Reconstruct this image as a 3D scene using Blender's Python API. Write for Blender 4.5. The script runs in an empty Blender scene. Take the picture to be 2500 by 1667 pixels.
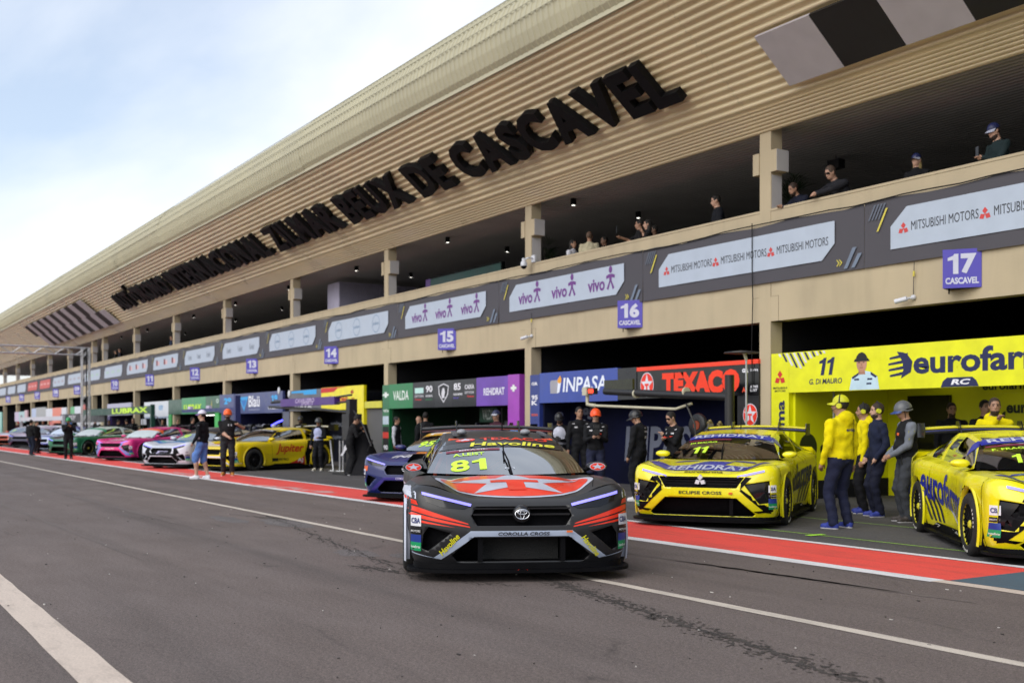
import bpy, bmesh, math, random
import numpy as np
from mathutils import Vector, Matrix, Euler
from mathutils.bvhtree import BVHTree

random.seed(7)
SC = bpy.context.scene
COL = SC.collection
R = math.radians

# ------------------------------------------------------------------ camera
FPX, CX, HY = 2700.0, 1250.0, 1038.0          # focal length, centre and horizon of the 2500 px wide photograph
CAMH = 1.42
TH = math.atan(1690.0 / FPX)                  # angle between the pit lane and the view axis
cam_data = bpy.data.cameras.new('camera')
cam = bpy.data.objects.new('camera', cam_data)
COL.objects.link(cam)
cam.location = (0, 0, CAMH)
cam.rotation_euler = (R(90), 0, R(90) - TH)
cam_data.sensor_width = 36
cam_data.lens = 36 * FPX / 2500
cam_data.shift_y = (HY - 833.5) / 2500
cam_data.clip_end = 2000
cam_data.clip_start = 0.1
cam_data.dof.use_dof = True
cam_data.dof.focus_distance = 10.6
cam_data.dof.aperture_fstop = 2.0
SC.camera = cam

# ------------------------------------------------------------------ sky and sun
SUN_EL, SUN_AZ = R(37), R(-75)                # elevation, direction angle in the xy plane
world = bpy.data.worlds.new('World')
SC.world = world
world.use_nodes = True
wt = world.node_tree
wt.nodes.clear()
def wn(t, **k):
    n = wt.nodes.new(t)
    for a, b in k.items():
        setattr(n, a, b)
    return n
wo = wn('ShaderNodeOutputWorld'); bg = wn('ShaderNodeBackground')
sky = wn('ShaderNodeTexSky', sky_type='NISHITA', sun_disc=False, sun_elevation=SUN_EL, sun_rotation=R(90) - SUN_AZ, air_density=1.0, dust_density=2.0)
tc = wn('ShaderNodeTexCoord'); sep = wn('ShaderNodeSeparateXYZ')
wt.links.new(tc.outputs['Generated'], sep.inputs[0])
add = wn('ShaderNodeMath', operation='ADD'); add.inputs[1].default_value = 0.22
wt.links.new(sep.outputs[2], add.inputs[0])
mx = wn('ShaderNodeMath', operation='MAXIMUM'); mx.inputs[1].default_value = 0.05
wt.links.new(add.outputs[0], mx.inputs[0])
dx = wn('ShaderNodeMath', operation='DIVIDE'); dy = wn('ShaderNodeMath', operation='DIVIDE')
wt.links.new(sep.outputs[0], dx.inputs[0]); wt.links.new(mx.outputs[0], dx.inputs[1])
wt.links.new(sep.outputs[1], dy.inputs[0]); wt.links.new(mx.outputs[0], dy.inputs[1])
cmb = wn('ShaderNodeCombineXYZ')
wt.links.new(dx.outputs[0], cmb.inputs[0]); wt.links.new(dy.outputs[0], cmb.inputs[1])
mp = wn('ShaderNodeMapping'); mp.inputs['Location'].default_value = (3.1, 1.35, 0.4)
mp.inputs['Rotation'].default_value = (0, 0, R(-35)); mp.inputs['Scale'].default_value = (0.55, 1.25, 1)
wt.links.new(cmb.outputs[0], mp.inputs[0])
cn = wn('ShaderNodeTexNoise'); cn.inputs['Scale'].default_value = 1.15; cn.inputs['Detail'].default_value = 7
cn.inputs['Roughness'].default_value = 0.5; cn.inputs['Distortion'].default_value = 0.35
wt.links.new(mp.outputs[0], cn.inputs['Vector'])
cr = wn('ShaderNodeValToRGB'); cr.color_ramp.elements[0].position = 0.36; cr.color_ramp.elements[1].position = 0.62
cr.color_ramp.elements[0].color = (0.30, 0.30, 0.30, 1)
wt.links.new(cn.outputs[0], cr.inputs[0])
ssc = wn('ShaderNodeVectorMath', operation='SCALE'); ssc.inputs['Scale'].default_value = 0.15
wt.links.new(sky.outputs[0], ssc.inputs[0])
cmx = wn('ShaderNodeMix', data_type='RGBA')
wt.links.new(cr.outputs[0], cmx.inputs[0]); wt.links.new(ssc.outputs[0], cmx.inputs[6])
cmx.inputs[7].default_value = (.75, .775, .82, 1)
wt.links.new(cmx.outputs[2], bg.inputs[0]); bg.inputs[1].default_value = 1.0
wt.links.new(bg.outputs[0], wo.inputs[0])
sun_d = bpy.data.lights.new('sun', 'SUN'); sun_d.energy = 1.4; sun_d.angle = R(60); sun_d.color = (1, 0.96, 0.9)
sun = bpy.data.objects.new('sun', sun_d); COL.objects.link(sun)
sdir = Vector((math.cos(SUN_AZ) * math.cos(SUN_EL), math.sin(SUN_AZ) * math.cos(SUN_EL), math.sin(SUN_EL)))
sun.rotation_euler = sdir.to_track_quat('Z', 'Y').to_euler()
sun.location = (0, 0, 60)
vs = SC.view_settings
vs.view_transform = 'Standard'; vs.look = 'None'; vs.exposure = 0.55; vs.gamma = 1.0
vs.use_curve_mapping = False
SC.cycles.max_bounces = 6
SC.cycles.use_denoising = True

# ------------------------------------------------------------------ pixels to places
FW = Vector((-math.cos(TH), math.sin(TH), 0)); RT = Vector((math.sin(TH), math.cos(TH), 0))
def ray(px, py): return FW * FPX + RT * (px - CX) + Vector((0, 0, HY - py))
def G(px, py, z=0.0):                          # the point of the ground (height z) seen at a pixel
    d = ray(px, py); t = (z - CAMH) / d.z
    return Vector((d.x * t, d.y * t, z))
def WY(px, py, Y):                             # the point of the plane y = Y seen at a pixel
    d = ray(px, py); t = Y / d.y
    return Vector((d.x * t, Y, CAMH + d.z * t))
def ZR(r, P): return CAMH + r * P / math.cos(TH)

# ------------------------------------------------------------------ materials
def lin(c):
    if isinstance(c, str):
        c = tuple(int(c[i:i + 2], 16) for i in (0, 2, 4))
    if max(c) > 1.0:
        c = tuple(v / 255 for v in c)
        return tuple(v / 12.92 if v <= .04045 else ((v + .055) / 1.055) ** 2.4 for v in c)
    return tuple(c)
MATS = {}
def mat(name, col=(.5, .5, .5), rough=.6, metal=0., var=.12, vs_=3., bump=0., bs=40., emit=0., spec=.5, coat=0., fine=0.):
    """procedural paint: base colour with a noise that shifts value and roughness, optional relief"""
    if name in MATS: return MATS[name]
    m = bpy.data.materials.new(name); m.use_nodes = True
    t = m.node_tree; b = t.nodes['Principled BSDF']; L = t.links.new
    c = lin(col)
    co = t.nodes.new('ShaderNodeTexCoord')
    n = t.nodes.new('ShaderNodeTexNoise'); n.inputs['Scale'].default_value = vs_; n.inputs['Detail'].default_value = 6
    L(co.outputs['Object'], n.inputs['Vector'])
    mr = t.nodes.new('ShaderNodeMapRange'); mr.inputs[1].default_value = .25; mr.inputs[2].default_value = .75
    mr.inputs[3].default_value = 1 - var; mr.inputs[4].default_value = 1 + var
    L(n.outputs[0], mr.inputs[0])
    sc = t.nodes.new('ShaderNodeVectorMath'); sc.operation = 'SCALE'; sc.inputs[0].default_value = c
    L(mr.outputs[0], sc.inputs['Scale']); L(sc.outputs[0], b.inputs['Base Color'])
    r2 = t.nodes.new('ShaderNodeMapRange'); r2.inputs[1].default_value = .3; r2.inputs[2].default_value = .7
    r2.inputs[3].default_value = max(0, rough - .08); r2.inputs[4].default_value = min(1, rough + .08)
    L(n.outputs[0], r2.inputs[0]); L(r2.outputs[0], b.inputs['Roughness'])
    b.inputs['Metallic'].default_value = metal; b.inputs['Specular IOR Level'].default_value = spec
    b.inputs['Coat Weight'].default_value = coat; b.inputs['Coat Roughness'].default_value = .08
    if bump:
        n2 = t.nodes.new('ShaderNodeTexNoise'); n2.inputs['Scale'].default_value = bs; n2.inputs['Detail'].default_value = 4
        L(co.outputs['Object'], n2.inputs['Vector'])
        bp = t.nodes.new('ShaderNodeBump'); bp.inputs['Strength'].default_value = bump; bp.inputs['Distance'].default_value = .02
        L(n2.outputs[0], bp.inputs['Height']); L(bp.outputs[0], b.inputs['Normal'])
    if emit:
        b.inputs['Emission Color'].default_value = (*c, 1); b.inputs['Emission Strength'].default_value = emit
    MATS[name] = m
    return m
def cm(c, rough=.55, **k):                     # a plain painted colour by its value
    c = c if isinstance(c, str) else '%02x%02x%02x' % tuple(c)
    key = 'paint_%s_%d' % (c, int(rough * 100)) + ''.join('_%s%s' % (a, b) for a, b in sorted(k.items()))
    return mat(key, c, rough, **k)

# ------------------------------------------------------------------ meshes
class MB:
    def __init__(s): s.v = []; s.f = []; s.m = []
    def add(s, vs, fs, mi=0):
        o = len(s.v); s.v += [tuple(p) for p in vs]
        s.f += [tuple(i + o for i in f) for f in fs]
        s.m += [mi] * len(fs) if isinstance(mi, int) else list(mi)
        return s
    def box(s, x0, x1, y0, y1, z0, z1, mi=0):
        vs = [(x0, y0, z0), (x1, y0, z0), (x1, y1, z0), (x0, y1, z0), (x0, y0, z1), (x1, y0, z1), (x1, y1, z1), (x0, y1, z1)]
        return s.add(vs, [(3, 2, 1, 0), (4, 5, 6, 7), (0, 1, 5, 4), (1, 2, 6, 5), (2, 3, 7, 6), (3, 0, 4, 7)], mi)
    def obox(s, o, a, b, c, mi=0):             # box from a corner and three edge vectors
        o, a, b, c = map(Vector, (o, a, b, c))
        vs = [o, o + a, o + a + b, o + b, o + c, o + a + c, o + a + b + c, o + b + c]
        return s.add(vs, [(3, 2, 1, 0), (4, 5, 6, 7), (0, 1, 5, 4), (1, 2, 6, 5), (2, 3, 7, 6), (3, 0, 4, 7)], mi)
    def cbox(s, c, a, b, d, mi=0):             # box about a centre with three full edge vectors
        c, a, b, d = map(Vector, (c, a, b, d))
        return s.obox(c - a / 2 - b / 2 - d / 2, a, b, d, mi)
    def tube(s, pts, r, n=8, mi=0, caps=True):
        pts = [Vector(p) for p in pts]; k = len(pts)
        rs = r if isinstance(r, (list, tuple)) else [r] * k
        vs = []; prev = None
        for i, p in enumerate(pts):
            t = (pts[min(i + 1, k - 1)] - pts[max(i - 1, 0)])
            t = t.normalized() if t.length > 1e-9 else Vector((0, 0, 1))
            u = t.cross(Vector((0, 0, 1)) if abs(t.z) < .95 else Vector((1, 0, 0))).normalized()
            if prev is not None and u.dot(prev) < 0 and abs(t.z) < .95: u = -u
            prev = u
            w = t.cross(u)
            for j in range(n):
                a = 2 * math.pi * j / n
                vs.append(p + (u * math.cos(a) + w * math.sin(a)) * rs[i])
        fs = []
        for i in range(k - 1):
            for j in range(n):
                fs.append((i * n + j, i * n + (j + 1) % n, (i + 1) * n + (j + 1) % n, (i + 1) * n + j))
        if caps:
            fs.append(tuple(range(n - 1, -1, -1))); fs.append(tuple((k - 1) * n + j for j in range(n)))
        return s.add(vs, fs, mi)
    def lathe(s, prof, n=24, axis='z', c=(0, 0, 0), mi=0):      # profile of (radius, height)
        vs = []; k = len(prof); c = Vector(c)
        for (r, h) in prof:
            for j in range(n):
                a = 2 * math.pi * j / n; p = (r * math.cos(a), r * math.sin(a), h)
                if axis == 'y': p = (p[0], p[2], p[1])
                if axis == 'x': p = (p[2], p[0], p[1])
                vs.append(c + Vector(p))
        fs = [(i * n + j, i * n + (j + 1) % n, (i + 1) * n + (j + 1) % n, (i + 1) * n + j) for i in range(k - 1) for j in range(n)]
        return s.add(vs, fs, mi)
    def grid(s, P, mi=0, close=False):         # P[i][j] points
        a = len(P); b = len(P[0]); vs = [p for row in P for p in row]; fs = []
        for i in range(a - 1):
            for j in range(b - 1 + (1 if close else 0)):
                j2 = (j + 1) % b
                fs.append((i * b + j, i * b + j2, (i + 1) * b + j2, (i + 1) * b + j))
        return s.add(vs, fs, mi)
    def prism(s, poly, o, ax, ay, d, mi=0):    # polygon (2d) on axes ax, ay from o, extruded by vector d
        o, ax, ay, d = map(Vector, (o, ax, ay, d)); n = len(poly)
        a = [o + ax * p[0] + ay * p[1] for p in poly]
        vs = a + [p + d for p in a]
        fs = [tuple(range(n)), tuple(range(2 * n - 1, n - 1, -1))] + [(i, i + n, (i + 1) % n + n, (i + 1) % n) for i in range(n)]
        return s.add(vs, fs, mi)
    def ball(s, c, r, n=10, m=7, mi=0):
        r = Vector(r if isinstance(r, (tuple, list)) else (r, r, r)); c = Vector(c)
        P = [[c + Vector((r.x * math.sin(math.pi * i / m) * math.cos(2 * math.pi * j / n), r.y * math.sin(math.pi * i / m) * math.sin(2 * math.pi * j / n), r.z * math.cos(math.pi * i / m))) for j in range(n)] for i in range(m + 1)]
        return s.grid(P, mi, True)
    def mesh(s, name='mesh', mats=(), smooth=False):
        me = bpy.data.meshes.new(name); me.from_pydata(s.v, [], s.f)
        for m in (mats if isinstance(mats, (list, tuple)) else [mats]): me.materials.append(m)
        if len(me.materials) > 1: me.polygons.foreach_set('material_index', s.m)
        if smooth: me.polygons.foreach_set('use_smooth', [True] * len(me.polygons))
        me.update()
        return me
    def build(s, name, mats, parent=None, smooth=False, fix=False, autosm=None, **props):
        me = s.mesh(name, mats, smooth or autosm is not None)
        if fix:
            bm = bmesh.new(); bm.from_mesh(me); bmesh.ops.remove_doubles(bm, verts=bm.verts, dist=1e-5)
            bmesh.ops.recalc_face_normals(bm, faces=bm.faces); bm.to_mesh(me); bm.free()
        if autosm is not None: me.set_sharp_from_angle(angle=R(autosm))
        return link(name, me, parent, **props)
def link(name, me, parent=None, loc=None, rot=None, **props):
    o = bpy.data.objects.new(name, me); COL.objects.link(o)
    if parent is not None: o.parent = parent
    if loc is not None: o.location = loc
    if rot is not None: o.rotation_euler = rot
    for k, v in props.items(): o[k] = v
    return o
def thing(name, label, cat, loc=(0, 0, 0), rz=0., group=None):
    o = link(name, None, loc=loc, rot=(0, 0, rz), label=label, category=cat)
    if group: o['group'] = group
    return o
def struct(o): o['kind'] = 'structure'; return o
def copy_tree(o, parent=None):
    c = o.copy(); COL.objects.link(c); c.parent = parent
    for ch in list(o.children):
        if parent is None or True: copy_tree(ch, c)
    return c

# ------------------------------------------------------------------ lettering
_T = {}
def text2d(s, bold=0., shear=0., res=3):
    """triangulated outline of a string: unit box coordinates (0..1, 0..1), aspect"""
    k = (s, bold, shear, res)
    if k in _T: return _T[k]
    if s.isdigit() and '1' in s:                # the built-in face has a bare bar for 1: draw it with its flag
        vv, ff, x = [], [], 0.
        for ch in s:
            if ch == '1': v = np.array([(.24, 0), (.48, 0), (.48, 1), (.29, 1), (.24, .91), (.24, .70), (0, .66), (0, .81)]); f = [(0, 1, 2, 3, 4, 5), (6, 5, 4, 7)]; w = .48
            else: v, f, w = text2d(ch, bold, 0., res); v = v * np.array([w, 1.])
            o = len(vv); vv += [(p[0] + x + shear * p[1], p[1]) for p in v]; ff += [tuple(i + o for i in t) for t in f]; x += w + .10
        vv = np.array(vv); lo, hi = vv.min(0), vv.max(0)
        _T[k] = ((vv - lo) / (hi - lo), ff, (hi - lo)[0] / (hi - lo)[1]); return _T[k]
    cu = bpy.data.curves.new('t', 'FONT'); cu.body = s; cu.resolution_u = res; cu.offset = bold; cu.shear = shear
    o = bpy.data.objects.new('t', cu); COL.objects.link(o)
    me = bpy.data.meshes.new_from_object(o.evaluated_get(bpy.context.evaluated_depsgraph_get()))
    v = np.array([p.co[:2] for p in me.vertices], float).reshape(-1, 2)
    f = [tuple(p.vertices) for p in me.polygons]
    bpy.data.objects.remove(o); bpy.data.curves.remove(cu); bpy.data.meshes.remove(me)
    lo, hi = v.min(0), v.max(0); sz = np.maximum(hi - lo, 1e-6)
    _T[k] = ((v - lo) / sz, f, sz[0] / sz[1])
    return _T[k]
def put_text(mb, s, o, ax, ay, w, h=None, mi=0, bold=.02, shear=0., depth=0., nrm=None, fit=True):
    """write s centred on o: ax, ay unit vectors, w by h box (h None keeps the shape of the letters)"""
    v, f, asp = text2d(s, bold, shear)
    if h is None: h = w / asp
    elif not fit and w / h > asp: w = h * asp
    o, ax, ay = Vector(o), Vector(ax), Vector(ay)
    vs = [o + ax * ((p[0] - .5) * w) + ay * ((p[1] - .5) * h) for p in v]
    if depth:
        n = Vector(nrm) * depth; k = len(vs)
        ed = {}
        for t in f:
            for a, b in zip(t, t[1:] + t[:1]): ed[(a, b)] = 1
        side = [(a, b, b + k, a + k) for (a, b) in ed if (b, a) not in ed]
        mb.add(vs + [p + n for p in vs], [tuple(i + k for i in t) for t in f] + side, mi)
    else: mb.add(vs, f, mi)
    return w, h
def text_obj(s, o, ax, ay, w, h, m, parent, name='lettering', **k):
    mb = MB(); put_text(mb, s, o, ax, ay, w, h, **k)
    return mb.build(name, m, parent)

# ------------------------------------------------------------------ ground
def asphalt(name, col, tint, seed, rough=.85):
    m = bpy.data.materials.new(name); m.use_nodes = True; t = m.node_tree; b = t.nodes['Principled BSDF']; L = t.links.new
    co = t.nodes.new('ShaderNodeTexCoord')
    def noise(s, d=5, r=.55, dist=0.):
        n = t.nodes.new('ShaderNodeTexNoise'); n.inputs['Scale'].default_value = s; n.inputs['Detail'].default_value = d
        n.inputs['Roughness'].default_value = r; n.inputs['Distortion'].default_value = dist
        mpp = t.nodes.new('ShaderNodeMapping'); mpp.inputs['Location'].default_value = (seed, seed * .7, 0)
        L(co.outputs['Object'], mpp.inputs[0]); L(mpp.outputs[0], n.inputs['Vector']); return n, mpp
    def rng(src, a, b_, c, d):
        r = t.nodes.new('ShaderNodeMapRange'); r.inputs[1].default_value = a; r.inputs[2].default_value = b_
        r.inputs[3].default_value = c; r.inputs[4].default_value = d; L(src, r.inputs[0]); return r.outputs[0]
    def mix(fac, a, b_, mode='MIX'):
        x = t.nodes.new('ShaderNodeMix'); x.data_type = 'RGBA'; x.blend_type = mode
        if isinstance(fac, float): x.inputs[0].default_value = fac
        else: L(fac, x.inputs[0])
        for i, q in ((6, a), (7, b_)):
            if isinstance(q, tuple): x.inputs[i].default_value = (*q, 1)
            else: L(q, x.inputs[i])
        return x.outputs[2]
    big, mb_ = noise(.16, 4, .5, .4); mb_.inputs['Scale'].default_value = (.45, 1.3, 1)
    mid, mm = noise(1.1, 5, .6); mm.inputs['Scale'].default_value = (.5, 1.5, 1)
    grit, _ = noise(95, 2, .7)
    grit2, _ = noise(33, 3, .7)
    vor = t.nodes.new('ShaderNodeTexVoronoi'); vor.inputs['Scale'].default_value = 140; L(co.outputs['Object'], vor.inputs['Vector'])
    c1 = mix(rng(big.outputs[0], .35, .65, 0, 1), col, tint)
    c2 = mix(rng(mid.outputs[0], .3, .7, 0, .55), c1, tuple(v * .62 for v in col))
    # tyre rubber laid along the lane
    st, ms = noise(.5, 3, .5); ms.inputs['Scale'].default_value = (.09, 2.2, 1)
    c3 = mix(rng(st.outputs[0], .52, .72, 0, .35), c2, (.020, .018, .018))
    sp = rng(grit.outputs[0], .34, .68, .55, 1.5)
    sp2 = t.nodes.new('ShaderNodeMath'); sp2.operation = 'MULTIPLY'; L(sp, sp2.inputs[0]); L(rng(grit2.outputs[0], .3, .7, .70, 1.32), sp2.inputs[1])
    x = t.nodes.new('ShaderNodeVectorMath'); x.operation = 'SCALE'; L(c3, x.inputs[0]); L(sp2.outputs[0], x.inputs['Scale'])
    stone = rng(vor.outputs['Distance'], .0, .12, 1, 0)
    stm = t.nodes.new('ShaderNodeMath'); stm.operation = 'MULTIPLY'; L(stone, stm.inputs[0]); L(rng(grit2.outputs[0], .55, .75, 0, .6), stm.inputs[1])
    c4 = mix(stm.outputs[0], x.outputs[0], (.17, .155, .145))
    # cracked seams between the paving strips
    wv, wm = noise(.55, 6, .65, .5); wm.inputs['Scale'].default_value = (.8, 1.6, 1)
    crk = t.nodes.new('ShaderNodeTexVoronoi'); crk.feature = 'DISTANCE_TO_EDGE'; crk.inputs['Scale'].default_value = .33
    cm_ = t.nodes.new('ShaderNodeMapping'); cm_.inputs['Scale'].default_value = (.45, 1.5, 1); L(co.outputs['Object'], cm_.inputs[0])
    ad = t.nodes.new('ShaderNodeVectorMath'); ad.operation = 'MULTIPLY_ADD'; L(wv.outputs['Color'], ad.inputs[0]); ad.inputs[1].default_value = (.9, .9, 0); L(cm_.outputs[0], ad.inputs[2])
    L(ad.outputs[0], crk.inputs['Vector'])
    cmask = t.nodes.new('ShaderNodeMath'); cmask.operation = 'MULTIPLY'
    L(rng(crk.outputs[0], .0, .010, 1, 0), cmask.inputs[0]); L(rng(mid.outputs[0], .52, .66, 0, .6), cmask.inputs[1])
    c5 = mix(cmask.outputs[0], c4, (.012, .011, .011))
    L(c5, b.inputs['Base Color'])
    L(rng(mid.outputs[0], .3, .7, rough - .1, rough + .05), b.inputs['Roughness'])
    b.inputs['Specular IOR Level'].default_value = .35
    bp = t.nodes.new('ShaderNodeBump'); bp.inputs['Strength'].default_value = .55; bp.inputs['Distance'].default_value = .006
    hs = t.nodes.new('ShaderNodeMath'); hs.operation = 'SUBTRACT'; L(grit.outputs[0], hs.inputs[0]); L(cmask.outputs[0], hs.inputs[1])
    L(hs.outputs[0], bp.inputs['Height']); L(bp.outputs[0], b.inputs['Normal'])
    return m
def worn(name, col, under, wear=.35, scale=2.2):
    m = bpy.data.materials.new(name); m.use_nodes = True; t = m.node_tree; b = t.nodes['Principled BSDF']; L = t.links.new
    co = t.nodes.new('ShaderNodeTexCoord')
    n = t.nodes.new('ShaderNodeTexNoise'); n.inputs['Scale'].default_value = scale; n.inputs['Detail'].default_value = 9; n.inputs['Roughness'].default_value = .7
    mpp = t.nodes.new('ShaderNodeMapping'); mpp.inputs['Scale'].default_value = (.35, 1.4, 1); L(co.outputs['Object'], mpp.inputs[0]); L(mpp.outputs[0], n.inputs['Vector'])
    r = t.nodes.new('ShaderNodeMapRange'); r.inputs[1].default_value = .56 - wear * .2; r.inputs[2].default_value = .78; r.inputs[3].default_value = 0; r.inputs[4].default_value = .55
    L(n.outputs[0], r.inputs[0])
    g = t.nodes.new('ShaderNodeTexNoise'); g.inputs['Scale'].default_value = 70; L(co.outputs['Object'], g.inputs['Vector'])
    g2 = t.nodes.new('ShaderNodeMapRange'); g2.inputs[1].default_value = .3; g2.inputs[2].default_value = .7; g2.inputs[3].default_value = .86; g2.inputs[4].default_value = 1.1; L(g.outputs[0], g2.inputs[0])
    x = t.nodes.new('ShaderNodeMix'); x.data_type = 'RGBA'; L(r.outputs[0], x.inputs[0]); x.inputs[6].default_value = (*lin(col), 1); x.inputs[7].default_value = (*under, 1)
    s = t.nodes.new('ShaderNodeVectorMath'); s.operation = 'SCALE'; L(x.outputs[2], s.inputs[0]); L(g2.outputs[0], s.inputs['Scale'])
    L(s.outputs[0], b.inputs['Base Color']); b.inputs['Roughness'].default_value = .7
    bp = t.nodes.new('ShaderNodeBump'); bp.inputs['Strength'].default_value = .3; bp.inputs['Distance'].default_value = .004; L(g.outputs[0], bp.inputs['Height']); L(bp.outputs[0], b.inputs['Normal'])
    return m
M_ASPH = asphalt('asphalt', (.158, .124, .111), (.130, .106, .099), 3.)
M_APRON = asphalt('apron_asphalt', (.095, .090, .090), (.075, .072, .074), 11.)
M_RED = worn('red_lane_paint', 'e2483f', (.16, .05, .045), .35)
M_WLINE = worn('white_lane_paint', 'dcdadb', (.22, .2, .19), .3)
M_CREAM = worn('cream_lane_paint', 'c6bbae', (.14, .12, .11), .45, 5.)
M_THICK = worn('dusty_lane_paint', 'c8b8aa', (.2, .16, .13), .35, 5.)

def sheet(name, pts, z, m, smooth=False):
    mb = MB(); mb.add([(p[0], p[1], z) for p in pts], [tuple(range(len(pts)))])
    return struct(mb.build(name, m))
sheet('ground', [(-420, -260), (260, -260), (260, 300), (-420, 300)], 0, M_ASPH)
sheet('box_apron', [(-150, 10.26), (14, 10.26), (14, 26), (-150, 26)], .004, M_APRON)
def yline(sl): return CAMH * math.cos(TH) / sl            # lane line offset from its slope in the picture
def rag(x0, x1, y0, y1, amp, seed, step=.25):             # strip with slightly uneven edges
    rd = random.Random(seed); n = max(2, int(abs(x1 - x0) / step)); a = []; b = []
    for i in range(n + 1):
        x = x0 + (x1 - x0) * i / n
        a.append((x, y0 + rd.uniform(-amp, amp))); b.append((x, y1 + rd.uniform(-amp, amp)))
    return a, b
def strip(name, x0, x1, y0, y1, z, m, amp=.006, seed=1, step=.3):
    a, b = rag(x0, x1, y0, y1, amp, seed, step); mb = MB()
    mb.grid([[(p[0], p[1], z) for p in a], [(p[0], p[1], z) for p in b]])
    return struct(mb.build(name, m))
YL0, YL1 = 8.54, 8.76      # outer white border
YU0, YU1 = 10.12, 10.25    # inner white border
strip('pit_lane_red_strip', -150, -6.45, YL1, YU0, .004, M_RED, .004, 2)
strip('pit_lane_blue_strip', -6.45, 12, YL1, YU0, .004, worn('faded_blue_paint', '49606f', (.05, .05, .055), .9, 1.6), .004, 2)
strip('pit_lane_border_line', -150, -6.5, YL0, YL1, .004, M_WLINE, .008, 3)
strip('worn_border_line', -6.5, 12, YL0 + .02, YL1 - .03, .004, M_THICK, .02, 5)
strip('box_border_line', -150, 12, YU0, YU1, .008, M_WLINE, .005, 4)
strip('pit_lane_line', -150, 12, 5.99, 6.11, .004, M_CREAM, .006, 6)
strip('lane_edge_line', -150, 12, 1.21, 1.46, .004, M_THICK, .005, 7, .4)
M_GREEN = mat('green_tape', (.42, .85, .06), .5, var=.1)
for k, (a, b) in enumerate([((-11.6, 10.92), (-7.4, 10.90)), ((-12.4, 12.82), (-9.7, 12.84))]):
    strip('green_tape_line', a[0], b[0], a[1] - .012, a[1] + .012, .008, M_GREEN, .001, 20 + k, .5)
strip('green_tape_line', -10.05, -9.95, 10.72, 11.02, .012, M_GREEN, .001, 25, .5)
strip('green_tape_line', -27, -24.9, 12.4, 12.43, .008, M_GREEN, .001, 26, .5)
# small chips of debris lying about the lane
mbd = MB(); rdd = random.Random(5)
for k in range(200):
    x = -4 - abs(rdd.gauss(0, 12)); y = rdd.uniform(.3, 8.4); s_ = rdd.uniform(.004, .013) * (1 + abs(x) * .02); a_ = rdd.uniform(0, 3.1)
    mbd.cbox((x, y, .004), (math.cos(a_) * s_ * rdd.uniform(1, 3.2), math.sin(a_) * s_, 0), (-math.sin(a_) * s_, math.cos(a_) * s_, 0), (0, 0, rdd.uniform(.004, .008)), 0 if rdd.random() < .6 else 1)
mbd.build('debris_chips', [cm('2a2624'), cm('b9b4ae')], None, kind='stuff')
# cracked seams, smoother repair patches and dark skid marks in the lane
M_CRK = mat('crack_dirt', (.045, .037, .033), .95, var=.5); M_PATCH = asphalt('repair_patch', (.150, .132, .128), (.138, .124, .122), 31.); M_SKID = mat('tyre_rubber_mark', (.115, .092, .083), .85, var=.35, vs_=6.)
def crack(p, q, seed, w=.018, amp=.10, n=60, br=7):
    rd = random.Random(seed); mb = MB(); d = q - p; nn = Vector((-d.y, d.x, 0)).normalized(); off = 0
    pts = []
    for i in range(n + 1):
        off = off * .86 + rd.uniform(-amp, amp) * .5; pts.append(p + d * (i / n) + nn * off)
    def rib(pts, w):
        a = []; b = []
        for i, c in enumerate(pts):
            ww = w * rd.uniform(.25, 1.3) * (1 if 0 < i < len(pts) - 1 else .1); a.append((c.x + nn.x * ww, c.y + nn.y * ww, .003)); b.append((c.x - nn.x * ww, c.y - nn.y * ww, .003))
        mb.grid([a, b])
    rib(pts, w)
    for k in range(br):
        i = rd.randrange(3, n - 8); o = 0; sub = []
        for j in range(rd.randrange(5, 14)):
            if i + j > n: break
            o += rd.uniform(-.01, .035) * (1 if k % 2 else -1); sub.append(pts[i + j] + nn * o)
        if len(sub) > 2: rib(sub, w * .55)
    o = mb.build('asphalt_crack', M_CRK); o['kind'] = 'structure'
for k, (a_, b_, w_, n_) in enumerate((((1290, 1400), (2120, 1668), .022, 200), ((860, 1380), (1100, 1420), .014, 60), ((640, 1252), (960, 1385), .012, 120), ((560, 1255), (700, 1268), .012, 40), ((1500, 1240), (2250, 1430), .004, 90))):
    crack(G(*a_), G(*b_), 40 + k, w_, .05, n_, 14)
for k, (a_, rx_, ry_) in enumerate((((700, 1276), .9, .28), ((870, 1350), .45, .22), ((1000, 1358), .4, .16), ((560, 1268), .8, .2))):
    c_ = G(*a_); rd = random.Random(k); pts = []
    for i in range(22):
        q = 2 * math.pi * i / 22; e = rd.uniform(.75, 1.1); pts.append((c_.x + rx_ * e * math.cos(q), c_.y + ry_ * e * math.sin(q)))
    sheet('repair_patch', pts, .002, M_PATCH)
for k, (x0, x1, y0, cur) in enumerate(((-14, -6.2, 7.4, .05), (-15, -8, 7.0, -.03), (-40, -14, 4.1, .012), (-40, -12, 2.6, .01), (-9, -5.5, 7.62, .06), (-30, -17, 7.3, .0))):
    rd = random.Random(70 + k); a = []; b = []
    for i in range(40):
        x = x0 + (x1 - x0) * i / 39; y = y0 + cur * (x - x0) ; w_ = .07 * math.sin(math.pi * i / 39) ** .5 * rd.uniform(.4, 1.1); a.append((x, y - w_, .0025)); b.append((x, y + w_, .0025))
    o = MB().grid([a, b]).build('skid_mark', M_SKID); o['kind'] = 'structure'
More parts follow.
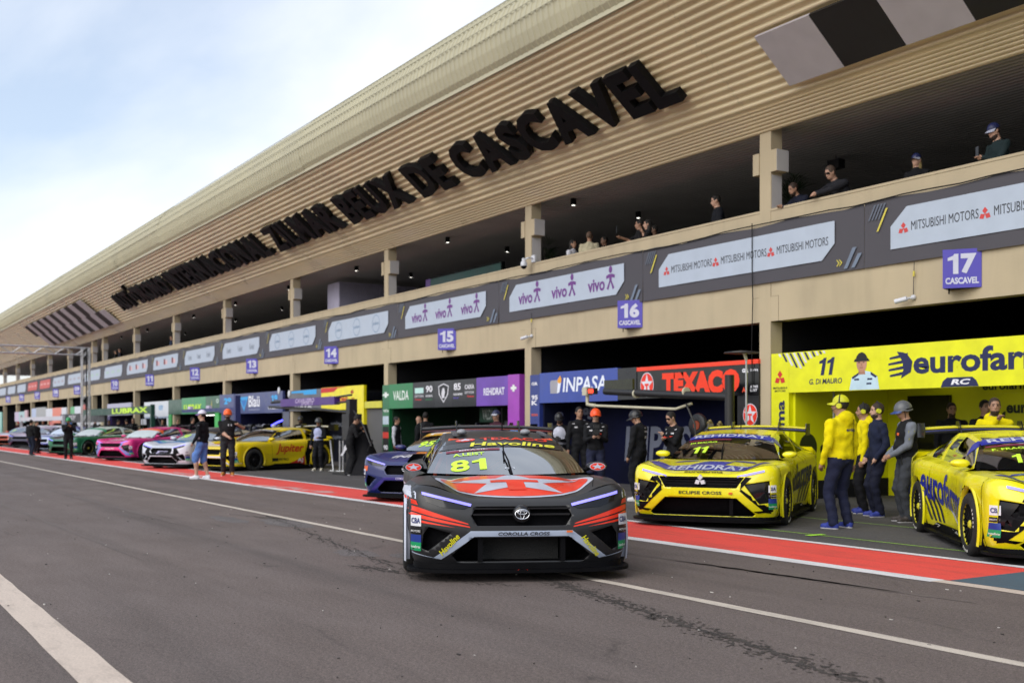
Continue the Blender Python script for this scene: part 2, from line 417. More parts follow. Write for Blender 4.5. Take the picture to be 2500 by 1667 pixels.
# worn white script painted on the red strip, no longer readable
for (pa, pb, sd_) in (((632, 1184), (812, 1203), 1), ((415, 1152), (492, 1164), 2)):
    A_, B_ = G(*pa), G(*pb); rd = random.Random(sd_); mb = MB(); n = 15; L_ = (B_ - A_)
    for i in range(n):
        c_ = A_ + L_ * ((i + .5) / n); c_.y += rd.uniform(-.1, .16); rx_, ry_ = abs(L_.x) / n * rd.uniform(.35, .75), rd.uniform(.06, .22) * (1.5 if 2 < i < 6 else 1)
        mb.add([(c_.x + rx_ * math.cos(q) + ry_ * .8 * math.sin(q), c_.y + ry_ * math.sin(q), .006 + .0001 * i) for q in np.linspace(0, 2 * math.pi, 13)[:-1]], [tuple(range(12))])
    o = mb.build('worn_script_paint', worn('worn_script', 'cfa6a4', (.5, .12, .10), 1.2, 3.)); o['kind'] = 'structure'
mbk = MB(); rdk = random.Random(8)
for (pa, pb, n) in (((1290, 1400), (2120, 1668), 900), ((640, 1252), (960, 1385), 350), ((860, 1380), (1250, 1430), 300)):
    A_, B_ = G(*pa), G(*pb)
    for k in range(n):
        c_ = A_.lerp(B_, rdk.random()); c_.y += rdk.gauss(0, .07); c_.x += rdk.gauss(0, .07); r_ = rdk.uniform(.006, .022); q0 = rdk.uniform(0, 6)
        mbk.add([(c_.x + r_ * rdk.uniform(.5, 1.6) * math.cos(q0 + q), c_.y + r_ * rdk.uniform(.4, 1) * math.sin(q0 + q), .0032 + k * 1e-7) for q in (0, 1.3, 2.6, 3.9, 5.2)], [(0, 1, 2, 3, 4)])
o = mbk.build('crumbled_asphalt', M_CRK); o['kind'] = 'stuff'

# ------------------------------------------------------------------ the pit building
PF = 15.68                                     # front plane of beams and columns
SX0, STEP = 15.86, 8.54
COLS = [-(SX0 + STEP * k) for k in range(-3, 8)]               # x of the far edge of each column
xj = COLS[-1] - 3.34
COLS += [xj] + [xj - STEP * (k + 1) for k in range(7)]
XR, XL = 12.0, COLS[-1] - 2
Z_OPEN, Z_BAN0, Z_BAN1, Z_PAR, Z_SOF = 3.44, 4.19, 5.32, 5.58, 7.14; ZF2 = 4.55
M_BEIGE = mat('beige_render', (.46, .385, .26), .85, var=.10, vs_=.9, bump=.12, bs=30)
def streak(m, s=.07):                           # rain streaks running down the painted concrete
    t = m.node_tree; b = t.nodes['Principled BSDF']; L = t.links.new; src = b.inputs['Base Color'].links[0].from_socket
    co = t.nodes.new('ShaderNodeTexCoord'); mp = t.nodes.new('ShaderNodeMapping'); mp.inputs['Scale'].default_value = (2.2, 2.2, .22); n = t.nodes.new('ShaderNodeTexNoise'); n.inputs['Scale'].default_value = 1.6; n.inputs['Detail'].default_value = 6
    L(co.outputs['Object'], mp.inputs[0]); L(mp.outputs[0], n.inputs['Vector']); r = t.nodes.new('ShaderNodeMapRange'); r.inputs[1].default_value = .5; r.inputs[2].default_value = .75; r.inputs[3].default_value = 0; r.inputs[4].default_value = s * 3
    L(n.outputs[0], r.inputs[0]); x = t.nodes.new('ShaderNodeMix'); x.data_type = 'RGBA'; L(r.outputs[0], x.inputs[0]); L(src, x.inputs[6]); x.inputs[7].default_value = (.22, .185, .135, 1); L(x.outputs[2], b.inputs['Base Color'])
streak(M_BEIGE)
M_BEIGE2 = mat('pale_grey_render', (.50, .49, .50), .85, var=.08, vs_=1.5, bump=.12, bs=30)
M_SOFFIT = mat('beige_metal_sheet', (.78, .655, .42), .32, var=.10, vs_=.5, metal=0., spec=.7, coat=.25)
M_ROOF = mat('olive_beige_roof_sheet', (.44, .41, .28), .45, var=.08, vs_=.6, spec=.6)
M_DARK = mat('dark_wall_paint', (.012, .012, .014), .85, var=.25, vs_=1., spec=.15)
M_CEIL = mat('dark_ceiling_sheet', (.42, .425, .40), .45, var=.15, vs_=1.)
M_FLOOR2 = mat('grey_concrete', (.2, .2, .2), .8, bump=.2)
bld = thing('pit_building', 'long beige two storey pit building with curved overhanging roof', 'building', (0, 0, 0))
for i in range(len(COLS) - 1):                 # beams with parapet above each garage opening
    xa, xb = COLS[i + 1] + .30, COLS[i]
    MB().box(xa, xb, PF, PF + .28, Z_OPEN, Z_PAR).build('beam', M_BEIGE, bld)
    MB().box(xa, xb, PF - .012, PF + .34, Z_PAR, Z_PAR + .045).build('parapet_coping', M_BEIGE, bld)
SEAM = mat('dark_joint', (.13, .105, .07), .9)  # dark brown lines of the joints between columns and beams
for i, x in enumerate(COLS):
    MB().box(x, x + .30, PF - .008, PF + .30, 0, Z_PAR + .045).build('column', M_BEIGE, bld)
    for sx in (-1, 1):                         # haunches of the column under the beam
        xa = x - .20 if sx < 0 else x + .30
        MB().box(xa, xa + .20, PF - .006, PF + .30, Z_OPEN, Z_OPEN + .48).build('column_haunch', M_BEIGE, bld)
        xs = x - .206 if sx < 0 else x + .50
        MB().box(xs, xs + .006, PF - .002, PF, Z_OPEN, Z_OPEN + .486).build('joint', SEAM, bld)
        MB().box(min(xa, xa), xa + .20, PF - .002, PF, Z_OPEN + .48, Z_OPEN + .486).build('joint', SEAM, bld)
        xs = x - .008 if sx < 0 else x + .302
        MB().box(xs, xs + .006, PF - .002, PF, Z_OPEN + .486, Z_BAN0).build('joint', SEAM, bld)
    uc = MB().box(x, x + .30, PF + .0, PF + .30, Z_PAR + .045, Z_SOF + .1)
    uc.build('upper_column', M_BEIGE, bld)
    for xa in (x + .302, x - .17): MB().box(xa, xa + .168, PF - .02, PF + .30, 6.34, 6.76).build('column_bracket', M_BEIGE, bld)
    MB().box(x + .471, x + .476, PF - .018, PF + .30, 6.345, 6.755).build('bracket_side', M_BEIGE2, bld)
    MB().box(x + .301, x + .306, PF + .02, PF + .29, Z_PAR + .05, 6.29).build('column_side_plaster', M_BEIGE2, bld)
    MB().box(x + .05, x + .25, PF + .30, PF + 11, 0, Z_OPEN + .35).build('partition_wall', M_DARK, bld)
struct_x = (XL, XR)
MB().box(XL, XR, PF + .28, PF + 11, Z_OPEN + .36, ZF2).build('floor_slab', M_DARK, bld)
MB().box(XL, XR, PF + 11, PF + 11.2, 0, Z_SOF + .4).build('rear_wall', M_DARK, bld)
cz = MB(); rows = []                           # corrugated dark ceiling of the upper floor
y = PF + .30; k = 0
while y < PF + 11:
    for dy_, dz in ((0, 0), (.06, 0), (.075, .035), (.135, .035), (.15, 0)):
        rows.append((y + dy_, Z_SOF + .10 + dz))
    y += .15
cz.grid([[(XL, a, b), (XR, a, b)] for a, b in rows]); cz.build('balcony_ceiling', M_CEIL, bld)
MB().box(XL, XR, PF + 8.0, PF + 8.2, ZF2, Z_SOF + .1).build('balcony_rear_wall', mat('dim_panel_wall', (.045, .044, .038), .7), bld)
for x in np.arange(-80, -20, 1.25):
    MB().box(x, x + .03, PF + 7.97, PF + 7.998, ZF2, Z_SOF).build('wall_batten', M_DARK, bld)

# soffit: corrugated sheet rising outwards from the column heads to the eave
SOF = [(PF + .02, Z_SOF), (15.22, 7.46), (14.70, 7.93), (12.89, 9.40)]
def along(poly, step, prof):
    """resample a polyline in (y, z) and give every pitch the relief profile (distance, depth)"""
    L = [0]
    for a, b in zip(poly, poly[1:]): L.append(L[-1] + math.dist(a, b))
    def at(d):
        d = min(max(d, 0), L[-1] - 1e-6)
        for i in range(len(poly) - 1):
            if d <= L[i + 1]:
                t = (d - L[i]) / (L[i + 1] - L[i]); a, b = poly[i], poly[i + 1]
                n = ((b[1] - a[1]), -(b[0] - a[0])); q = math.hypot(*n)
                return (a[0] + (b[0] - a[0]) * t, a[1] + (b[1] - a[1]) * t), (n[0] / q, n[1] / q)
    out = []; d = 0
    while d < L[-1]:
        for u, h in prof:
            (y, z), n = at(d + u * step); out.append((y - n[0] * h, z - n[1] * h))
        d += step
    return out
fine = along(SOF[:2], .085, [(0, 0), (.35, 0), (.5, .022), (.85, .022)])
coarse = along(SOF[1:], .172, [(0, 0), (.38, 0), (.46, .012), (.52, .040), (.60, .046), (.80, .046), (.90, .038), (.96, .010)])
prof_s = fine + coarse
for i in range(len(COLS) - 1):
    xa, xb = COLS[i + 1] + .15, COLS[i] + .15
    MB().grid([[(xa, a, b), (xb - .006, a, b)] for a, b in prof_s]).build('soffit_panel', M_SOFFIT, bld, autosm=50)
# rounded roof edge of ribbed sheets above the eave
NOSE = [(12.89, 9.40), (12.80, 9.52), (12.70, 9.78), (12.665, 10.05), (12.71, 10.33), (12.84, 10.61), (13.05, 10.87), (13.35, 11.10), (13.75, 11.28), (14.3, 11.43), (15.2, 11.55), (16.5, 11.62), (20, 11.7)]
def nose_sheet(xa, xb, dz):
    mb = MB(); P = []; p = .21; n = max(1, int(round((xb - xa) / p))); p = (xb - xa) / n
    cy, cz_ = 14.6, 9.6
    for i in range(n):
        for u, h in ((0, 0), (.62, 0), (.70, .028), (.92, .028)):
            row = []
            for j, (yy, zz) in enumerate(NOSE):
                d = Vector((yy - cy, zz - cz_)).normalized()
                st = .012 if j % 2 else 0.
                row.append((xa + (i + u) * p, yy + d.x * (h + st), zz + d.y * (h + st) + dz))
            P.append(row)
    P.append([(xb, yy, zz + dz) for yy, zz in NOSE])
    mb.grid(P); return mb
rdn = random.Random(3)
for i in range(len(COLS) - 1):
    xa, xb = COLS[i + 1] + .15, COLS[i] + .15
    nose_sheet(xa, xb, rdn.uniform(-.03, .03)).build('roof_edge_sheet', M_ROOF, bld)
MB().box(XL, XR, 12.86, 12.93, 9.33, 9.42).build('eave_flashing', M_ROOF, bld)
M_SEAMR = mat('dark_roof_seam', (.30, .28, .19), .6)  # darker olive tone of the lap seams
for hz in (3, 4, 5, 6, 7):                     # long horizontal laps of the roof sheets
    yy, zz = NOSE[hz]; d = Vector((yy - 14.6, zz - 9.6)).normalized()
    MB().obox((XL, yy + d.x * .045, zz + d.y * .045), (XR - XL, 0, 0), (d.x * .006, d.y * .006, 0) if False else (0, d.x * .008, d.y * .008), (0, -d.y * .02, d.x * .02)).build('roof_lap', M_SEAMR, bld)
MB().box(XL, XR, 19.5, 28, 11.55, 11.7).build('roof_top', M_ROOF, bld)

# lettering and chequered panels on the soffit
import bisect
def sof(y, off=0.):                            # point and outward normal on the soffit line
    for a, b in zip(SOF, SOF[1:]):
        if b[0] <= y <= a[0]:
            t = (y - a[0]) / (b[0] - a[0]); n = Vector((b[1] - a[1], a[0] - b[0])).normalized(); n = -n if n.x > 0 else n
            return Vector((0, y + n.x * off, a[1] + (b[1] - a[1]) * t + n.y * off)), Vector((0, n.x, n.y))
UPV = Vector((0, 12.89 - 14.70, 9.40 - 7.93)).normalized()      # up the slope
NRM = Vector((0, -UPV.z, UPV.y)); NRM = NRM if NRM.y < 0 else -NRM
M_BLK = mat('black_letter_paint', (.006, .006, .007), .55, var=.2, spec=.15)
sgn = thing('facade_lettering', 'huge black raised letters spelling the circuit name along the soffit', 'lettering', (0, 0, 0))
WORDS = 'AUT\u00d3DROMO INTERNACIONAL ZILMAR BEUX DE CASCAVEL'
s0, s1, hgt = 64.2, 16.75, 1.10
adv = []                                        # natural advance of each letter in the built-in face
for ch in WORDS: adv.append(.34 if ch == ' ' else max(.22, text2d(ch, .04)[2] * (1.0 if ch != '\u00d3' else .78)) if ch not in ' ' else .3)
gap = .12; tot = sum(adv) + gap * (len(adv) - 1); kx = (s0 - s1) / tot; cx = -s0
base = sof(14.62)[0]
for ch, a in zip(WORDS, adv):
    w = a * kx
    if ch != ' ':
        hh = hgt * (1.25 if ch == '\u00d3' else 1.); c = Vector((cx + w / 2, 0, 0)) + base + UPV * (hh / 2) + NRM * .05
        mb = MB(); put_text(mb, ch, c, (1, 0, 0), UPV, w, hh, bold=.04, depth=.17, nrm=NRM)
        mb.build('letter', M_BLK, sgn)
    cx += w + gap * kx
M_CW = mat('chequer_white', (.50, .47, .50), .5, var=.06); M_CB = mat('chequer_black', (.012, .012, .012), .6)
def chequer(name, label, y_lo, rows, s_list, sz):
    t = thing(name, label, 'panel'); b0 = sof(y_lo)[0]
    for r, (st, n, first) in enumerate(rows):
        for k in range(n):
            x = -st + k * sz[0]; o = Vector((x, 0, 0)) + b0 + UPV * (r * sz[1]) + NRM * .10
            MB().obox(o, (sz[0] - .01, 0, 0), UPV * (sz[1] - .01), NRM * .06).build('chequer_square', M_CW if (k + first) % 2 == 0 else M_CB, t)
chequer('chequered_panel', 'large black and white chequered panel on the soffit after the last letter', 14.98, [(14.3, 9, 0), (11.75, 6, 1)], None, (1.27, 1.14))
chequer('chequered_panel', 'striped black and white chequered panel on the soffit before the first letter', 15.08, [(90.2, 17, 0), (91.2, 16, 1)], None, (1.33, 1.14))

# ------------------------------------------------------------------ banners along the parapet
UX, UZ = Vector((1, 0, 0)), Vector((0, 0, 1))
M_BAN = cm('47454c', .6, var=.10, vs_=1.2); M_BANW = cm('aebacb', .5, var=.05)
def star(n, r0, r1, rot=90):
    return [((r0 if k % 2 == 0 else r1) * math.cos(R(rot + 180 * k / n)), (r0 if k % 2 == 0 else r1) * math.sin(R(rot + 180 * k / n))) for k in range(2 * n)]
def ell(rx, ry, n=28, c=(0, 0), a0=0, a1=360): return [(c[0] + rx * math.cos(R(a0 + (a1 - a0) * k / n)), c[1] + ry * math.sin(R(a0 + (a1 - a0) * k / n))) for k in range(n + (0 if a1 - a0 == 360 else 1))]
def flat(poly, o, ax=UX, ay=UZ, s=1., m=None, parent=None, name='emblem'):
    mb = MB(); o = Vector(o); mb.add([o + Vector(ax) * (p[0] * s) + Vector(ay) * (p[1] * s) for p in poly], [tuple(range(len(poly)))])
    return mb.build(name, m, parent)
def diamonds(o, s, m, parent, ax=UX, ay=UZ, name='emblem', nrm=None):
    mb = MB(); o = Vector(o)
    for a in (90, 210, 330):
        c, sn = math.cos(R(a)), math.sin(R(a)); l, w = .58, .29 * .85
        pts = [(0, 0), (c * l / 2 - sn * w, sn * l / 2 + c * w), (c * l, sn * l), (c * l / 2 + sn * w, sn * l / 2 - c * w)]
        mb.add([o + Vector(ax) * (p[0] * s) + Vector(ay) * (p[1] * s) for p in pts], [(0, 1, 2, 3)])
    return mb.build(name, m, parent)
def manikin(o, s, m, parent):
    mb = MB(); o = Vector(o)
    def P(pts): mb.add([o + UX * (p[0] * s) + UZ * (p[1] * s) for p in pts], [tuple(range(len(pts)))])
    P(ell(.16, .2, 14, (0, .62))); P([(-.13, .38), (.13, .38), (.1, -.05), (-.1, -.05)])
    P([(-.13, .38), (-.12, .18), (-.38, .12), (-.4, .3)]); P([(.13, .38), (.4, .3), (.38, .12), (.12, .18)])
    P([(-.1, -.0), (.0, -.05), (-.2, -.5), (-.36, -.42)]); P([(.1, -.0), (.36, -.42), (.2, -.5), (.0, -.05)])
    return mb.build('emblem', m, parent)
M_PUR, M_INK = cm('6a3583', .5), cm('2b2c34', .5); M_REDB = cm('c8413f', .5); M_YEL = cm('cfc24c', .5); M_SLATE = cm('6d7a8e', .5)
BAN = ['MM', 'MM', 'vivo', 'vivo', 'podium', 'podium', 'Kevlar', 'Kevlar', 'flag', 'flag', 'green', 'green', 'grey', 'grey', 'red', 'red', 'pale', 'pale', 'pale']
NTH = {}
ORD = ['', ' beside signs 15', '']
BLAB = {0: 'car maker wording beside the leaning spectators', 1: 'car maker wording below the man in black', 2: 'vivo lettering, over the column between signs 15 and 16', 3: 'vivo lettering, above sign 15',
        4: 'round podium emblems, before sign 15', 5: 'round podium emblems, above sign 14', 6: 'Kevlar wording, before sign 14', 7: 'Kevlar wording, above sign 13', 8: 'small red flag marks, over the white booth',
        9: 'small red flag marks, beside the truss post', 10: 'pale green wording, before sign 11', 11: 'pale green wording, behind the truss post', 12: 'faint pink grey wording, above sign 09',
        13: 'faint dark grey wording, above sign 08', 14: 'a red panel, above sign 07', 15: 'a red panel, before sign 07', 16: 'blank white panel, next to the red panels', 17: 'blank white panel, between two other blank ones', 18: 'blank white panel, the last one along the wall'}
for i, kind in enumerate(BAN):
    sa = 7.05 + 6.2 * i; xa, xb = -(sa + 6.2), -sa
    b = thing('parapet_banner', 'dark grey parapet banner with %s' % BLAB[i], 'banner', (xa, PF, Z_BAN0), 0, 'banners along the parapet')
    L_, H_ = 6.2, Z_BAN1 - Z_BAN0
    N = 14; mb = MB()                          # slightly slack sheet
    rdb = random.Random(i); top = [H_ + .02 * math.sin(k * 1.3 + i) + rdb.uniform(-.012, .012) for k in range(N + 1)]
    mb.grid([[(L_ * k / N * .998 + .004, -.05 + .012 * math.sin(k * 1.9 + i), 0) for k in range(N + 1)], [(L_ * k / N * .998 + .004, -.045 + .010 * math.sin(k * 2.3), top[k] * .5) for k in range(N + 1)], [(L_ * k / N * .998 + .004, -.045, top[k]) for k in range(N + 1)]])
    mb.build('banner_sheet', M_BAN, b, smooth=True)
    x0, x1, z0, z1 = .58, L_ - .66, .25, .94; yp = -.068
    panel = cm('c4514c', .5) if kind == 'red' else M_BANW
    MB().prism([(x0, z0), (x1 - .30, z0), (x1, z0 + .28), (x1, z1), (x0 + .33, z1), (x0, z1 - .30)], (0, yp, 0), UX, UZ, (0, .004, 0)).build('white_panel', panel, b)
    yt = yp - .003
    for k in range(3):
        c = Vector((x0 + (x1 - x0) * (k + .5 + (.06 if k == 0 else (-.06 if k == 2 else 0))) / 3, yt, (z0 + z1) / 2))
        if kind == 'MM':
            diamonds(c + Vector((-.66, 0, -.03)), .20, M_REDB, b); text_obj('MITSUBISHI MOTORS', c + Vector((.14, 0, 0)), UX, UZ, 1.28, .155, M_INK, b, bold=0.)
        elif kind == 'vivo':
            text_obj('vivo', c + Vector((-.14, 0, -.05)), UX, UZ, .68, .30, M_PUR, b, bold=.03); manikin(c + Vector((.42, 0, 0)), .42, M_PUR, b)
        elif kind == 'podium':
            mb = MB(); mb.grid([[c + UX * (q * math.cos(R(a))) + UZ * (q * math.sin(R(a))) for a in range(0, 361, 15)] for q in (.27, .30)]); mb.build('emblem_ring', cm('7f97b3'), b)
            text_obj('podium', c, UX, UZ, .44, .15, cm('7f97b3'), b, bold=.02)
        elif kind == 'Kevlar': text_obj('Kevlar', c, UX, UZ, .62, .26, cm('75808f'), b, bold=.0)
        elif kind == 'flag':
            flat([(-.3, -.12), (0, -.12), (0, .18), (-.3, .18)], c, m=cm('7a2f39'), parent=b); flat([(.03, -.12), (.4, -.12), (.4, .1), (.03, .1)], c, m=cm('d9b4b8'), parent=b)
        elif kind in ('green', 'grey'):
            flat([(-.4, -.08), (.4, -.08), (.4, .08), (-.4, .08)], c, m=cm('a9c2bd') if kind == 'green' else cm('a7a3b0'), parent=b)
        elif kind == 'red': flat([(-.55, -.07), (.55, -.07), (.5, .1), (-.5, .1)], c, m=cm('d79a98'), parent=b)
    if i < 9:                                  # slanted marks in the corners
        for q in range(4): flat([(.10 + q * .07, H_ - .32 - .0 * q), (.13 + q * .07, H_ - .32), (.27 + q * .07, H_ - .06), (.23 + q * .07, H_ - .06)], (0, -.066, 0), m=cm('5e6675'), parent=b, name='slanted_mark')
        flat([(.28, .60), (.32, .60), (.52, .98), (.48, .98)], (0, -.067, 0), m=M_YEL, parent=b, name='slanted_mark')
        for q in range(2): flat([(L_ - .45 + q * .17, .04), (L_ - .37 + q * .17, .04), (L_ - .16 + q * .12, .40 - q * .12), (L_ - .25 + q * .12, .40 - q * .12)], (0, -.066, 0), m=M_SLATE, parent=b, name='slanted_mark')
        for q in range(2): flat([(L_ - .62 + q * .06, .10), (L_ - .57 + q * .06, .16), (L_ - .62 + q * .06, .22), (L_ - .60 + q * .06, .22), (L_ - .54 + q * .06, .16), (L_ - .60 + q * .06, .10)], (0, -.066, 0), m=M_YEL, parent=b, name='slanted_mark')
# thin black cable hung along the top of the banners
mb = MB(); pts = []
for k in range(0, 120): x = -8 - k * .55; pts.append((x, PF - .075, Z_BAN1 + .035 - .05 * abs(math.sin(k * .41)) * (1 if k % 11 > 5 else .25)))
mb.tube(pts, .012, 5)
c = mb.build('hanging_cable', M_BLK); c['label'] = 'thin black cable sagging along the top edge of the parapet banners'; c['category'] = 'cable'
mb = MB(); q0 = WY(1836, 558, PF - .09); mb.tube([q0 + Vector((0, 0, .1)), q0 + Vector((0, 0, -.8)), q0 + Vector((.02, 0, -1.4)), q0 + Vector((-.01, 0, -2.3)), q0 + Vector((-.01, .02, -3.2))], .010, 5)
c = mb.build('hanging_cable', M_BLK); c['label'] = 'thin black cable hanging down the beam beside the column between signs 16 and 17'; c['category'] = 'cable'

# ------------------------------------------------------------------ garage number signs
M_SIGN = cm('4a41ad', .4, var=.08); M_SIGNW = cm('c6c9dc', .4)
def number_sign(num, x, where):
    t = thing('garage_sign', 'purple garage sign reading %s CASCAVEL above %s' % (num, where), 'sign', (x, PF, 3.62), 0, 'garage number signs')
    A, B, C = Vector((-.30, -.01, 0)), Vector((.30, -.01, 0)), Vector((-.16, -.36, 0))
    mb = MB(); h = .62
    mb.add([A, C, B, A + UZ * h, C + UZ * h, B + UZ * h], [(0, 1, 4, 3), (1, 2, 5, 4), (0, 2, 1), (3, 4, 5)], [0, 0, 1, 1])
    mb.build('sign_box', [M_SIGN, M_BLK], t)
    ax = (B - C).normalized(); w = (B - C).length; n = Vector((ax.y, -ax.x, 0)); o = (B + C) / 2 + n * .004
    text_obj(num, o + UZ * .385, ax, UZ, w * .74, .32, M_SIGNW, t, 'number', bold=.05)
    text_obj('CASCAVEL', o + UZ * .115, ax, UZ, w * .86, .105, M_SIGNW, t, bold=.04)
    ax2 = (C - A).normalized(); n2 = Vector((ax2.y, -ax2.x, 0)); o2 = (A + C) / 2 + n2 * .004; w2 = (C - A).length
    text_obj(num, o2 + UZ * .385, ax2, UZ, w2 * .7, .32, M_SIGNW, t, 'number', bold=.05)
    MB().tube([(-.16, -.20, -.08), (-.16, -.20, 0)], .012, 6).build('bracket', M_BLK, t)
for num, px, where in (('17', 2338, 'the bright yellow booth'), ('16', 1532, 'the gap between blue and red booths'), ('15', 1087, 'the green and purple booth'), ('14', 806, 'the grey and yellow booth'),
                       ('13', 613, 'the navy Blau booth'), ('12', 474, 'the green Lubrax booth'), ('11', 364, 'the white booth'), ('10', 279, 'the dark green gantry arm'), ('09', 187, 'the black racing arm'),
                       ('08', 135, 'the orange and white awning'), ('07', 90, 'the pale blue booth'), ('06', 52, 'the teal and lilac booth'), ('05', 19, 'the plain dark garage')):
    number_sign(num, WY(px, 750, PF - .2).x, where)

# ------------------------------------------------------------------ things on the balcony front
M_LAMPG = mat('lamp_glow', (1, .96, .86), .4, emit=3.)
def ceil_lamp(x, y):
    t = thing('ceiling_lamp', 'small black cylinder lamp lit under the dark balcony ceiling', 'lamp', (x, y, Z_SOF + .10), 0, 'balcony ceiling lamps')
    mb = MB(); mb.lathe([(.0, 0), (.075, 0), (.075, -.17), (.06, -.17)], 14); mb.build('lamp_body', M_BLK, t, autosm=40)
    mb = MB(); mb.lathe([(0, -.165), (.05, -.165)], 14); mb.build('lamp_glass', M_LAMPG, t)
for px, py in ((1400, 500), (1558, 531), (1093, 591), (1238, 614), (1003, 676), (870, 660), (705, 706), (688, 756), (575, 744), (576, 784), (473, 775), (452, 816), (360, 808), (296, 826)):
    d = ray(px, py); q = (Z_SOF - .05 - CAMH) / d.z; ceil_lamp(d.x * q, d.y * q)
t = thing('dome_camera', 'white dome security camera on a bracket beside the column above sign 15', 'camera', WY(1279, 640, PF - .25))
mb = MB(); mb.lathe([(0, .10), (.05, .10), (.055, .02), (.085, -.01), (.085, -.10)], 14); mb.build('housing', cm('c9ccd4', .4), t, smooth=True)
mb = MB(); mb.ball((0, 0, -.10), .08, 12, 8); mb.build('dome', M_BLK, t, smooth=True)
mb = MB(); mb.tube([(0, 0, .06), (.12, .06, .10), (.12, .24, .10)], .022, 8); mb.box(.04, .2, .2, .25, .0, .18); mb.build('bracket', cm('c9ccd4', .4), t)
for k, (px, py, lb) in enumerate(((2205, 731, 'left of sign 17'), (1283, 823, 'on the column before sign 16'))):
    p = WY(px, py, PF - .14); t = thing('bullet_camera', 'small white bullet security camera on the beam %s' % lb, 'camera', p)
    mb = MB(); mb.tube([(-.13, -.05, -.03), (.06, .02, .01)], .042, 12); mb.build('housing', cm('c9ccd4', .4), t, autosm=40)
    mb = MB(); mb.tube([(.06, .02, .01), (.12, .13, .03)], .02, 8); mb.ball((.12, .11, .03), .045); mb.build('bracket', cm('c9ccd4', .4), t)
    mb = MB(); mb.tube([(.12, .11, .07), (.14, .09, .3), (.17, .07, .62)], .006, 5); mb.build('cable', M_INK, t)
    mb = MB(); mb.tube([(.145, .088, .38), (.15, .085, .47)], .018, 6); mb.build('plug', M_YEL, t)

# ------------------------------------------------------------------ upper floor rooms seen through the balcony
p0, p1 = WY(800, 740, PF + 1.6), WY(945, 720, PF + 1.6)
bx = thing('balcony_cabin', 'white panelled cabin standing inside the balcony above sign 14', 'cabin', (p0.x, PF + 1.6, ZF2))
MB().box(0, 1.15, 0, 3.5, 0, 2.5).build('wall', cm('c9c3dc', .6), bx)
for k in range(4): MB().box(1.155, 1.17, .02 + k * .87, .87 + k * .87, .02, 2.47).build('panel', cm('aaa6bd', .6), bx)
p0 = WY(1040, 660, PF + 2.2); p1 = WY(1225, 640, PF + 2.2)
sv = thing('video_screen', 'dim green and purple video screen inside the balcony above sign 15', 'screen', (p0.x, PF + 2.2, ZF2 + .35))
MB().box(0, p1.x - p0.x, 0, .12, 0, 1.6).build('frame', M_BLK, sv)
MB().box(.0, .35, -.012, -.004, .03, 1.57).build('purple_edge', mat('screen_purple', (.08, .02, .16), .4, emit=.2), sv)
MB().box(.36, p1.x - p0.x - .04, -.012, -.004, .05, 1.55).build('display', mat('screen_green', (.010, .05, .042), .4, emit=.18, var=.6, vs_=1.5), sv)

# ------------------------------------------------------------------ team booths standing in the garage openings
BZ1, BZ0 = 2.77, 1.99
def PX(px, Y=PF): return WY(px, 930, Y).x
FR = PF - .05                                  # front plane of the booths
def gx(px): return PX(px, FR)
class Booth:
    def __init__(s, label, px0, px1):
        s.x0, s.x1 = gx(px0), gx(px1)
        s.t = thing('team_booth', label, 'booth', (s.x0, FR, 0), 0, 'team booths in the garages')
    def X(s, px): return gx(px) - s.x0
    def panel(s, px0, px1, z0, z1, c, name='header_panel', y=0., th=.10, rough=.35):
        MB().box(s.X(px0) + .002, s.X(px1) - .002, y, y + th, z0, z1).build(name, c if not isinstance(c, str) else cm(c, rough, coat=.15), s.t)
    def text(s, str_, px0, px1, z0, z1, c, y=-.004, bold=.03, shear=0., fit=True):
        xa, xb = s.X(px0), s.X(px1)
        text_obj(str_, ((xa + xb) / 2, y, (z0 + z1) / 2), UX, UZ, xb - xa, z1 - z0, c if not isinstance(c, str) else cm(c, .45), s.t, bold=bold, shear=shear, fit=fit)
    def poly(s, pts, c, y=-.004, name='printed_mark'):     # points given as (pixel, height)
        flat([(s.X(p[0]), p[1]) for p in pts], (0, y, 0), m=c if not isinstance(c, str) else cm(c, .45), parent=s.t, name=name)
    def shape(s, poly, px, z, sc, c, y=-.004, name='emblem'):
        flat(poly, (s.X(px), y, z), s=sc, m=c if not isinstance(c, str) else cm(c, .45), parent=s.t, name=name)
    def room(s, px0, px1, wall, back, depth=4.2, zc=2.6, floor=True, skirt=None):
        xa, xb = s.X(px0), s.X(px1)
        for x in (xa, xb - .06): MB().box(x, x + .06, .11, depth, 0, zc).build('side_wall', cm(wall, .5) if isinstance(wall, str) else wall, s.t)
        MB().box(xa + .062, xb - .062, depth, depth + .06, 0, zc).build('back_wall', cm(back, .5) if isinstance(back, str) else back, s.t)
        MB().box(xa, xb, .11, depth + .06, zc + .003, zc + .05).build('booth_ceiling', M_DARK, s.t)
M_STRIPL = mat('strip_light_glow', (1, .98, .95), .4, emit=2.5)
def strip_light(b, px0, px1, y, z=2.55):
    MB().box(b.X(px0), b.X(px1), y, y + .10, z, z + .03).build('strip_light', M_STRIPL, b.t)
NAVY = '1b2350'

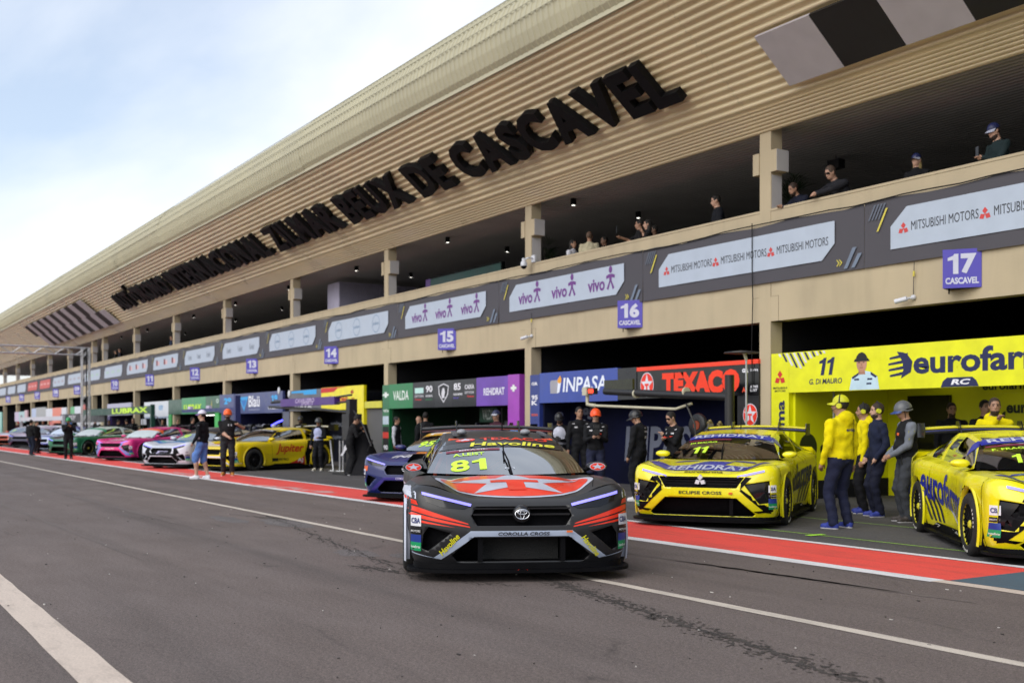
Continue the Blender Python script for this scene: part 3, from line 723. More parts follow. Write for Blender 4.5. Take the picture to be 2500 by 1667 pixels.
# ---- yellow booth
Y_ = 'dfe000'
b = Booth('bright yellow booth with eurofarma lettering beside the garage column', 1883, 3020)
b.panel(1883, 1926, 0, BZ1 + .03, Y_, 'pillar', th=.5)
b.panel(1926, 2960, BZ0 + .05, BZ1 + .03, Y_, 'header_panel')
b.panel(2960, 3020, 0, BZ1 + .03, Y_, 'pillar', th=.5)
b.room(1926, 2960, mat('yellow_wall', lin(Y_), .5, var=.05), mat('yellow_wall', lin(Y_)), 2.75)
MB().box(b.X(1926) + .062, b.X(1926) + .075, .12, 2.75, 0.0, .36).build('skirting', M_DARK, b.t)
b.text('11', 2000, 2038, 2.34, 2.66, NAVY, bold=.03, shear=.2); b.text('G. Di MAURO', 1976, 2056, 2.18, 2.28, NAVY, bold=.02, shear=.15)
b.text('eurofarma', 2230, 2620, 2.28, 2.68, NAVY, bold=.03)
for k in range(4):                              # globe emblem of curved bands
    z = 2.62 - k * .10; b.poly([(2168 + abs(k - 1.4) * 3, z - .035), (2224 - abs(k - 1.5) * 5, z + .03), (2224 - abs(k - 1.5) * 5, z - .03), (2190, z - .055), (2168 + abs(k - 1.4) * 3, z - .07)], NAVY)
b.poly([(2200, 2.22), (2224, 2.32), (2228, 2.5), (2216, 2.62), (2206, 2.66), (2190, 2.68), (2204, 2.5), (2206, 2.36)], NAVY, y=-.006)
b.poly([(2297, 2.045), (2390, 2.045), (2384, 2.14), (2374, 2.2), (2312, 2.2), (2302, 2.14)], NAVY); b.text('RC', 2322, 2370, 2.08, 2.17, 'e6e6ee', y=-.008, bold=.04, shear=.2)
# printed portrait of a racing driver: cap, face, pale race suit
b.poly([(2074, 2.05), (2147, 2.05), (2142, 2.28), (2126, 2.36), (2112, 2.38), (2098, 2.36), (2080, 2.28)], 'bcd6e6'); b.poly([(2080, 2.28), (2098, 2.36), (2096, 2.31), (2082, 2.24)], NAVY, -.006); b.poly([(2142, 2.28), (2126, 2.36), (2126, 2.31), (2138, 2.25)], NAVY, -.006)
b.shape(ell(.115, .16, 20), 2104, 2.52, 1, 'b98a72', -.006); b.poly([(2096, 2.32), (2113, 2.32), (2111, 2.42), (2097, 2.42)], 'a87a64', -.005); b.shape(ell(.13, .15, 16, (0, 0), 0, 180), 2104, 2.56, 1, '17181c', -.008); b.poly([(2085, 2.55), (2124, 2.55), (2120, 2.60), (2088, 2.60)], '17181c', -.009)
for q in (2098, 2109): b.poly([(q - 2.5, 2.525), (q + 2.5, 2.525), (q + 2.5, 2.54), (q - 2.5, 2.54)], '33221c', -.0075)
b.poly([(2099, 2.435), (2108, 2.435), (2108, 2.447), (2099, 2.447)], '7a4438', -.0075); b.poly([(2102, 2.47), (2106, 2.47), (2105, 2.52), (2103, 2.52)], '9c7058', -.0075)
for q in ((2092, 2.22), (2124, 2.22), (2122, 2.14)): b.poly([(q[0] - 6, q[1]), (q[0] + 6, q[1]), (q[0] + 6, q[1] + .03), (q[0] - 6, q[1] + .03)], NAVY, -.007)
for k in range(13):                             # slanted dashes along the top corner
    p = 1900 + k * 9; l = (.06, .16, .24, .28, .30, .26, .2, .15, .12, .1, .08, .06, .05)[k]
    b.poly([(p, 2.79), (p + 5, 2.79), (p + 5 + l * 60, 2.79 - l), (p + l * 60, 2.79 - l)], ('d8d8e0', NAVY)[k % 2])
diamonds((b.X(1904.5), -.006, 2.32), .26, cm('cc2a2a', .4), b.t); b.text('MITSUBISHI', 1888, 1922, 2.115, 2.155, '222222', bold=.02); b.text('MOTORS', 1892, 1918, 2.06, 2.10, '222222', bold=.02)
text_obj('eurofarma', (b.X(1906), -.006, 1.02), UZ, -UX, 1.75, .22, cm(NAVY, .45), b.t, bold=.03)
xw = b.X(1926) + .066                           # lettering on the inner side wall
text_obj('eurofarma', (xw, 1.65, 1.0), Vector((0, 1, 0)), UZ, 1.75, .30, cm('2c3412', .5), b.t, bold=.03)
mb = MB(); mb.grid([[(xw + .002, .45 + q * math.cos(R(a)), 1.0 + q * math.sin(R(a)) * 1.1) for a in range(0, 361, 15)] for q in (.0, .1, .101, .24)]); mb.build('emblem', cm('2c3412', .5), b.t)
for k in range(12): flat([(k * .16, 0), (k * .16 + .08, 0), (k * .16 + .26, .3 - .012 * k), (k * .16 + .18, .3 - .012 * k)], (xw, .3, 2.2 + .0 * k), Vector((0, 1, 0)), UZ, 1, cm('3a4416' if k % 3 else 'b8bb60', .5), b.t, 'printed_mark')
MB().box(b.X(1985), b.X(2085), 2.66, 2.74, .95, 2.0).build('wall_screen', cm('08090a', .15), b.t)
MB().box(b.X(1985), b.X(2110), 2.68, 2.74, .05, .62).build('low_banner', cm('101a3c', .5), b.t); text_obj('REHIDRAT', (b.X(2060), 2.675, .34), UX, UZ, 1.0, .2, cm('9aa2b8', .5), b.t, bold=.03)
MB().box(b.X(2230), b.X(2960), 1.9, 1.96, 1.98, 2.25).build('inner_header', mat('yellow_wall', lin(Y_)), b.t)
for k in range(4): text_obj(('eurofarma', 'REHIDRAT')[k % 2], (b.X(2290 + k * 90), 1.895, 2.12), UX, UZ, 1.0 - .2 * (k % 2), .15, cm('2c3412', .5), b.t, bold=.03)
text_obj('11', (b.X(2200), 2.74, 1.55), UX, UZ, .25, .25, cm('2c3412', .5), b.t, bold=.04, shear=.2); text_obj('eurofarma', (b.X(2290), 2.74, 1.75), UX, UZ, 1.2, .22, cm('2c3412', .5), b.t, bold=.04)
for a in (2250, 2420, 2600): strip_light(b, a, a + 60, 1.6); strip_light(b, a - 200, a - 140, 2.3)
mb = MB(); mb.tube([(b.X(1990), .5, 0), (b.X(1990), .5, 2.1)], .02, 8); mb.build('pole', cm('8a8a84', .4), b.t)

# ---- blue booth
b = Booth('navy blue booth with white INPASA lettering and grey jerry can emblem', 1294, 1554)
b.panel(1294, 1317, 0, BZ1 - .05, '2b3a80', 'pillar', th=.3)
b.panel(1317, 1508, BZ0 + .0, BZ1 - .02, '2f469b', 'header_panel', rough=.15); b.panel(1508, 1554, BZ0 + .02, BZ1 - .04, '191a20', 'header_panel', rough=.2)
MB().box(b.X(1317), b.X(1317) + .06, .11, .9, 0, 2.6).build('side_wall', cm('0a0f2c', .5), b.t)
MB().box(b.X(1317) + .062, b.X(1700), .9, .96, 0, 2.6).build('back_wall', mat('navy_wall', lin('070b26'), .8, var=.5, vs_=.7, spec=.12), b.t)
MB().box(b.X(1317), b.X(1556), .11, 3.0, 2.603, 2.65).build('booth_ceiling', M_DARK, b.t)
b.text('INPASA', 1374, 1482, 2.24, 2.60, 'dfe6f4', bold=.02, shear=.12)
b.poly([(1344, 2.22), (1360, 2.22), (1362, 2.55), (1346, 2.55), (1343, 2.50)], '9a9aa4'); b.poly([(1360, 2.22), (1366, 2.24), (1371, 2.55), (1363, 2.60)], 'dfe6f4'); b.poly([(1361, 2.5), (1366, 2.46), (1371, 2.5), (1371, 2.58), (1368, 2.66), (1362, 2.56)], 'e8a02c', -.007)
for st, z0, z1, c in (('GR', 2.45, 2.53, 'e0e0e8'), ('95', 2.08, 2.2, 'e0e0e8'), ('K', 1.94, 2.06, 'e0e0e8'), ('RCKN', 1.66, 1.72, 'd85a2c'), ('25264', 1.20, 1.27, 'e0e0e8')): b.text(st, 1298, 1313, z0, z1, c, bold=.04)
yb = .893; text_obj('INPASA', (b.X(1548), yb, .98), UX, UZ, 3.0, .85, cm('5b6070', .5), b.t, bold=.03, shear=.12)
text_obj('95', (b.X(1366), .0 + yb, 1.72), UX, UZ, .55, .30, cm('5b6070', .5), b.t, bold=.05, shear=.25); text_obj('LUCAS', (b.X(1385), yb, 1.42), UX, UZ, .5, .12, cm('7d8290', .5), b.t); text_obj('KOHL', (b.X(1385), yb, 1.26), UX, UZ, .45, .12, cm('7d8290', .5), b.t); text_obj('K', (b.X(1352), yb, 1.35), UX, UZ, .3, .42, cm('8d92a0', .5), b.t, bold=.04)
text_obj('MINISTER', (b.X(1545), yb, .42), UX, UZ, .8, .12, cm('4a5680', .5), b.t)
strip_light(b, 1330, 1345, .5)

# ---- red and black booth
b = Booth('black booth with red TEXACO lettering under a bright red top edge', 1556, 1854)
b.panel(1556, 1853, BZ0 + .03, 2.63, '0c0c10', 'header_panel', rough=.15); b.panel(1556, 1853, 2.634, 2.72, 'f03a14', 'red_top_edge', y=-.02, th=.12)
b.panel(1800, 1853, 0, BZ0 + .02, '0c0c10', 'pillar', th=.2)
MB().box(b.X(1853) - .06, b.X(1853), .21, 3, 0, 2.6).build('side_wall', cm('0a0b10', .5), b.t)
MB().box(b.X(1720), b.X(1853) - .062, 1.6, 1.66, 0, 2.6).build('back_wall', cm('0a0b10', .5), b.t)
MB().box(b.X(1556), b.X(1853), .11, 3.0, 2.603, 2.65).build('booth_ceiling', M_DARK, b.t)
b.text('TEXACO', 1617, 1806, 2.08, 2.56, 'f03a14', bold=.07)
def roundel(t, o, rx, ry, ax=UX, ay=UZ, nrm=Vector((0, -1, 0)), red='e8331c', white='d8d8e2'):
    for k, (poly, c) in enumerate(((ell(rx, ry, 32), white), (ell(rx * .93, ry * .93, 32), red), ([(p[0] * rx * .92, p[1] * ry * .92) for p in star(5, 1, .40)], white), ([(p[0] * rx, p[1] * ry) for p in ((-.30, .10), (.30, .10), (.30, -.07), (.10, -.07), (.10, -.66), (-.10, -.66), (-.10, -.07), (-.30, -.07))], red))):
        flat(poly, Vector(o) + nrm * (.003 * (k + 1)), ax, ay, 1, cm(c, .4), t, 'emblem')
roundel(b.t, (b.X(1580), -.003, 2.32), .235, .275)
b.text('GR', 1812, 1828, 2.47, 2.55, 'e0e0e8', bold=.06); b.text('Gazoo Racing', 1832, 1851, 2.48, 2.54, 'e0e0e8'); b.text('ARTHUR', 1832, 1851, 2.16, 2.21, 'e0e0e8'); b.text('LEIST', 1832, 1849, 2.09, 2.14, 'e0e0e8'); b.text('A', 1812, 1821, 2.08, 2.18, 'd8451f', bold=.06); b.text('T', 1838, 1848, 1.0, 1.12, 'f03a14', bold=.06)
roundel(b.t, (b.X(1832), -.003, 1.63), .20, .22)
strip_light(b, 1620, 1640, .9); strip_light(b, 1690, 1790, .6, 2.3)

# ---- green and purple booth
b = Booth('green, black and purple booth with VALDA and REHIDRAT lettering', 934, 1269)
b.panel(934, 950, 0, BZ1 - .04, '1d6b3e', 'pillar', th=.4); b.panel(950, 1008, BZ0 - .03, BZ1 - .03, '1e7a46'); b.panel(1008, 1061, BZ0 - .03, BZ1 - .03, '1b1c20'); b.panel(1061, 1104, BZ0 - .03, BZ1 - .03, '26272c'); b.panel(1104, 1163, BZ0 - .03, BZ1 - .03, '1f2024')
b.panel(1163, 1240, BZ0 - .03, BZ1 - .02, mat('purple_fade', lin('6a45a6'), .35, var=.3, vs_=.9)); b.panel(1240, 1268, 0, BZ1 - .0, '9a3fae', 'pillar', th=.4)
b.panel(1241, 1267, 0.9, 1.35, '2c86d8', 'low_plate', y=-.012, th=.01)
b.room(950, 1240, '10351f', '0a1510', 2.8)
b.text('VALDA', 960, 998, 2.22, 2.52, 'dfe6e2', bold=.02)
for st, p0, p1, z0, z1, c in (('90', 1040, 1056, 2.42, 2.62, 'e0e0e8'), ('RICARDO', 1040, 1056, 2.28, 2.34, 'e0e0e8'), ('MAURICIO', 1039, 1055, 2.18, 2.23, '2c7a4a'), ('DITTON', 1013, 1034, 2.28, 2.35, 'c0c0c8'), ('Thalassa', 1013, 1029, 2.19, 2.24, 'c83a3a'),
                             ('85', 1108, 1125, 2.44, 2.64, 'e0e0e8'), ('GUILHERME', 1107, 1129, 2.29, 2.35, 'e0e0e8'), ('SALAS', 1107, 1120, 2.19, 2.24, '5b4fae'), ('CAIXA', 1135, 1158, 2.45, 2.58, 'e0e0e8'), ('DITTON', 1135, 1157, 2.32, 2.39, 'c0c0c8'), ('Thalassa', 1140, 1157, 2.22, 2.27, 'c83a3a')): b.text(st, p0, p1, z0, z1, c, bold=.03)
b.poly([(1013, 2.40), (1034, 2.40), (1034, 2.57), (1013, 2.57)], 'b9dcd8')
b.poly([(1070, 2.58), (1083, 2.66), (1096, 2.58), (1094, 2.32), (1083, 2.08), (1072, 2.32)], 'd6d6de'); b.poly([(1072, 2.56), (1083, 2.63), (1094, 2.56), (1092, 2.33), (1083, 2.13), (1074, 2.33)], '222328', -.007); b.poly([(1081, 2.52), (1085, 2.52), (1087, 2.40), (1085, 2.28), (1087, 2.24), (1080, 2.22), (1078, 2.36)], 'd6d6de', -.009)
b.text('REHIDRAT', 1181, 1232, 2.25, 2.45, 'dcdcea', bold=.03)
for px in (942, 1254): b.text('+', px - 7, px + 7, 2.32, 2.50, 'dfe6e2', bold=.08)
b.text('VETA', 936, 949, 1.85, 1.93, 'dfe6e2'); b.poly([(935, 1.45), (949, 1.45), (949, 1.72), (935, 1.72)], 'b9c9d8'); b.poly([(935, 0.2), (949, .2), (949, 1.38), (935, 1.38)], '141518'); b.poly([(935, 1.0), (949, 1.0), (949, 1.2), (935, 1.2)], 'c8332c', -.006); b.text('90', 937, 947, .62, .78, 'e0e0e8', y=-.007); b.text('CAIXA', 1245, 1264, 1.18, 1.28, 'e6eef8', y=-.016)
MB().box(b.X(1085), b.X(1125), 1.2, 1.24, 1.52, 1.95).build('inner_banner', cm('174a36', .5), b.t); text_obj('VALDA', (b.X(1105), 1.195, 1.74), UX, UZ, .62, .3, cm('c9d6d0', .5), b.t)
MB().box(b.X(1130), b.X(1180), 1.4, 1.44, 1.25, 1.55).build('inner_banner', cm('5a6062', .5), b.t); text_obj('stone', (b.X(1155), 1.395, 1.40), UX, UZ, .62, .2, cm('23302c', .5), b.t, bold=.04)
strip_light(b, 1130, 1150, 1.2)

# ---- grey and yellow booth (garage 14)
b = Booth('grey and yellow booth with red Jupiter lettering', 706, 889)
b.panel(706, 784, BZ0 - .02, BZ1 + .0, '55565f'); b.panel(784, 888, BZ0 - .02, BZ1 + .02, 'e6d800'); b.panel(862, 888, 0, BZ0 - .022, 'e6d800', 'pillar', th=.3); b.panel(690, 706, 0, BZ0 - .02, '4a4f66', 'pillar', th=.3)
b.poly([(784, 2.6), (815, 2.62), (824, 2.74), (850, 2.78), (784, 2.78)], 'c4261e'); b.poly([(712, 2.66), (740, 2.66), (742, 2.58), (773, 2.58), (773, 2.76), (712, 2.74)], '2f9fe0')
b.text('Jupiter', 800, 850, 2.18, 2.48, 'b3281c', bold=.03, shear=.25); b.text('6', 856, 864, 2.52, 2.66, '9c1c14', bold=.06); b.text('13', 858, 865, 2.28, 2.38, '9c1c14', bold=.04)
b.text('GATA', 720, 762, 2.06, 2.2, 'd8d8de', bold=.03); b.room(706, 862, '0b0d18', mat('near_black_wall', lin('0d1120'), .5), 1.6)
text_obj('volocop', (b.X(735), 1.58, 1.45), UX, UZ, 1.7, .3, cm('aeb6c4', .5), b.t, bold=.02); text_obj('Jupiter', (b.X(730), 1.58, .95), UX, UZ, .9, .2, cm('8d95a4', .5), b.t); text_obj('likken', (b.X(835), 1.58, .9), UX, UZ, .9, .16, cm('8d95a4', .5), b.t, bold=.03); text_obj('Lion', (b.X(835), 1.58, .5), UX, UZ, .8, .25, cm('8d95a4', .5), b.t, bold=.03)
b.panel(890, 932, 2.0, 2.22, 'c9c42a', 'yellow_strip'); b.panel(888, 932, 0, 1.99, mat('grey_roller', (.10, .10, .105), .6), 'door', y=.12, th=.05)

# ---- navy booth (garage 13)
b = Booth('navy booth with white Blau lettering and blue triangle emblem', 572, 690)
b.panel(572, 690, BZ0 - .06, BZ1 + .03, '3a4478'); b.panel(572, 580, 0, BZ0 - .062, '2b3260', 'pillar', th=.3)
b.text('Bla\u00fc', 607, 634, 2.2, 2.68, 'e4e6ee', bold=.02); b.text('FARMACEUTICA', 607, 634, 2.06, 2.12, 'aab0cc')
b.poly([(584, 2.64), (606, 2.66), (596, 2.02)], '2f9fe0'); b.poly([(588, 2.52), (602, 2.52), (596, 2.18)], '2a6fb8', -.006); b.text('19', 662, 678, 2.34, 2.66, '3aa8e8', bold=.06); b.text('MASSA', 655, 679, 2.08, 2.2, 'e4e6ee', bold=.05)
b.room(580, 690, '0b0d20', '0a0c1e', 2.0)
mb = MB(); mb.tube([(b.X(605), 1.0, 1.38), (b.X(622), 1.0, 1.55), (b.X(640), 1.0, 1.68), (b.X(648), 1.0, 1.66), (b.X(655), 1.0, 1.55), (b.X(659), 1.0, 1.35)], .03, 6); mb.build('neon_tube', mat('blue_neon', (.05, .05, 1.), .4, emit=6.), b.t)
MB().box(b.X(578), b.X(602), .3, .36, .85, 1.45).build('monitor', cm('12172e', .2), b.t)

# ---- green Lubrax booth (garage 12)
b = Booth('dark green booth with lime LUBRAX lettering and a navy 29 panel', 411, 571)
b.panel(411, 444, 0.0 + BZ0, BZ1 - .02, '1a4a34'); b.panel(444, 502, BZ0, BZ1 + .02, '1f8a4e'); b.panel(502, 536, BZ0, BZ1 + .02, '1c5638'); b.panel(536, 571, BZ0, BZ1 + .05, '3a4478'); b.panel(411, 418, 0, BZ0 - .002, '35a04c', 'pillar', th=.3); b.panel(524, 534, .6, BZ0 - .002, '35b04c', 'pillar', th=.3); b.panel(540, 571, 0.9, BZ0 - .002, '2b3260', 'pillar', th=.3)
b.text('LUBRAX', 449, 492, 2.16, 2.46, 'c6ee2c', bold=.05); b.text('29', 547, 565, 2.36, 2.66, '3aa8e8', bold=.06); b.poly([(515, 2.2), (518, 2.2), (517, 2.66)], 'c9b24c'); b.text('O', 528, 534, 2.45, 2.66, 'c6d6ce', bold=.05)
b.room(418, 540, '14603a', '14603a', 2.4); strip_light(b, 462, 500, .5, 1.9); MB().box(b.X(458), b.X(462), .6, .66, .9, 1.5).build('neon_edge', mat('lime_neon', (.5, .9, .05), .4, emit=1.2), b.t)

# ---- white booth (garage 11) and the ones beyond
b = Booth('white booth with small pale blue emblem next to the green booth', 330, 411)
b.panel(352, 411, BZ0 - .1, BZ1 - .05, 'cfd4dd'); b.panel(352, 411, BZ0 - .18, BZ0 - .104, '8fa0b8', 'lower_edge'); b.text('KEY', 388, 399, 2.24, 2.5, '5f9fd0', bold=.04); b.panel(331, 352, .3, BZ0 - .2, 'b9bdc8', 'wall_panel', y=.3); b.room(352, 410, '3a3c48', '5a5e70', 2.0); b.panel(407, 411, 0, BZ0 - .182, 'cfd4dd', 'pillar', th=.2)
b = Booth('grey and violet booth behind the dark green gantry arm', 252, 324)
b.panel(262, 320, BZ0 + .05, BZ1 + .0, 'a7a5c0'); b.panel(256, 268, 0, BZ0 + .04, '3c2a66', 'pillar', th=.3); b.room(268, 320, '2a2040', '241b3a', 2.0)
b = Booth('plain white booth panel beside the truss post', 206, 248)
b.panel(207, 244, .55, 1.95, 'c2c5cc', 'wall_panel'); b.panel(244, 248, 0, 2.2, 'cfc6a8', 'pillar')
b = Booth('orange and white awning booth with green and red flags', 120, 204)
b.panel(112, 128, BZ0 + .1, BZ1, 'c8ccd8'); b.panel(128, 150, BZ0 - .4, BZ1 + .02, 'd8603a'); b.panel(150, 162, BZ0 + .1, BZ1, 'c8ccd8'); b.panel(172, 182, BZ0 + .2, BZ1, '2f9f58'); b.panel(182, 197, BZ0 + .2, BZ1, 'c8ccd8'); b.panel(197, 207, BZ0 + .3, BZ1 + .1, 'cc4a36'); b.panel(113, 128, 0.2, 1.75, 'b5331f', 'wall_panel', y=.1); b.panel(160, 172, .3, 1.9, '3a78c0', 'wall_panel'); b.panel(188, 196, 0, 1.9, 'c8ccd8', 'wall_panel'); b.panel(128, 160, .2, 1.6, '5a1a18', 'wall_panel', y=.6)
b = Booth('pale blue and grey booth under sign 07', 76, 112)
b.panel(77, 88, BZ0 + .1, BZ1 + .1, '9fb0d4'); b.panel(88, 112, BZ0 + .1, BZ1 + .15, '8d8f92')
b = Booth('teal, lilac and pink booth under sign 06', 35, 70)
b.panel(36, 46, BZ0 - .2, BZ1 - .1, 'b7a7c4'); b.panel(46, 60, BZ0 - .3, BZ1 - .1, '8fb6bc'); b.panel(60, 67, BZ0, BZ1, 'c09aa6'); b.panel(-5, 4, 0.5, BZ1, '7fc0b4', 'pillar')

# ------------------------------------------------------------------ racing cars
# local axes: x to the nose, y to the car's left, z up, origin on the ground under the middle of the car
CW, CX0, CZB, AXF, AXR, RW = 1.03, 1.80, .15, 1.38, -1.37, .345
def ip(x, xs, ys): return float(np.interp(x, xs, ys))
def sstep(a, b, x): t = min(1, max(0, (x - a) / (b - a))); return t * t * (3 - 2 * t)
def zfront(yn): return .742 + .125 * sstep(.40, .95, abs(yn))
def xnose(q): return ip(q, [0, .12, .3, .5, .75, .88, .95, 1], [2.15, 2.20, 2.235, 2.25, 2.24, 2.21, 2.17, 2.10])
def wside(q): return ip(q, [0, .08, .25, .5, .8, .9, .96, 1], [.945, .965, .985, 1., 1.0, .99, .97, .925])
def wbody(x): return CW - .05 * math.exp(-((x + .05) / .6) ** 2) + .055 * math.exp(-((x - 1.30) / .32) ** 2) + .045 * math.exp(-((x + 1.35) / .40) ** 2)
def plan(n=3.3, cols=64):                      # superellipse outline of the nose, evenly spaced along its length
    a = np.linspace(-1, 1, 4001); x = (1 - np.abs(a) ** n) ** (1 / n); P = np.stack([x * .5, a * 1.03], 1)
    L = np.concatenate([[0], np.cumsum(np.hypot(*np.diff(P, axis=0).T))]); t = np.linspace(0, L[-1], cols + 1)
    return [(float(np.interp(q, L, x)), float(np.interp(q, L, a))) for q in t]
PLAN = plan()
def hood_z(yn, r):
    zf, zr = zfront(yn), .905 - .01 * yn * yn; e = 1 - (1 - r) ** 1.5
    z = zf + (zr - zf) * e
    z += (.032 * math.exp(-((abs(yn) - .80) / .13) ** 2) - .018 * math.exp(-((abs(yn) - .60) / .06) ** 2)) * math.sin(math.pi * min(1, r + .05)) ** .7
    return z + .02 * (1 - min(1, abs(yn) / .5) ** 2) * math.sin(math.pi * r)
def zshould(x):
    if x > .70: return hood_z(1., (CX0 - x) / (CX0 - .70))
    return ip(x, [-1.8, -1.2, -.4, .3, .70], [.975, .965, .925, .90, hood_z(1., 1.)])
def side_pt(x, q, s):
    w = wbody(x) * wside(q); z = CZB + (zshould(x) - CZB) * q
    w -= .028 * math.exp(-((q - .30) / .16) ** 2) * math.exp(-((x - 0) / .85) ** 2)     # hollow of the doors
    return Vector((x, s * w, z))
def roof_edge(t):
    return Vector((ip(t, [0, .23, .42, .66, .86, 1], [.70, .10, -.42, -1.02, -1.62, -1.93]), ip(t, [0, .23, .42, .66, .86, 1], [.835, .615, .60, .60, .63, .68]), ip(t, [0, .23, .42, .66, .86, 1], [.925, 1.238, 1.315, 1.320, 1.185, 1.08])))
def clip_poly_faces(bm, poly, proj, sel=lambda f: True):
    """cut a convex polygon, seen along an axis, into the mesh and return the faces inside it"""
    ia, ib, ic = proj
    lo = [min(p[k] for p in poly) for k in (0, 1)]; hi = [max(p[k] for p in poly) for k in (0, 1)]
    ar = sum(poly[i][0] * poly[(i + 1) % len(poly)][1] - poly[(i + 1) % len(poly)][0] * poly[i][1] for i in range(len(poly)))
    if ar < 0: poly = poly[::-1]
    def near(f):
        c = [v.co for v in f.verts]
        return max(p[ia] for p in c) > lo[0] - .02 and min(p[ia] for p in c) < hi[0] + .02 and max(p[ib] for p in c) > lo[1] - .02 and min(p[ib] for p in c) < hi[1] + .02 and sel(f)
    for i in range(len(poly)):
        p, q = poly[i], poly[(i + 1) % len(poly)]
        fs = [f for f in bm.faces if near(f)]
        geom = set(fs)
        for f in fs: geom.update(f.edges); geom.update(f.verts)
        co = Vector((0, 0, 0)); co[ia], co[ib] = p; no = Vector((0, 0, 0)); no[ia], no[ib] = (q[1] - p[1]), -(q[0] - p[0])
        if no.length < 1e-9: continue
        bmesh.ops.bisect_plane(bm, geom=list(geom), plane_co=co, plane_no=no.normalized(), dist=1e-5)
    out = []
    for f in bm.faces:
        if not near(f): continue
        c = f.calc_center_median(); ok = True
        for i in range(len(poly)):
            p, q = poly[i], poly[(i + 1) % len(poly)]
            if (q[0] - p[0]) * (c[ib] - p[1]) - (q[1] - p[1]) * (c[ia] - p[0]) < -1e-6: ok = False; break
        if ok: out.append(f)
    return out
def mir(p): return [(-a, b) for a, b in p][::-1]
def zp(x, y): return ((x - 1237) * .000954, (1556 - y) * .000954)       # photo enlargement to front view metres
def ZP(*pts): return [zp(a, b) for a, b in pts]
FRONTS = {
 'cross': dict(   # hexagonal upper grille, slit lamps, pale lower frame
    recess=[(ZP((800, 845), (1674, 845), (1722, 930), (1660, 1025), (812, 1025), (752, 930)), .09, 1),
            (ZP((760, 1138), (1714, 1138), (1905, 1310), (1850, 1372), (624, 1372), (569, 1310)), .24, 1)]
           + [(p, .09, 1) for q in (ZP((350, 1035), (560, 1095), (345, 1272), (285, 1250), (300, 1110)),) for p in (q, mir(q))],
    trim=[ZP((748, 1072), (1726, 1072), (1690, 1126), (784, 1126))] + [p for q in (ZP((748, 1072), (784, 1126), (470, 1352), (398, 1336)), ZP((398, 1336), (470, 1352), (130, 1290), (118, 1262))) for p in (q, mir(q))],
    lamp=ZP((300, 722), (752, 838), (690, 868), (470, 850), (330, 800)), led=ZP((288, 712), (756, 828), (748, 850), (292, 737))),
 'eclipse': dict(  # shield front: dark band between the slit lamps, big lamp pods in the corners
    recess=[([(-.60, .705), (-.50, .555), (.50, .555), (.60, .705)], .035, 1), ([(-.50, .42), (.50, .42), (.74, .20), (.70, .165), (-.70, .165), (-.74, .20)], .13, 1)]
           + [(p, .03, 1) for q in ([(.60, .61), (.93, .66), (.95, .36), (.80, .34)],) for p in (q, mir(q))],
    trim=[p for q in ([(.52, .55), (.60, .70), (.545, .55), (.96, .235), (.96, .20), (.86, .235)],) for p in ([(.475, .555), (.56, .555), (.90, .225), (.80, .225)], [(-.56, .555), (-.475, .555), (-.80, .225), (-.90, .225)])],
    lamp=[(-.62, .60), (-.93, .645), (-.95, .36), (-.80, .35)], led=[(-.50, .688), (-.86, .775), (-.86, .798), (-.50, .712)]),
}
def car_mats(paint, trimc, rough=.35):
    return [paint, mat('car_black', (.004, .004, .005), .5, var=.3, spec=.08), trimc, mat('car_gloss_black', (.012, .012, .014), .12, var=.1), mat('car_mesh', (.005, .005, .006), .6, var=.3, vs_=20, spec=.03)]
M_GLASS = None
def glass_mat():
    global M_GLASS
    if M_GLASS: return M_GLASS
    m = bpy.data.materials.new('car_glass'); m.use_nodes = True; t = m.node_tree; b = t.nodes['Principled BSDF']; o = t.nodes['Material Output']
    t.nodes.remove(b); gl = t.nodes.new('ShaderNodeBsdfGlossy'); gl.inputs['Color'].default_value = (.86, .9, .95, 1); gl.inputs['Roughness'].default_value = .03
    tr = t.nodes.new('ShaderNodeBsdfTransparent'); tr.inputs[0].default_value = (.50, .53, .53, 1)
    fr = t.nodes.new('ShaderNodeFresnel'); fr.inputs[0].default_value = 1.9
    rg = t.nodes.new('ShaderNodeMapRange'); rg.inputs[1].default_value = .0; rg.inputs[2].default_value = .8; rg.inputs[3].default_value = .36; rg.inputs[4].default_value = 1.
    mx_ = t.nodes.new('ShaderNodeMixShader')
    t.links.new(fr.outputs[0], rg.inputs[0]); t.links.new(rg.outputs[0], mx_.inputs[0]); t.links.new(tr.outputs[0], mx_.inputs[1]); t.links.new(gl.outputs[0], mx_.inputs[2]); t.links.new(mx_.outputs[0], o.inputs[0])
    M_GLASS = m; return m
_bumper_cache = {}
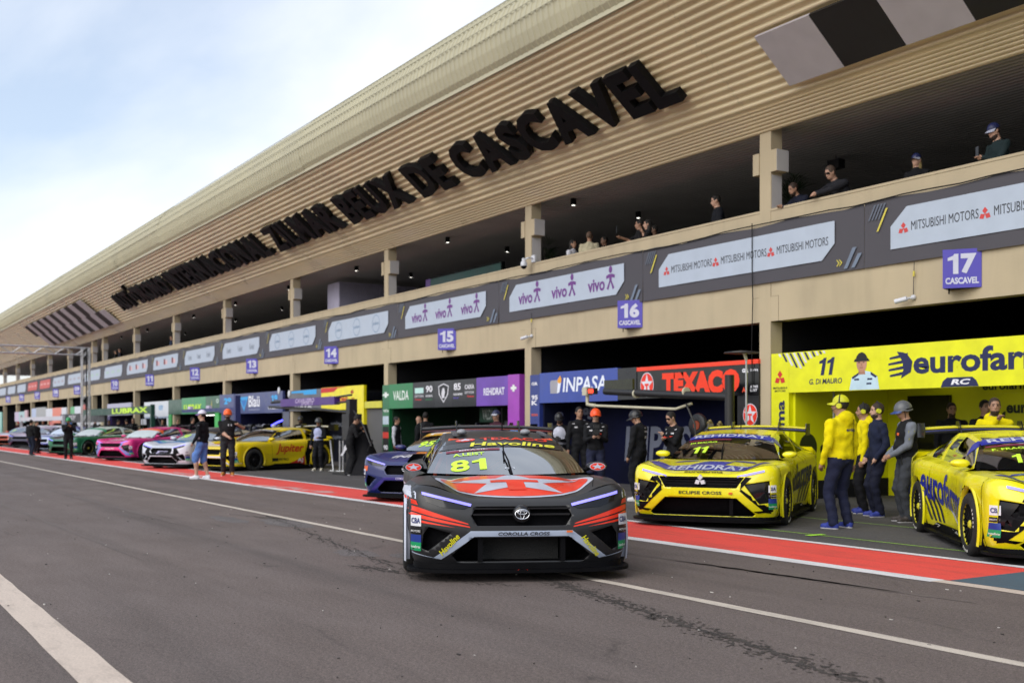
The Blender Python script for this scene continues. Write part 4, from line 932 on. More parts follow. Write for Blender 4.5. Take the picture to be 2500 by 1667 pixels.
def bumper_bm(kind):
    if kind in _bumper_cache: return _bumper_cache[kind].copy()
    F = FRONTS[kind]; bm = bmesh.new(); rows = 22
    V = [[bm.verts.new((CX0 + (xnose(i / rows) - CX0) * xq, CW * wside(i / rows) * yn, CZB + (zfront(yn) - CZB) * i / rows)) for xq, yn in PLAN] for i in range(rows + 1)]
    for i in range(rows):
        for j in range(len(PLAN) - 1): bm.faces.new((V[i][j], V[i][j + 1], V[i + 1][j + 1], V[i + 1][j]))
    for f in bm.faces: f.smooth = True
    proj = (1, 2, 0)
    for poly in F['trim']:
        for f in clip_poly_faces(bm, poly, proj): f.material_index = 2
    for poly, d, mi in F['recess']:
        fs = [f for f in clip_poly_faces(bm, poly, proj) if f.material_index != 2 or d > .05]
        if not fs: continue
        for f in fs: f.material_index = 4
        r = bmesh.ops.extrude_face_region(bm, geom=fs)
        nv = [e for e in r['geom'] if isinstance(e, bmesh.types.BMVert)]
        for v in nv: v.co.x -= d
        nf = set(e for e in r['geom'] if isinstance(e, bmesh.types.BMFace))
        for v in nv:
            for f in v.link_faces:
                if f not in nf: f.material_index = 1; f.smooth = False
        bmesh.ops.delete(bm, geom=[f for f in fs if f.is_valid and f not in nf], context='FACES')
    bmesh.ops.recalc_face_normals(bm, faces=bm.faces)
    _bumper_cache[kind] = bm
    return bm.copy()
class Car:
    def __init__(s, name, label, kind, loc, heading, paint, trim=None, rough=.35, roofpaint=None, hoodpaint=None, rim='141416', ring=None, wingc=None, group=None, sidepaint=None, archpaint=None, led=(.26, .24, .95), detail=True):
        s.t = t = thing(name, label, 'race car', (loc[0], loc[1], 0), R(heading), group)
        P = lambda c: c if not isinstance(c, (str, tuple)) else cm(c, rough, coat=.5 if rough < .5 else .0, var=.02)
        paint = P(paint); ms = car_mats(paint, P(trim) if trim else paint); s.ms = ms; s.paint = paint
        hoodp = P(hoodpaint) if hoodpaint else paint; roofp = P(roofpaint) if roofpaint else paint; sidep = P(sidepaint) if sidepaint else paint
        GL = glass_mat(); BLK = ms[1]; s.objs = []
        bm = bumper_bm(kind); me = bpy.data.meshes.new('front_bumper'); bm.to_mesh(me); bm.free()
        for m_ in ms: me.materials.append(m_)
        s.objs.append(link('front_bumper', me, t))
        H = MB(); RWS = 16; P_ = []
        for i in range(RWS + 1):
            r = (i / RWS) ** 1.3; row = []
            for xq, yn in PLAN:
                x0 = CX0 + (xnose(1) - CX0) * xq; y0 = CW * .925 * yn; u = min(1, abs(y0) / .83); x1 = .98 - .28 * u * u
                x = x0 + (x1 - x0) * r; row.append((x, y0 * (wbody(x) / CW if x < CX0 else 1), hood_z(yn, r)))
            P_.append(row)
        H.grid(P_); s.objs.append(H.build('hood', hoodp, t, smooth=True))
        for sd in (1, -1):
            B = MB(); xs = np.linspace(CX0, -1.8, 64); P_ = []; NQ = 18
            P_ = [[side_pt(x, q / NQ, sd) for q in range(NQ + 1)] for x in xs]
            keep = MB(); V = []; ra = .405
            def push(p):
                for xa in (AXF, AXR):
                    d = Vector((p.x - xa, p.z - RW)); L_ = d.length
                    if L_ < ra: d = d / max(L_, 1e-6) * ra; return Vector((xa + d.x, p.y, RW + d.y))
                return p
            fs = []; nb = NQ + 1
            for i in range(len(xs) - 1):
                for j in range(NQ):
                    c = (P_[i][j] + P_[i + 1][j + 1]) / 2
                    if min(math.hypot(c.x - AXF, c.z - RW), math.hypot(c.x - AXR, c.z - RW)) > ra: fs.append((i * nb + j, i * nb + j + 1, (i + 1) * nb + j + 1, (i + 1) * nb + j) if sd < 0 else (i * nb + j, (i + 1) * nb + j, (i + 1) * nb + j + 1, i * nb + j + 1))
            used = sorted({i for f in fs for i in f}); ren = {i: n_ for n_, i in enumerate(used)}; pp = [push(p) for row in P_ for p in row]; B.add([pp[i] for i in used], [tuple(ren[i] for i in f) for f in fs]); s.objs.append(B.build('side_panel', sidep, t, smooth=True))
            for xa in (AXF, AXR):               # wheel arch lip and dark well
                A = MB(); w0 = wbody(xa); rows = []
                for q, (rr, dy) in enumerate(((.402, -.05), (.402, .004), (.425, .004), (.440, -.015))):
                    rows.append([(xa + rr * math.cos(R(a)), sd * (w0 * .985 + dy), RW + rr * math.sin(R(a))) for a in range(-28, 209, 8)])
                A.grid(rows); A.build('wheel_arch', P(archpaint) if archpaint else sidep, t, smooth=True)
                A = MB(); A.grid([[(xa + .41 * math.cos(R(a)), sd * yy, RW + .41 * math.sin(R(a))) for a in range(-30, 211, 12)] for yy in (.99, .62)]); A.grid([[(xa + q * math.cos(R(a)), sd * .62, RW + q * math.sin(R(a))) for a in range(-30, 211, 12)] for q in (.41, .0)]); A.build('wheel_well', BLK, t)
            gl = MB(); NT, NV = 40, 10; P_ = []      # side of the cabin
            for k in range(NT + 1):
                tt = k / NT; xb = .70 - 2.63 * tt; e = roof_edge(tt); b0 = Vector((xb, .925 * wbody(xb), zshould(max(-1.8, xb)))); b1 = Vector((xb, .835, zshould(max(-1.8, xb)) + .03)); row = []
                for v in range(NV + 1):
                    if v == 0: p = b0
                    else:
                        q = (v - 1) / (NV - 1); p = b1.lerp(e, q); p.y += .035 * math.sin(math.pi * q) * min(1, tt * 4)
                    row.append((p.x, sd * p.y, p.z))
                P_.append(row)
            def pick(k, v):
                tt = (k + .5) / NT
                if v == 0 or v >= NV - 1: return 0
                if tt < .05 or tt > .83: return 0
                if .585 < tt < .63: return 0
                return 1
            for which, nm, mm in ((0, 'cabin_frame', [roofp]), (1, 'side_window', [GL])):
                g = MB(); vsl = [p for row in P_ for p in row]; nb = NV + 1
                fl = [(k * nb + v, k * nb + v + 1, (k + 1) * nb + v + 1, (k + 1) * nb + v) for k in range(NT) for v in range(NV) if pick(k, v) == which]
                if sd > 0: fl = [f[::-1] for f in fl]
                used = sorted({i for f in fl for i in f}); ren = {i: n_ for n_, i in enumerate(used)}; g.add([vsl[i] for i in used], [tuple(ren[i] for i in f) for f in fl]); s.objs.append(g.build(nm, mm, t, smooth=True))
        g = MB(); NU, NVV = 24, 12                # windscreen
        g.grid([[Vector((.98 - .28 * u * u, .83 * u, .915 + .01 * u * u)).lerp(Vector((.16 - .06 * u * u, .615 * u, 1.278 - .04 * u * u)), v / NVV) + Vector((.02, 0, .035)) * math.sin(math.pi * v / NVV) * .6 for u in np.linspace(-1, 1, NU + 1)] for v in range(NVV + 1)])
        s.ws = g.build('windscreen', GL, t, smooth=True); s.objs.append(s.ws)
        g = MB(); ts = np.linspace(.23, 1, 22)
        g.grid([[(roof_edge(tt).x + .06 * (1 - u * u) * max(0, 1 - (tt - .23) * 5), roof_edge(tt).y * u, roof_edge(tt).z + .04 * (1 - u * u)) for u in np.linspace(-1, 1, 21)] for tt in ts])
        s.objs.append(g.build('roof', roofp, t, smooth=True))
        g = MB()                                   # tail
        g.grid([[(-1.8 - .38 * xq * (.85 + .15 * math.sin(q / 10 * 3.1)), CW * wside(q / 10) * yn, CZB + .08 + (.90 if abs(yn) < 2 else .8) * q / 10 * (zshould(-1.8) - CZB) / .90) for xq, yn in PLAN[::2]] for q in range(11)])
        g.grid([[(-1.8 - .38 * xq * (1 - q) - .05 * q, CW * .925 * yn * (1 - .25 * q), .98 + .08 * q) for xq, yn in PLAN[::2]] for q in (0, .5, 1)]); s.objs.append(g.build('tail', paint, t, smooth=True))
        # floor, splitter, skirts
        SPL = [(CX0 + (2.29 - CX0) * xq + .02, 1.045 * yn) for xq, yn in PLAN]
        g = MB(); g.prism(SPL + [(1.5, .9), (1.5, -.9)][::1], (0, 0, .085), (1, 0, 0), (0, 1, 0), (0, 0, .028)); g.build('splitter', BLK, t)
        g = MB(); g.grid([[(p[0], p[1] * .985, z) for p in [(CX0 + (2.20 - CX0) * xq, 1.0 * yn) for xq, yn in PLAN]] for z in (.112, CZB + .01)]); g.build('lower_lip', BLK, t)
        MB().box(-2.0, 1.8, -.93, .93, .13, .20).build('floor', BLK, t)
        for sd in (1, -1):
            g = MB(); g.obox((-.95, sd * .92, .075), (1.92, 0, 0), (0, sd * .13, 0), (0, 0, .03)); g.obox((-.95, sd * .955, .10), (1.92, 0, 0), (0, sd * .012, 0), (0, 0, .10)); g.build('side_skirt', BLK, t)
        # cabin inside
        g = MB(); g.box(-1.6, .9, -.8, .8, .2, .55); g.box(.35, .80, -.78, .78, .55, .86); g.box(-1.7, -1.3, -.7, .7, .5, 1.0); g.build('cabin_floor', BLK, t)
        g = MB(); g.box(-.62, -.46, .12, .62, .5, 1.16); g.box(-.62, .0, .12, .62, .48, .60); g.build('seat', cm('1a1a1c', .6), t)
        cage = MB()
        for sd in (1, -1): cage.tube([(.55, sd * .74, .6), (.50, sd * .74, .92), (.02, sd * .56, 1.25), (-.75, sd * .55, 1.28), (-1.5, sd * .58, .95)], .022, 8); cage.tube([(-.72, sd * .56, .5), (-.75, sd * .55, 1.28)], .022, 8)
        cage.tube([(-.75, -.55, 1.28), (-.75, .55, 1.28)], .022, 8); cage.tube([(.02, -.56, 1.25), (.02, .56, 1.25)], .022, 8); cage.tube([(-.74, -.55, .6), (-.75, .55, 1.28)], .022, 8)
        s.cage = cage
        # lamps
        F = FRONTS[kind]; s.bvh = None; s.kind = kind
        for q in (F['lamp'], mir(F['lamp'])): s.decal('front', [q], mat('lamp_black', (.006, .006, .008), .08, var=.1), 'headlight', .006)
        s.led_m = mat('led_violet_%d' % int(led[0] * 100), led, .3, emit=.55)
        for q in (F['led'], mir(F['led'])): s.decal('front', [q], s.led_m, 'running_light', .014)
        for sg in (-1, 1):                         # shut lines of hood and doors
            s.decal('top', [[(sg * .800, -1.02), (sg * .808, -1.02), (sg * .790, -1.5), (sg * .70, -1.98), (sg * .692, -1.98), (sg * .782, -1.5)]], BLK, 'hood_shut_line', .003)
            k = -1 if sg > 0 else 1; sdn = 'left' if sg > 0 else 'right'
            s.decal(sdn, [[(k * .60, .22), (k * .608, .22), (k * .668, .86), (k * .66, .86)]], BLK, 'door_shut_line', .003); s.decal(sdn, [[(k * -.70, .24), (k * -.708, .24), (k * -.758, .9), (k * -.75, .9)]], BLK, 'door_shut_line', .003)
        # wheels
        wh = [(AXF, .975, 1), (AXF, -.975, -1), (AXR, .965, 1), (AXR, -.965, -1)]
        for (wx, wy, sd) in wh: make_wheel(t, wx, wy, sd, rim, ring)
        # rear wing on swan necks
        g = MB(); pr = [(a_, b_ + .07) for a_, b_ in [(-2.32, 1.285), (-2.24, 1.262), (-2.10, 1.258), (-1.98, 1.275), (-1.92, 1.296), (-1.97, 1.315), (-2.10, 1.322), (-2.24, 1.308)]]
        g.grid([[(p[0], y, p[1] + .035 * (1 - (y / .84) ** 2)) for p in pr] for y in np.linspace(-.84, .84, 9)], 0, True)
        wg = g.build('rear_wing', P(wingc) if wingc else ms[3], t, smooth=True)
        if wingc == 'd6cc08':
            g = MB(); g.grid([[(p[0] + .01, y * .995, p[1] - .035 + .035 * (1 - (y / .84) ** 2)) for p in pr] for y in np.linspace(-.84, .84, 9)], 0, True); g.build('wing_lower_plane', cm('262c6a', .35), wg, smooth=True)
        for sd in (1, -1):
            MB().prism([(-2.36, 1.25), (-1.93, 1.25), (-1.88, 1.36), (-1.94, 1.45), (-2.36, 1.45)], (0, sd * .845 - .006, 0), (1, 0, 0), (0, 0, 1), (0, .012, 0)).build('endplate', ms[3], wg)
            g = MB(); g.prism([(-1.80, 1.02), (-1.70, 1.02), (-1.76, 1.36), (-1.86, 1.48), (-2.02, 1.48), (-2.06, 1.38), (-2.0, 1.40), (-1.92, 1.41), (-1.86, 1.34)], (0, sd * .40 - .008, 0), (1, 0, 0), (0, 0, 1), (0, .016, 0)); g.build('wing_support', ms[3], wg)
        # mirrors
        for sd in (1, -1):
            g = MB(); c = Vector((.62, sd * .97, .985)); P_ = []
            for k, (dx_, sc_) in enumerate(((.075, .0), (.07, .55), (.045, .88), (0, 1.), (-.05, .95), (-.052, 0))): P_.append([c + Vector((dx_ - .02 * math.cos(R(a)) * sd * 0, .12 * sc_ * math.cos(R(a)) * (1 if abs(math.cos(R(a))) < .8 else .94), .05 * sc_ * math.sin(R(a)))) for a in range(0, 360, 24)])
            g.grid(P_, 0, True); mo = g.build('mirror', mirror_mat(s, P), t, smooth=True)
            g = MB(); g.tube([(.60, sd * .90, .96), (.52, sd * .80, .93)], [.018, .026], 8); g.build('mirror_arm', BLK, mo)
            s.mirrors = getattr(s, 'mirrors', []) + [(mo, c)]
    def tree(s):
        if s.bvh is None:
            vs_, fs_ = [], []
            for o in s.objs:
                k = len(vs_); vs_ += [v.co.copy() for v in o.data.vertices]; fs_ += [tuple(i + k for i in p.vertices) for p in o.data.polygons]
            s.bvh = BVHTree.FromPolygons(vs_, fs_)
        return s.bvh
    AX = {'front': (Vector((3.5, 0, 0)), Vector((0, 1, 0)), Vector((0, 0, 1)), Vector((-1, 0, 0))),
          'left': (Vector((0, 2.5, 0)), Vector((-1, 0, 0)), Vector((0, 0, 1)), Vector((0, -1, 0))),
          'right': (Vector((0, -2.5, 0)), Vector((1, 0, 0)), Vector((0, 0, 1)), Vector((0, 1, 0))),
          'top': (Vector((0, 0, 3)), Vector((0, 1, 0)), Vector((-1, 0, 0)), Vector((0, 0, -1))),
          'screen': (Vector((2.0, 0, 2.0)), Vector((0, 1, 0)), Vector((-.70, 0, .714)), Vector((-.714, 0, -.70)))}
    def decal(s, proj, polys, m, name='decal', off=.004, step=.07, mesh=None):
        """vinyl lying on the bodywork: 2d shapes thrown onto it along a direction
        front (y, z), left (-x, z), right (x, z), top (y, -x), screen (y, height up the glass)"""
        o, ax, ay, dr = s.AX[proj]; bm = bmesh.new()
        if mesh is not None:
            vv = [bm.verts.new((p[0], p[1], 0)) for p in mesh[0]]
            for f in mesh[1]:
                try: bm.faces.new([vv[i] for i in f])
                except ValueError: pass
        else:
            for poly in polys: bm.faces.new([bm.verts.new((p[0], p[1], 0)) for p in poly])
            bmesh.ops.triangulate(bm, faces=bm.faces[:])
        if not bm.verts: bm.free(); return None
        for k in (0, 1):
            lo = min(v.co[k] for v in bm.verts); hi = max(v.co[k] for v in bm.verts); n = int((hi - lo) / step)
            for i in range(1, n + 1):
                co = Vector((0, 0, 0)); co[k] = lo + (hi - lo) * i / (n + 1); no = Vector((0, 0, 0)); no[k] = 1
                bmesh.ops.bisect_plane(bm, geom=bm.verts[:] + bm.edges[:] + bm.faces[:], plane_co=co, plane_no=no)
        tr = s.tree(); dead = []
        for v in bm.verts:
            p = o + ax * v.co[0] + ay * v.co[1]; h, n, _, _ = tr.ray_cast(p, dr)
            if h is None or (proj == 'front' and h.x < .9) or (proj in ('left', 'right') and abs(h.y) < .4): dead.append(v); continue
            if n.dot(dr) > 0: n = -n
            v.co = h + n * off
        bmesh.ops.delete(bm, geom=dead, context='VERTS')
        if not bm.faces: bm.free(); return None
        me = bpy.data.meshes.new(name); bm.to_mesh(me); bm.free(); me.materials.append(m if not isinstance(m, str) else cm(m, .35))
        me.polygons.foreach_set('use_smooth', [True] * len(me.polygons))
        return link(name, me, s.t)
    def text(s, proj, st, c, w, h, m, name='lettering', bold=.03, shear=0., off=.007, ax=None, flip=False):
        bold = min(bold, .024) if name != 'band_shadow' else .05; v, f, asp = text2d(st, bold, shear); a = Vector(ax).normalized() if ax else Vector((1, 0)); bt = Vector((-a.y, a.x))
        vs_ = [(c[0] + a.x * (p[0] - .5) * w + bt.x * (p[1] - .5) * h, c[1] + a.y * (p[0] - .5) * w + bt.y * (p[1] - .5) * h) for p in v]
        return s.decal(proj, None, m, name, off, mesh=(vs_, f))
def mirror_mat(s, P): return s.ms[3] if s.paint.name.startswith('graphite') else s.paint
_wheel = {}
def make_wheel(t, wx, wy, sd, rim, ring):
    key = (rim, ring, sd)
    if key not in _wheel:
        ty = MB(); prof = [(.225, -.135), (.26, -.145), (.315, -.14), (.338, -.12), (.345, -.09), (.345, .09), (.338, .12), (.315, .14), (.26, .145), (.225, .135)]
        ty.lathe(prof, 40, 'y'); ty = ty.mesh('tyre', mat('tyre_rubber', (.012, .012, .012), .75, var=.2, bump=.2, bs=60), True)
        rm = MB(); f = .095 * sd
        rm.lathe([(.245, f + .03 * sd), (.238, f + .035 * sd), (.228, f + .02 * sd)], 40, 'y', mi=1 if ring else 0); rm.lathe([(.228, f + .02 * sd), (.215, -f * .8)], 40, 'y')
        for k in range(10):
            a = R(36 * k); c, s_ = math.cos(a), math.sin(a); u, w = Vector((c, 0, s_)), Vector((-s_, 0, c))
            p0, p1 = u * .05 + Vector((0, f - .01 * sd, 0)), u * .225 + Vector((0, f + .01 * sd, 0))
            for e in (-1, 1): rm.obox(p0 + w * (.004 * e) - w * .008, (p1 + w * (.034 * e)) - (p0 + w * (.004 * e)), w * .016, Vector((0, .022 * sd, 0)))
        rm.lathe([(0, f + .028 * sd), (.03, f + .03 * sd), (.045, f + .015 * sd), (.06, f - .02 * sd)], 20, 'y', mi=1 if ring else 0)
        rm = rm.mesh('rim', [cm(rim, .35, metal=.3), cm(ring or rim, .4)])
        dk = MB(); dk.lathe([(.0, .02 * sd), (.17, .02 * sd), (.175, 0), (.0, -.01 * sd)], 28, 'y'); dk.lathe([(.215, -.12 * sd), (.0, -.12 * sd)], 28, 'y'); dk = dk.mesh('disc', mat('brake_iron', (.04, .04, .042), .5, metal=.6))
        tx = MB()
        if sd > 0 or True:                     # pale maker marks on the tyre wall
            for k in range(14):
                if k % 7 in (5, 6): continue
                a = R(k * 9 + (180 if k > 6 else 0)); u, w = Vector((math.cos(a), 0, math.sin(a))), Vector((-math.sin(a), 0, math.cos(a)))
                tx.obox(u * .275 - w * .014 + Vector((0, .1445 * sd, 0)), u * .026, w * .024, Vector((0, .002 * sd, 0)))
        tx = tx.mesh('tyre_mark', cm('c9c9c2', .6))
        _wheel[key] = (ty, rm, dk, tx)
    ty, rm, dk, tx = _wheel[key]
    h = link('wheel', dk, t, (wx, wy - .04 * sd, RW)); link('tyre', ty, h); link('rim', rm, h)
    if ring: link('tyre_marking', tx, h, kind='stuff')

def sponsor_column(c, proj='front', ys=(-.985, .985)):
    for sg in (-1, 1):
        x0 = sg * .955
        def q(z0, z1, col, nm='sticker'): c.decal('front', [[(x0 - .045, z0), (x0 + .045, z0), (x0 + .045, z1), (x0 - .045, z1)]], cm(col, .4), nm, .009)
        q(.50, .60, 'd8d8de'); c.text('front', 'CBA', (x0, .55), .075, .05, cm('1a2a6a', .4), bold=.06, off=.013)
        q(.35, .42, '223a8c'); q(.27, .35, '1c9a62'); c.text('front', 'intelbras', (x0, .31), .08, .025, cm('d8e8e0', .4), off=.013)
        q(.43, .48, '141416'); c.text('front', 'MOTORS', (x0, .455), .08, .02, cm('c8c8c8', .4), off=.013)
# ---------------- the graphite car rolling along the lane
GRAPH = mat('graphite_satin_wrap', (.017, .017, .019), .40, var=.08, vs_=2., coat=.1)
WHT, RED_, LIME = cm('c3c8d8', .35, coat=.3), cm('f0361a', .35, coat=.3), mat('lime_vinyl', (.62, .95, .05), .4)
m81 = Car('race_car', 'graphite race car 81 with red star hood rolling along the pit lane', 'cross', (-10.50, 6.42), -26.4, GRAPH, trim='a9b4c8', rough=.4, rim='141416', wingc='26272b', archpaint=WHT)
c = m81
c.cage.build('roll_cage', cm('d8501c', .45), c.t)
# red roundel with white star over the whole hood: top view (y, -x)
hc = (0, -1.535); rx, ry = .775, .545
E = lambda k: [(hc[0] + p[0] * rx * k, hc[1] + p[1] * ry * k) for p in ell(1, 1, 48)]
c.decal('top', [E(1.0)], WHT, 'hood_roundel', .004, .06); c.decal('top', [E(.93)], RED_, 'hood_roundel', .007, .06)
c.decal('top', [[(hc[0] + p[0] * rx * .92, hc[1] + p[1] * ry * .92) for p in star(5, 1, .40)]], WHT, 'hood_star', .010, .06)
c.decal('top', [[(hc[0] + p[0] * rx, hc[1] + p[1] * ry) for p in ((-.30, .12), (.30, .12), (.30, -.08), (.11, -.08), (.11, -.60), (-.11, -.60), (-.11, -.08), (-.30, -.08))]], RED_, 'hood_letter', .013, .06)
for sg in (-1, 1):                              # cooling slots and shut lines of the hood
    for q in range(4): c.decal('top', [[(sg * (.50 - q * .012), -1.40 + q * .07), (sg * (.62 - q * .02), -1.46 + q * .07), (sg * (.62 - q * .02), -1.445 + q * .07), (sg * (.50 - q * .012), -1.385 + q * .07)]], cm('7a1a10', .5), 'hood_slot', .012)
# pale fender tips and red flashes at the corners (front view y, z)
for sg in (-1, 1):
    f = (lambda pts: [ZP(*pts)] if sg < 0 else [mir(ZP(*pts))])
    c.decal('front', f([(60, 640), (150, 640), (235, 720), (235, 775), (60, 735)]), WHT, 'fender_flash', .006)
    c.decal('front', f([(60, 745), (235, 790), (252, 832), (60, 795)]), RED_, 'fender_flash', .006)
    c.decal('front', f([(60, 808), (250, 850), (720, 1000), (730, 1012), (400, 940), (60, 850)]), RED_, 'fender_flash', .006)
    c.decal('front', f([(60, 862), (330, 935), (735, 1028), (742, 1040), (420, 985), (200, 940), (60, 935)]), RED_, 'fender_flash', .006)
    c.decal('front', f([(190, 960), (360, 990), (600, 1040), (420, 1015), (300, 1000), (190, 985)]), RED_, 'fender_flash', .006)
    sd = 'left' if sg > 0 else 'right'; k = -1 if sg > 0 else 1
    for pts, mm in (([(1.78, .84), (1.78, .62), (1.05, .70), (.95, .84)], WHT), ([(1.76, .60), (1.76, .42), (.2, .52), (.2, .62)], RED_), ([(1.76, .38), (1.76, .16), (1.0, .16), (.9, .30)], WHT), ([(.2, .70), (.2, .30), (-1.2, .25), (-1.2, .75)], WHT)):
        c.decal(sd, [[(k * a, b) for a, b in pts]], mm, 'side_flash', .006)
    c.text(sd, 'TEXACO', (k * -.45, .5), 1.1, .26, RED_, bold=.06)
    # wheel tyre edge guard
g = MB(); 
sponsor_column(c)
c.text('front', 'COROLLA CROSS', (zp(1255, 1100)[0], zp(0, 1100)[1]), .47, .030, cm('24262e', .4), bold=.03, shear=.12, off=.010)
for sg in (-1, 1):
    a, b_ = (zp(470, 1285), zp(620, 1120)) if sg < 0 else (zp(1836, 1140), zp(1980, 1305))
    c.text('front', 'Havoline', ((a[0] + b_[0]) / 2, (a[1] + b_[1]) / 2), .235, .055, cm('d8d21e', .4), bold=.05, shear=.2, off=-.004 + .012, ax=(b_[0] - a[0], b_[1] - a[1]))
# upper grille bars, struts of the lower opening, badge
g = MB()
for z0 in (.60, .655): MB().box(2.185, 2.21, -.445, .445, z0, z0 + .016).build('grille_bar', c.ms[3], c.t)
for yy in (-.40, .36): MB().box(2.12, 2.20, yy, yy + .045, .175, .41).build('intake_strut', c.ms[1], c.t)
MB().box(2.02, 2.03, -.36, .36, .18, .40).build('radiator', mat('radiator_core', (.02, .02, .02), .5, metal=.5, bump=.6, bs=150), c.t)
bz = .612
g = MB(); g.lathe([(0, 2.262), (.070, 2.258), (.082, 2.235), (.085, 2.20)], 28, 'x', (0, 0, bz)); bo = g.build('badge', c.ms[3], c.t, smooth=True)
CHR = mat('chrome_badge', (.75, .76, .8), .2, metal=1.)
def tor(mb, cy, cz, ry, rz, r=.006, x=2.268): mb.tube([(x, cy + ry * math.cos(R(a)), cz + rz * math.sin(R(a))) for a in range(0, 361, 15)], r, 6, caps=False)
g = MB(); tor(g, 0, bz, .064, .044); tor(g, 0, bz + .016, .042, .016, .005); tor(g, 0, bz, .018, .042, .005); g.build('badge_rings', CHR, bo, smooth=True)
# tow loop
g = MB(); g.box(2.262, 2.275, .408, .462, .445, .462); g.build('tow_flag', cm('e06a1c', .5), c.t)
# windscreen band and number: screen view (y, height up the glass)
def scr(x, z): return -.70 * (x - 2.0) + .714 * (z - 2.0)
s_lo, s_hi = scr(.98, .915), scr(.16, 1.325)
def U(t): return s_lo + (s_hi - s_lo) * t
c.decal('screen', [[(-.74, U(.69)), (.75, U(.69)), (.69, U(.855)), (-.69, U(.855))]], cm('1e1f23', .3, coat=.3), 'sun_band', .005, .05)
tx = mat('yellow_vinyl', (.75, .72, .05), .4)
c.text('screen', 'Havoline', (.10, U(.772)), .94, .112, cm('0c0c0e', .4), 'band_shadow', bold=.085, shear=.12, off=.008)
c.text('screen', 'Havoline', (.10, U(.772)), .925, .102, tx, bold=.055, shear=.12, off=.011)
c.decal('screen', [[(-.70, U(.862)), (.70, U(.862)), (.63, U(1.0)), (-.63, U(1.0))]], GRAPH, 'roof_visor', .005, .05)
c.text('screen', '81', (-.40, U(.26)), .37, .22, LIME, 'race_number', bold=.06, off=.006); c.text('screen', 'A.LEIST', (-.385, U(.52)), .33, .06, LIME, bold=.05, off=.006)
c.decal('screen', [[(-.62, U(.595)), (-.05, U(.595)), (-.05, U(.645)), (-.62, U(.645))]], cm('7a2340', .4), 'series_strip', .006); c.text('screen', 'BRASIL', (-.33, U(.62)), .3, .025, cm('d8c8d0', .4), off=.009)
c.text('screen', 'GTI', (.02, U(.14)), .1, .035, cm('c8d0dc', .4), off=.006)
c.text('screen', 'TEXACO', (.13, U(.932)), .74, .075, RED_, bold=.06, off=.010); roofc = (-.40, U(.932))
c.decal('screen', [[(roofc[0] + p[0] * .105, roofc[1] + p[1] * .042) for p in ell(1, 1, 24)]], RED_, 'roof_roundel', .009); c.decal('screen', [[(roofc[0] + p[0] * .095, roofc[1] + p[1] * .038) for p in star(5, 1, .4)]], WHT, 'roof_star', .012)
for mo, cc in c.mirrors:
    for k, (poly, mm) in enumerate((([(p[0] * .085, p[1] * .042) for p in ell(1, 1, 18)], WHT), ([(p[0] * .078, p[1] * .037) for p in ell(1, 1, 18)], RED_), ([(p[0] * .07, p[1] * .034) for p in star(5, 1, .4)], WHT))):
        flat(poly, cc + Vector((.078 + .003 * k, 0, 0)), Vector((0, 1, 0)), UZ, 1, mm, mo, 'mirror_mark')
# wiper, roof details, aerial
g = MB(); g.tube([(1.0, .03, .92), (.80, .01, 1.055), (.60, -.02, 1.15)], [.013, .010, .008], 6); g.cbox((.60, -.02, 1.135), (.30, -.015, -.165), (0, .014, 0), (.008, 0, .010)); g.build('wiper', c.ms[1], c.t)
g = MB(); g.tube([(-.35, .05, 1.36), (-.38, .05, 1.62)], [.008, .004], 6); g.build('aerial', c.ms[1], c.t)
for yy in (-.42, .30):
    g = MB(); g.ball((-.2, yy, 1.345), (.09, .06, .035)); g.build('roof_vent', cm('8a8c92', .3), c.t, smooth=True)
for yy in (-.5, .5): MB().obox((-.05, yy - .02, 1.30), (0, .04, 0), (-.6, 0, .03), (0, 0, .025)).build('roof_rail', cm('5a5c62', .35), c.t)
for yy in (-.04, .04):
    g = MB(); g.ball((2.30, yy + .0, .105), .009, 8, 5); g.build('marker_light', mat('red_marker', (1, .05, .04), .3, emit=3.), c.t)
for sg in (-1, 1):
    g = MB(); g.prism([(1.82, .80), (1.70, .86), (1.55, .865), (1.60, .80), (1.70, .75)], (0, sg * .94, 0), (1, 0, 0), (0, 0, 1), (0, sg * .02, 0)); g.build('hood_latch', c.ms[3], c.t)

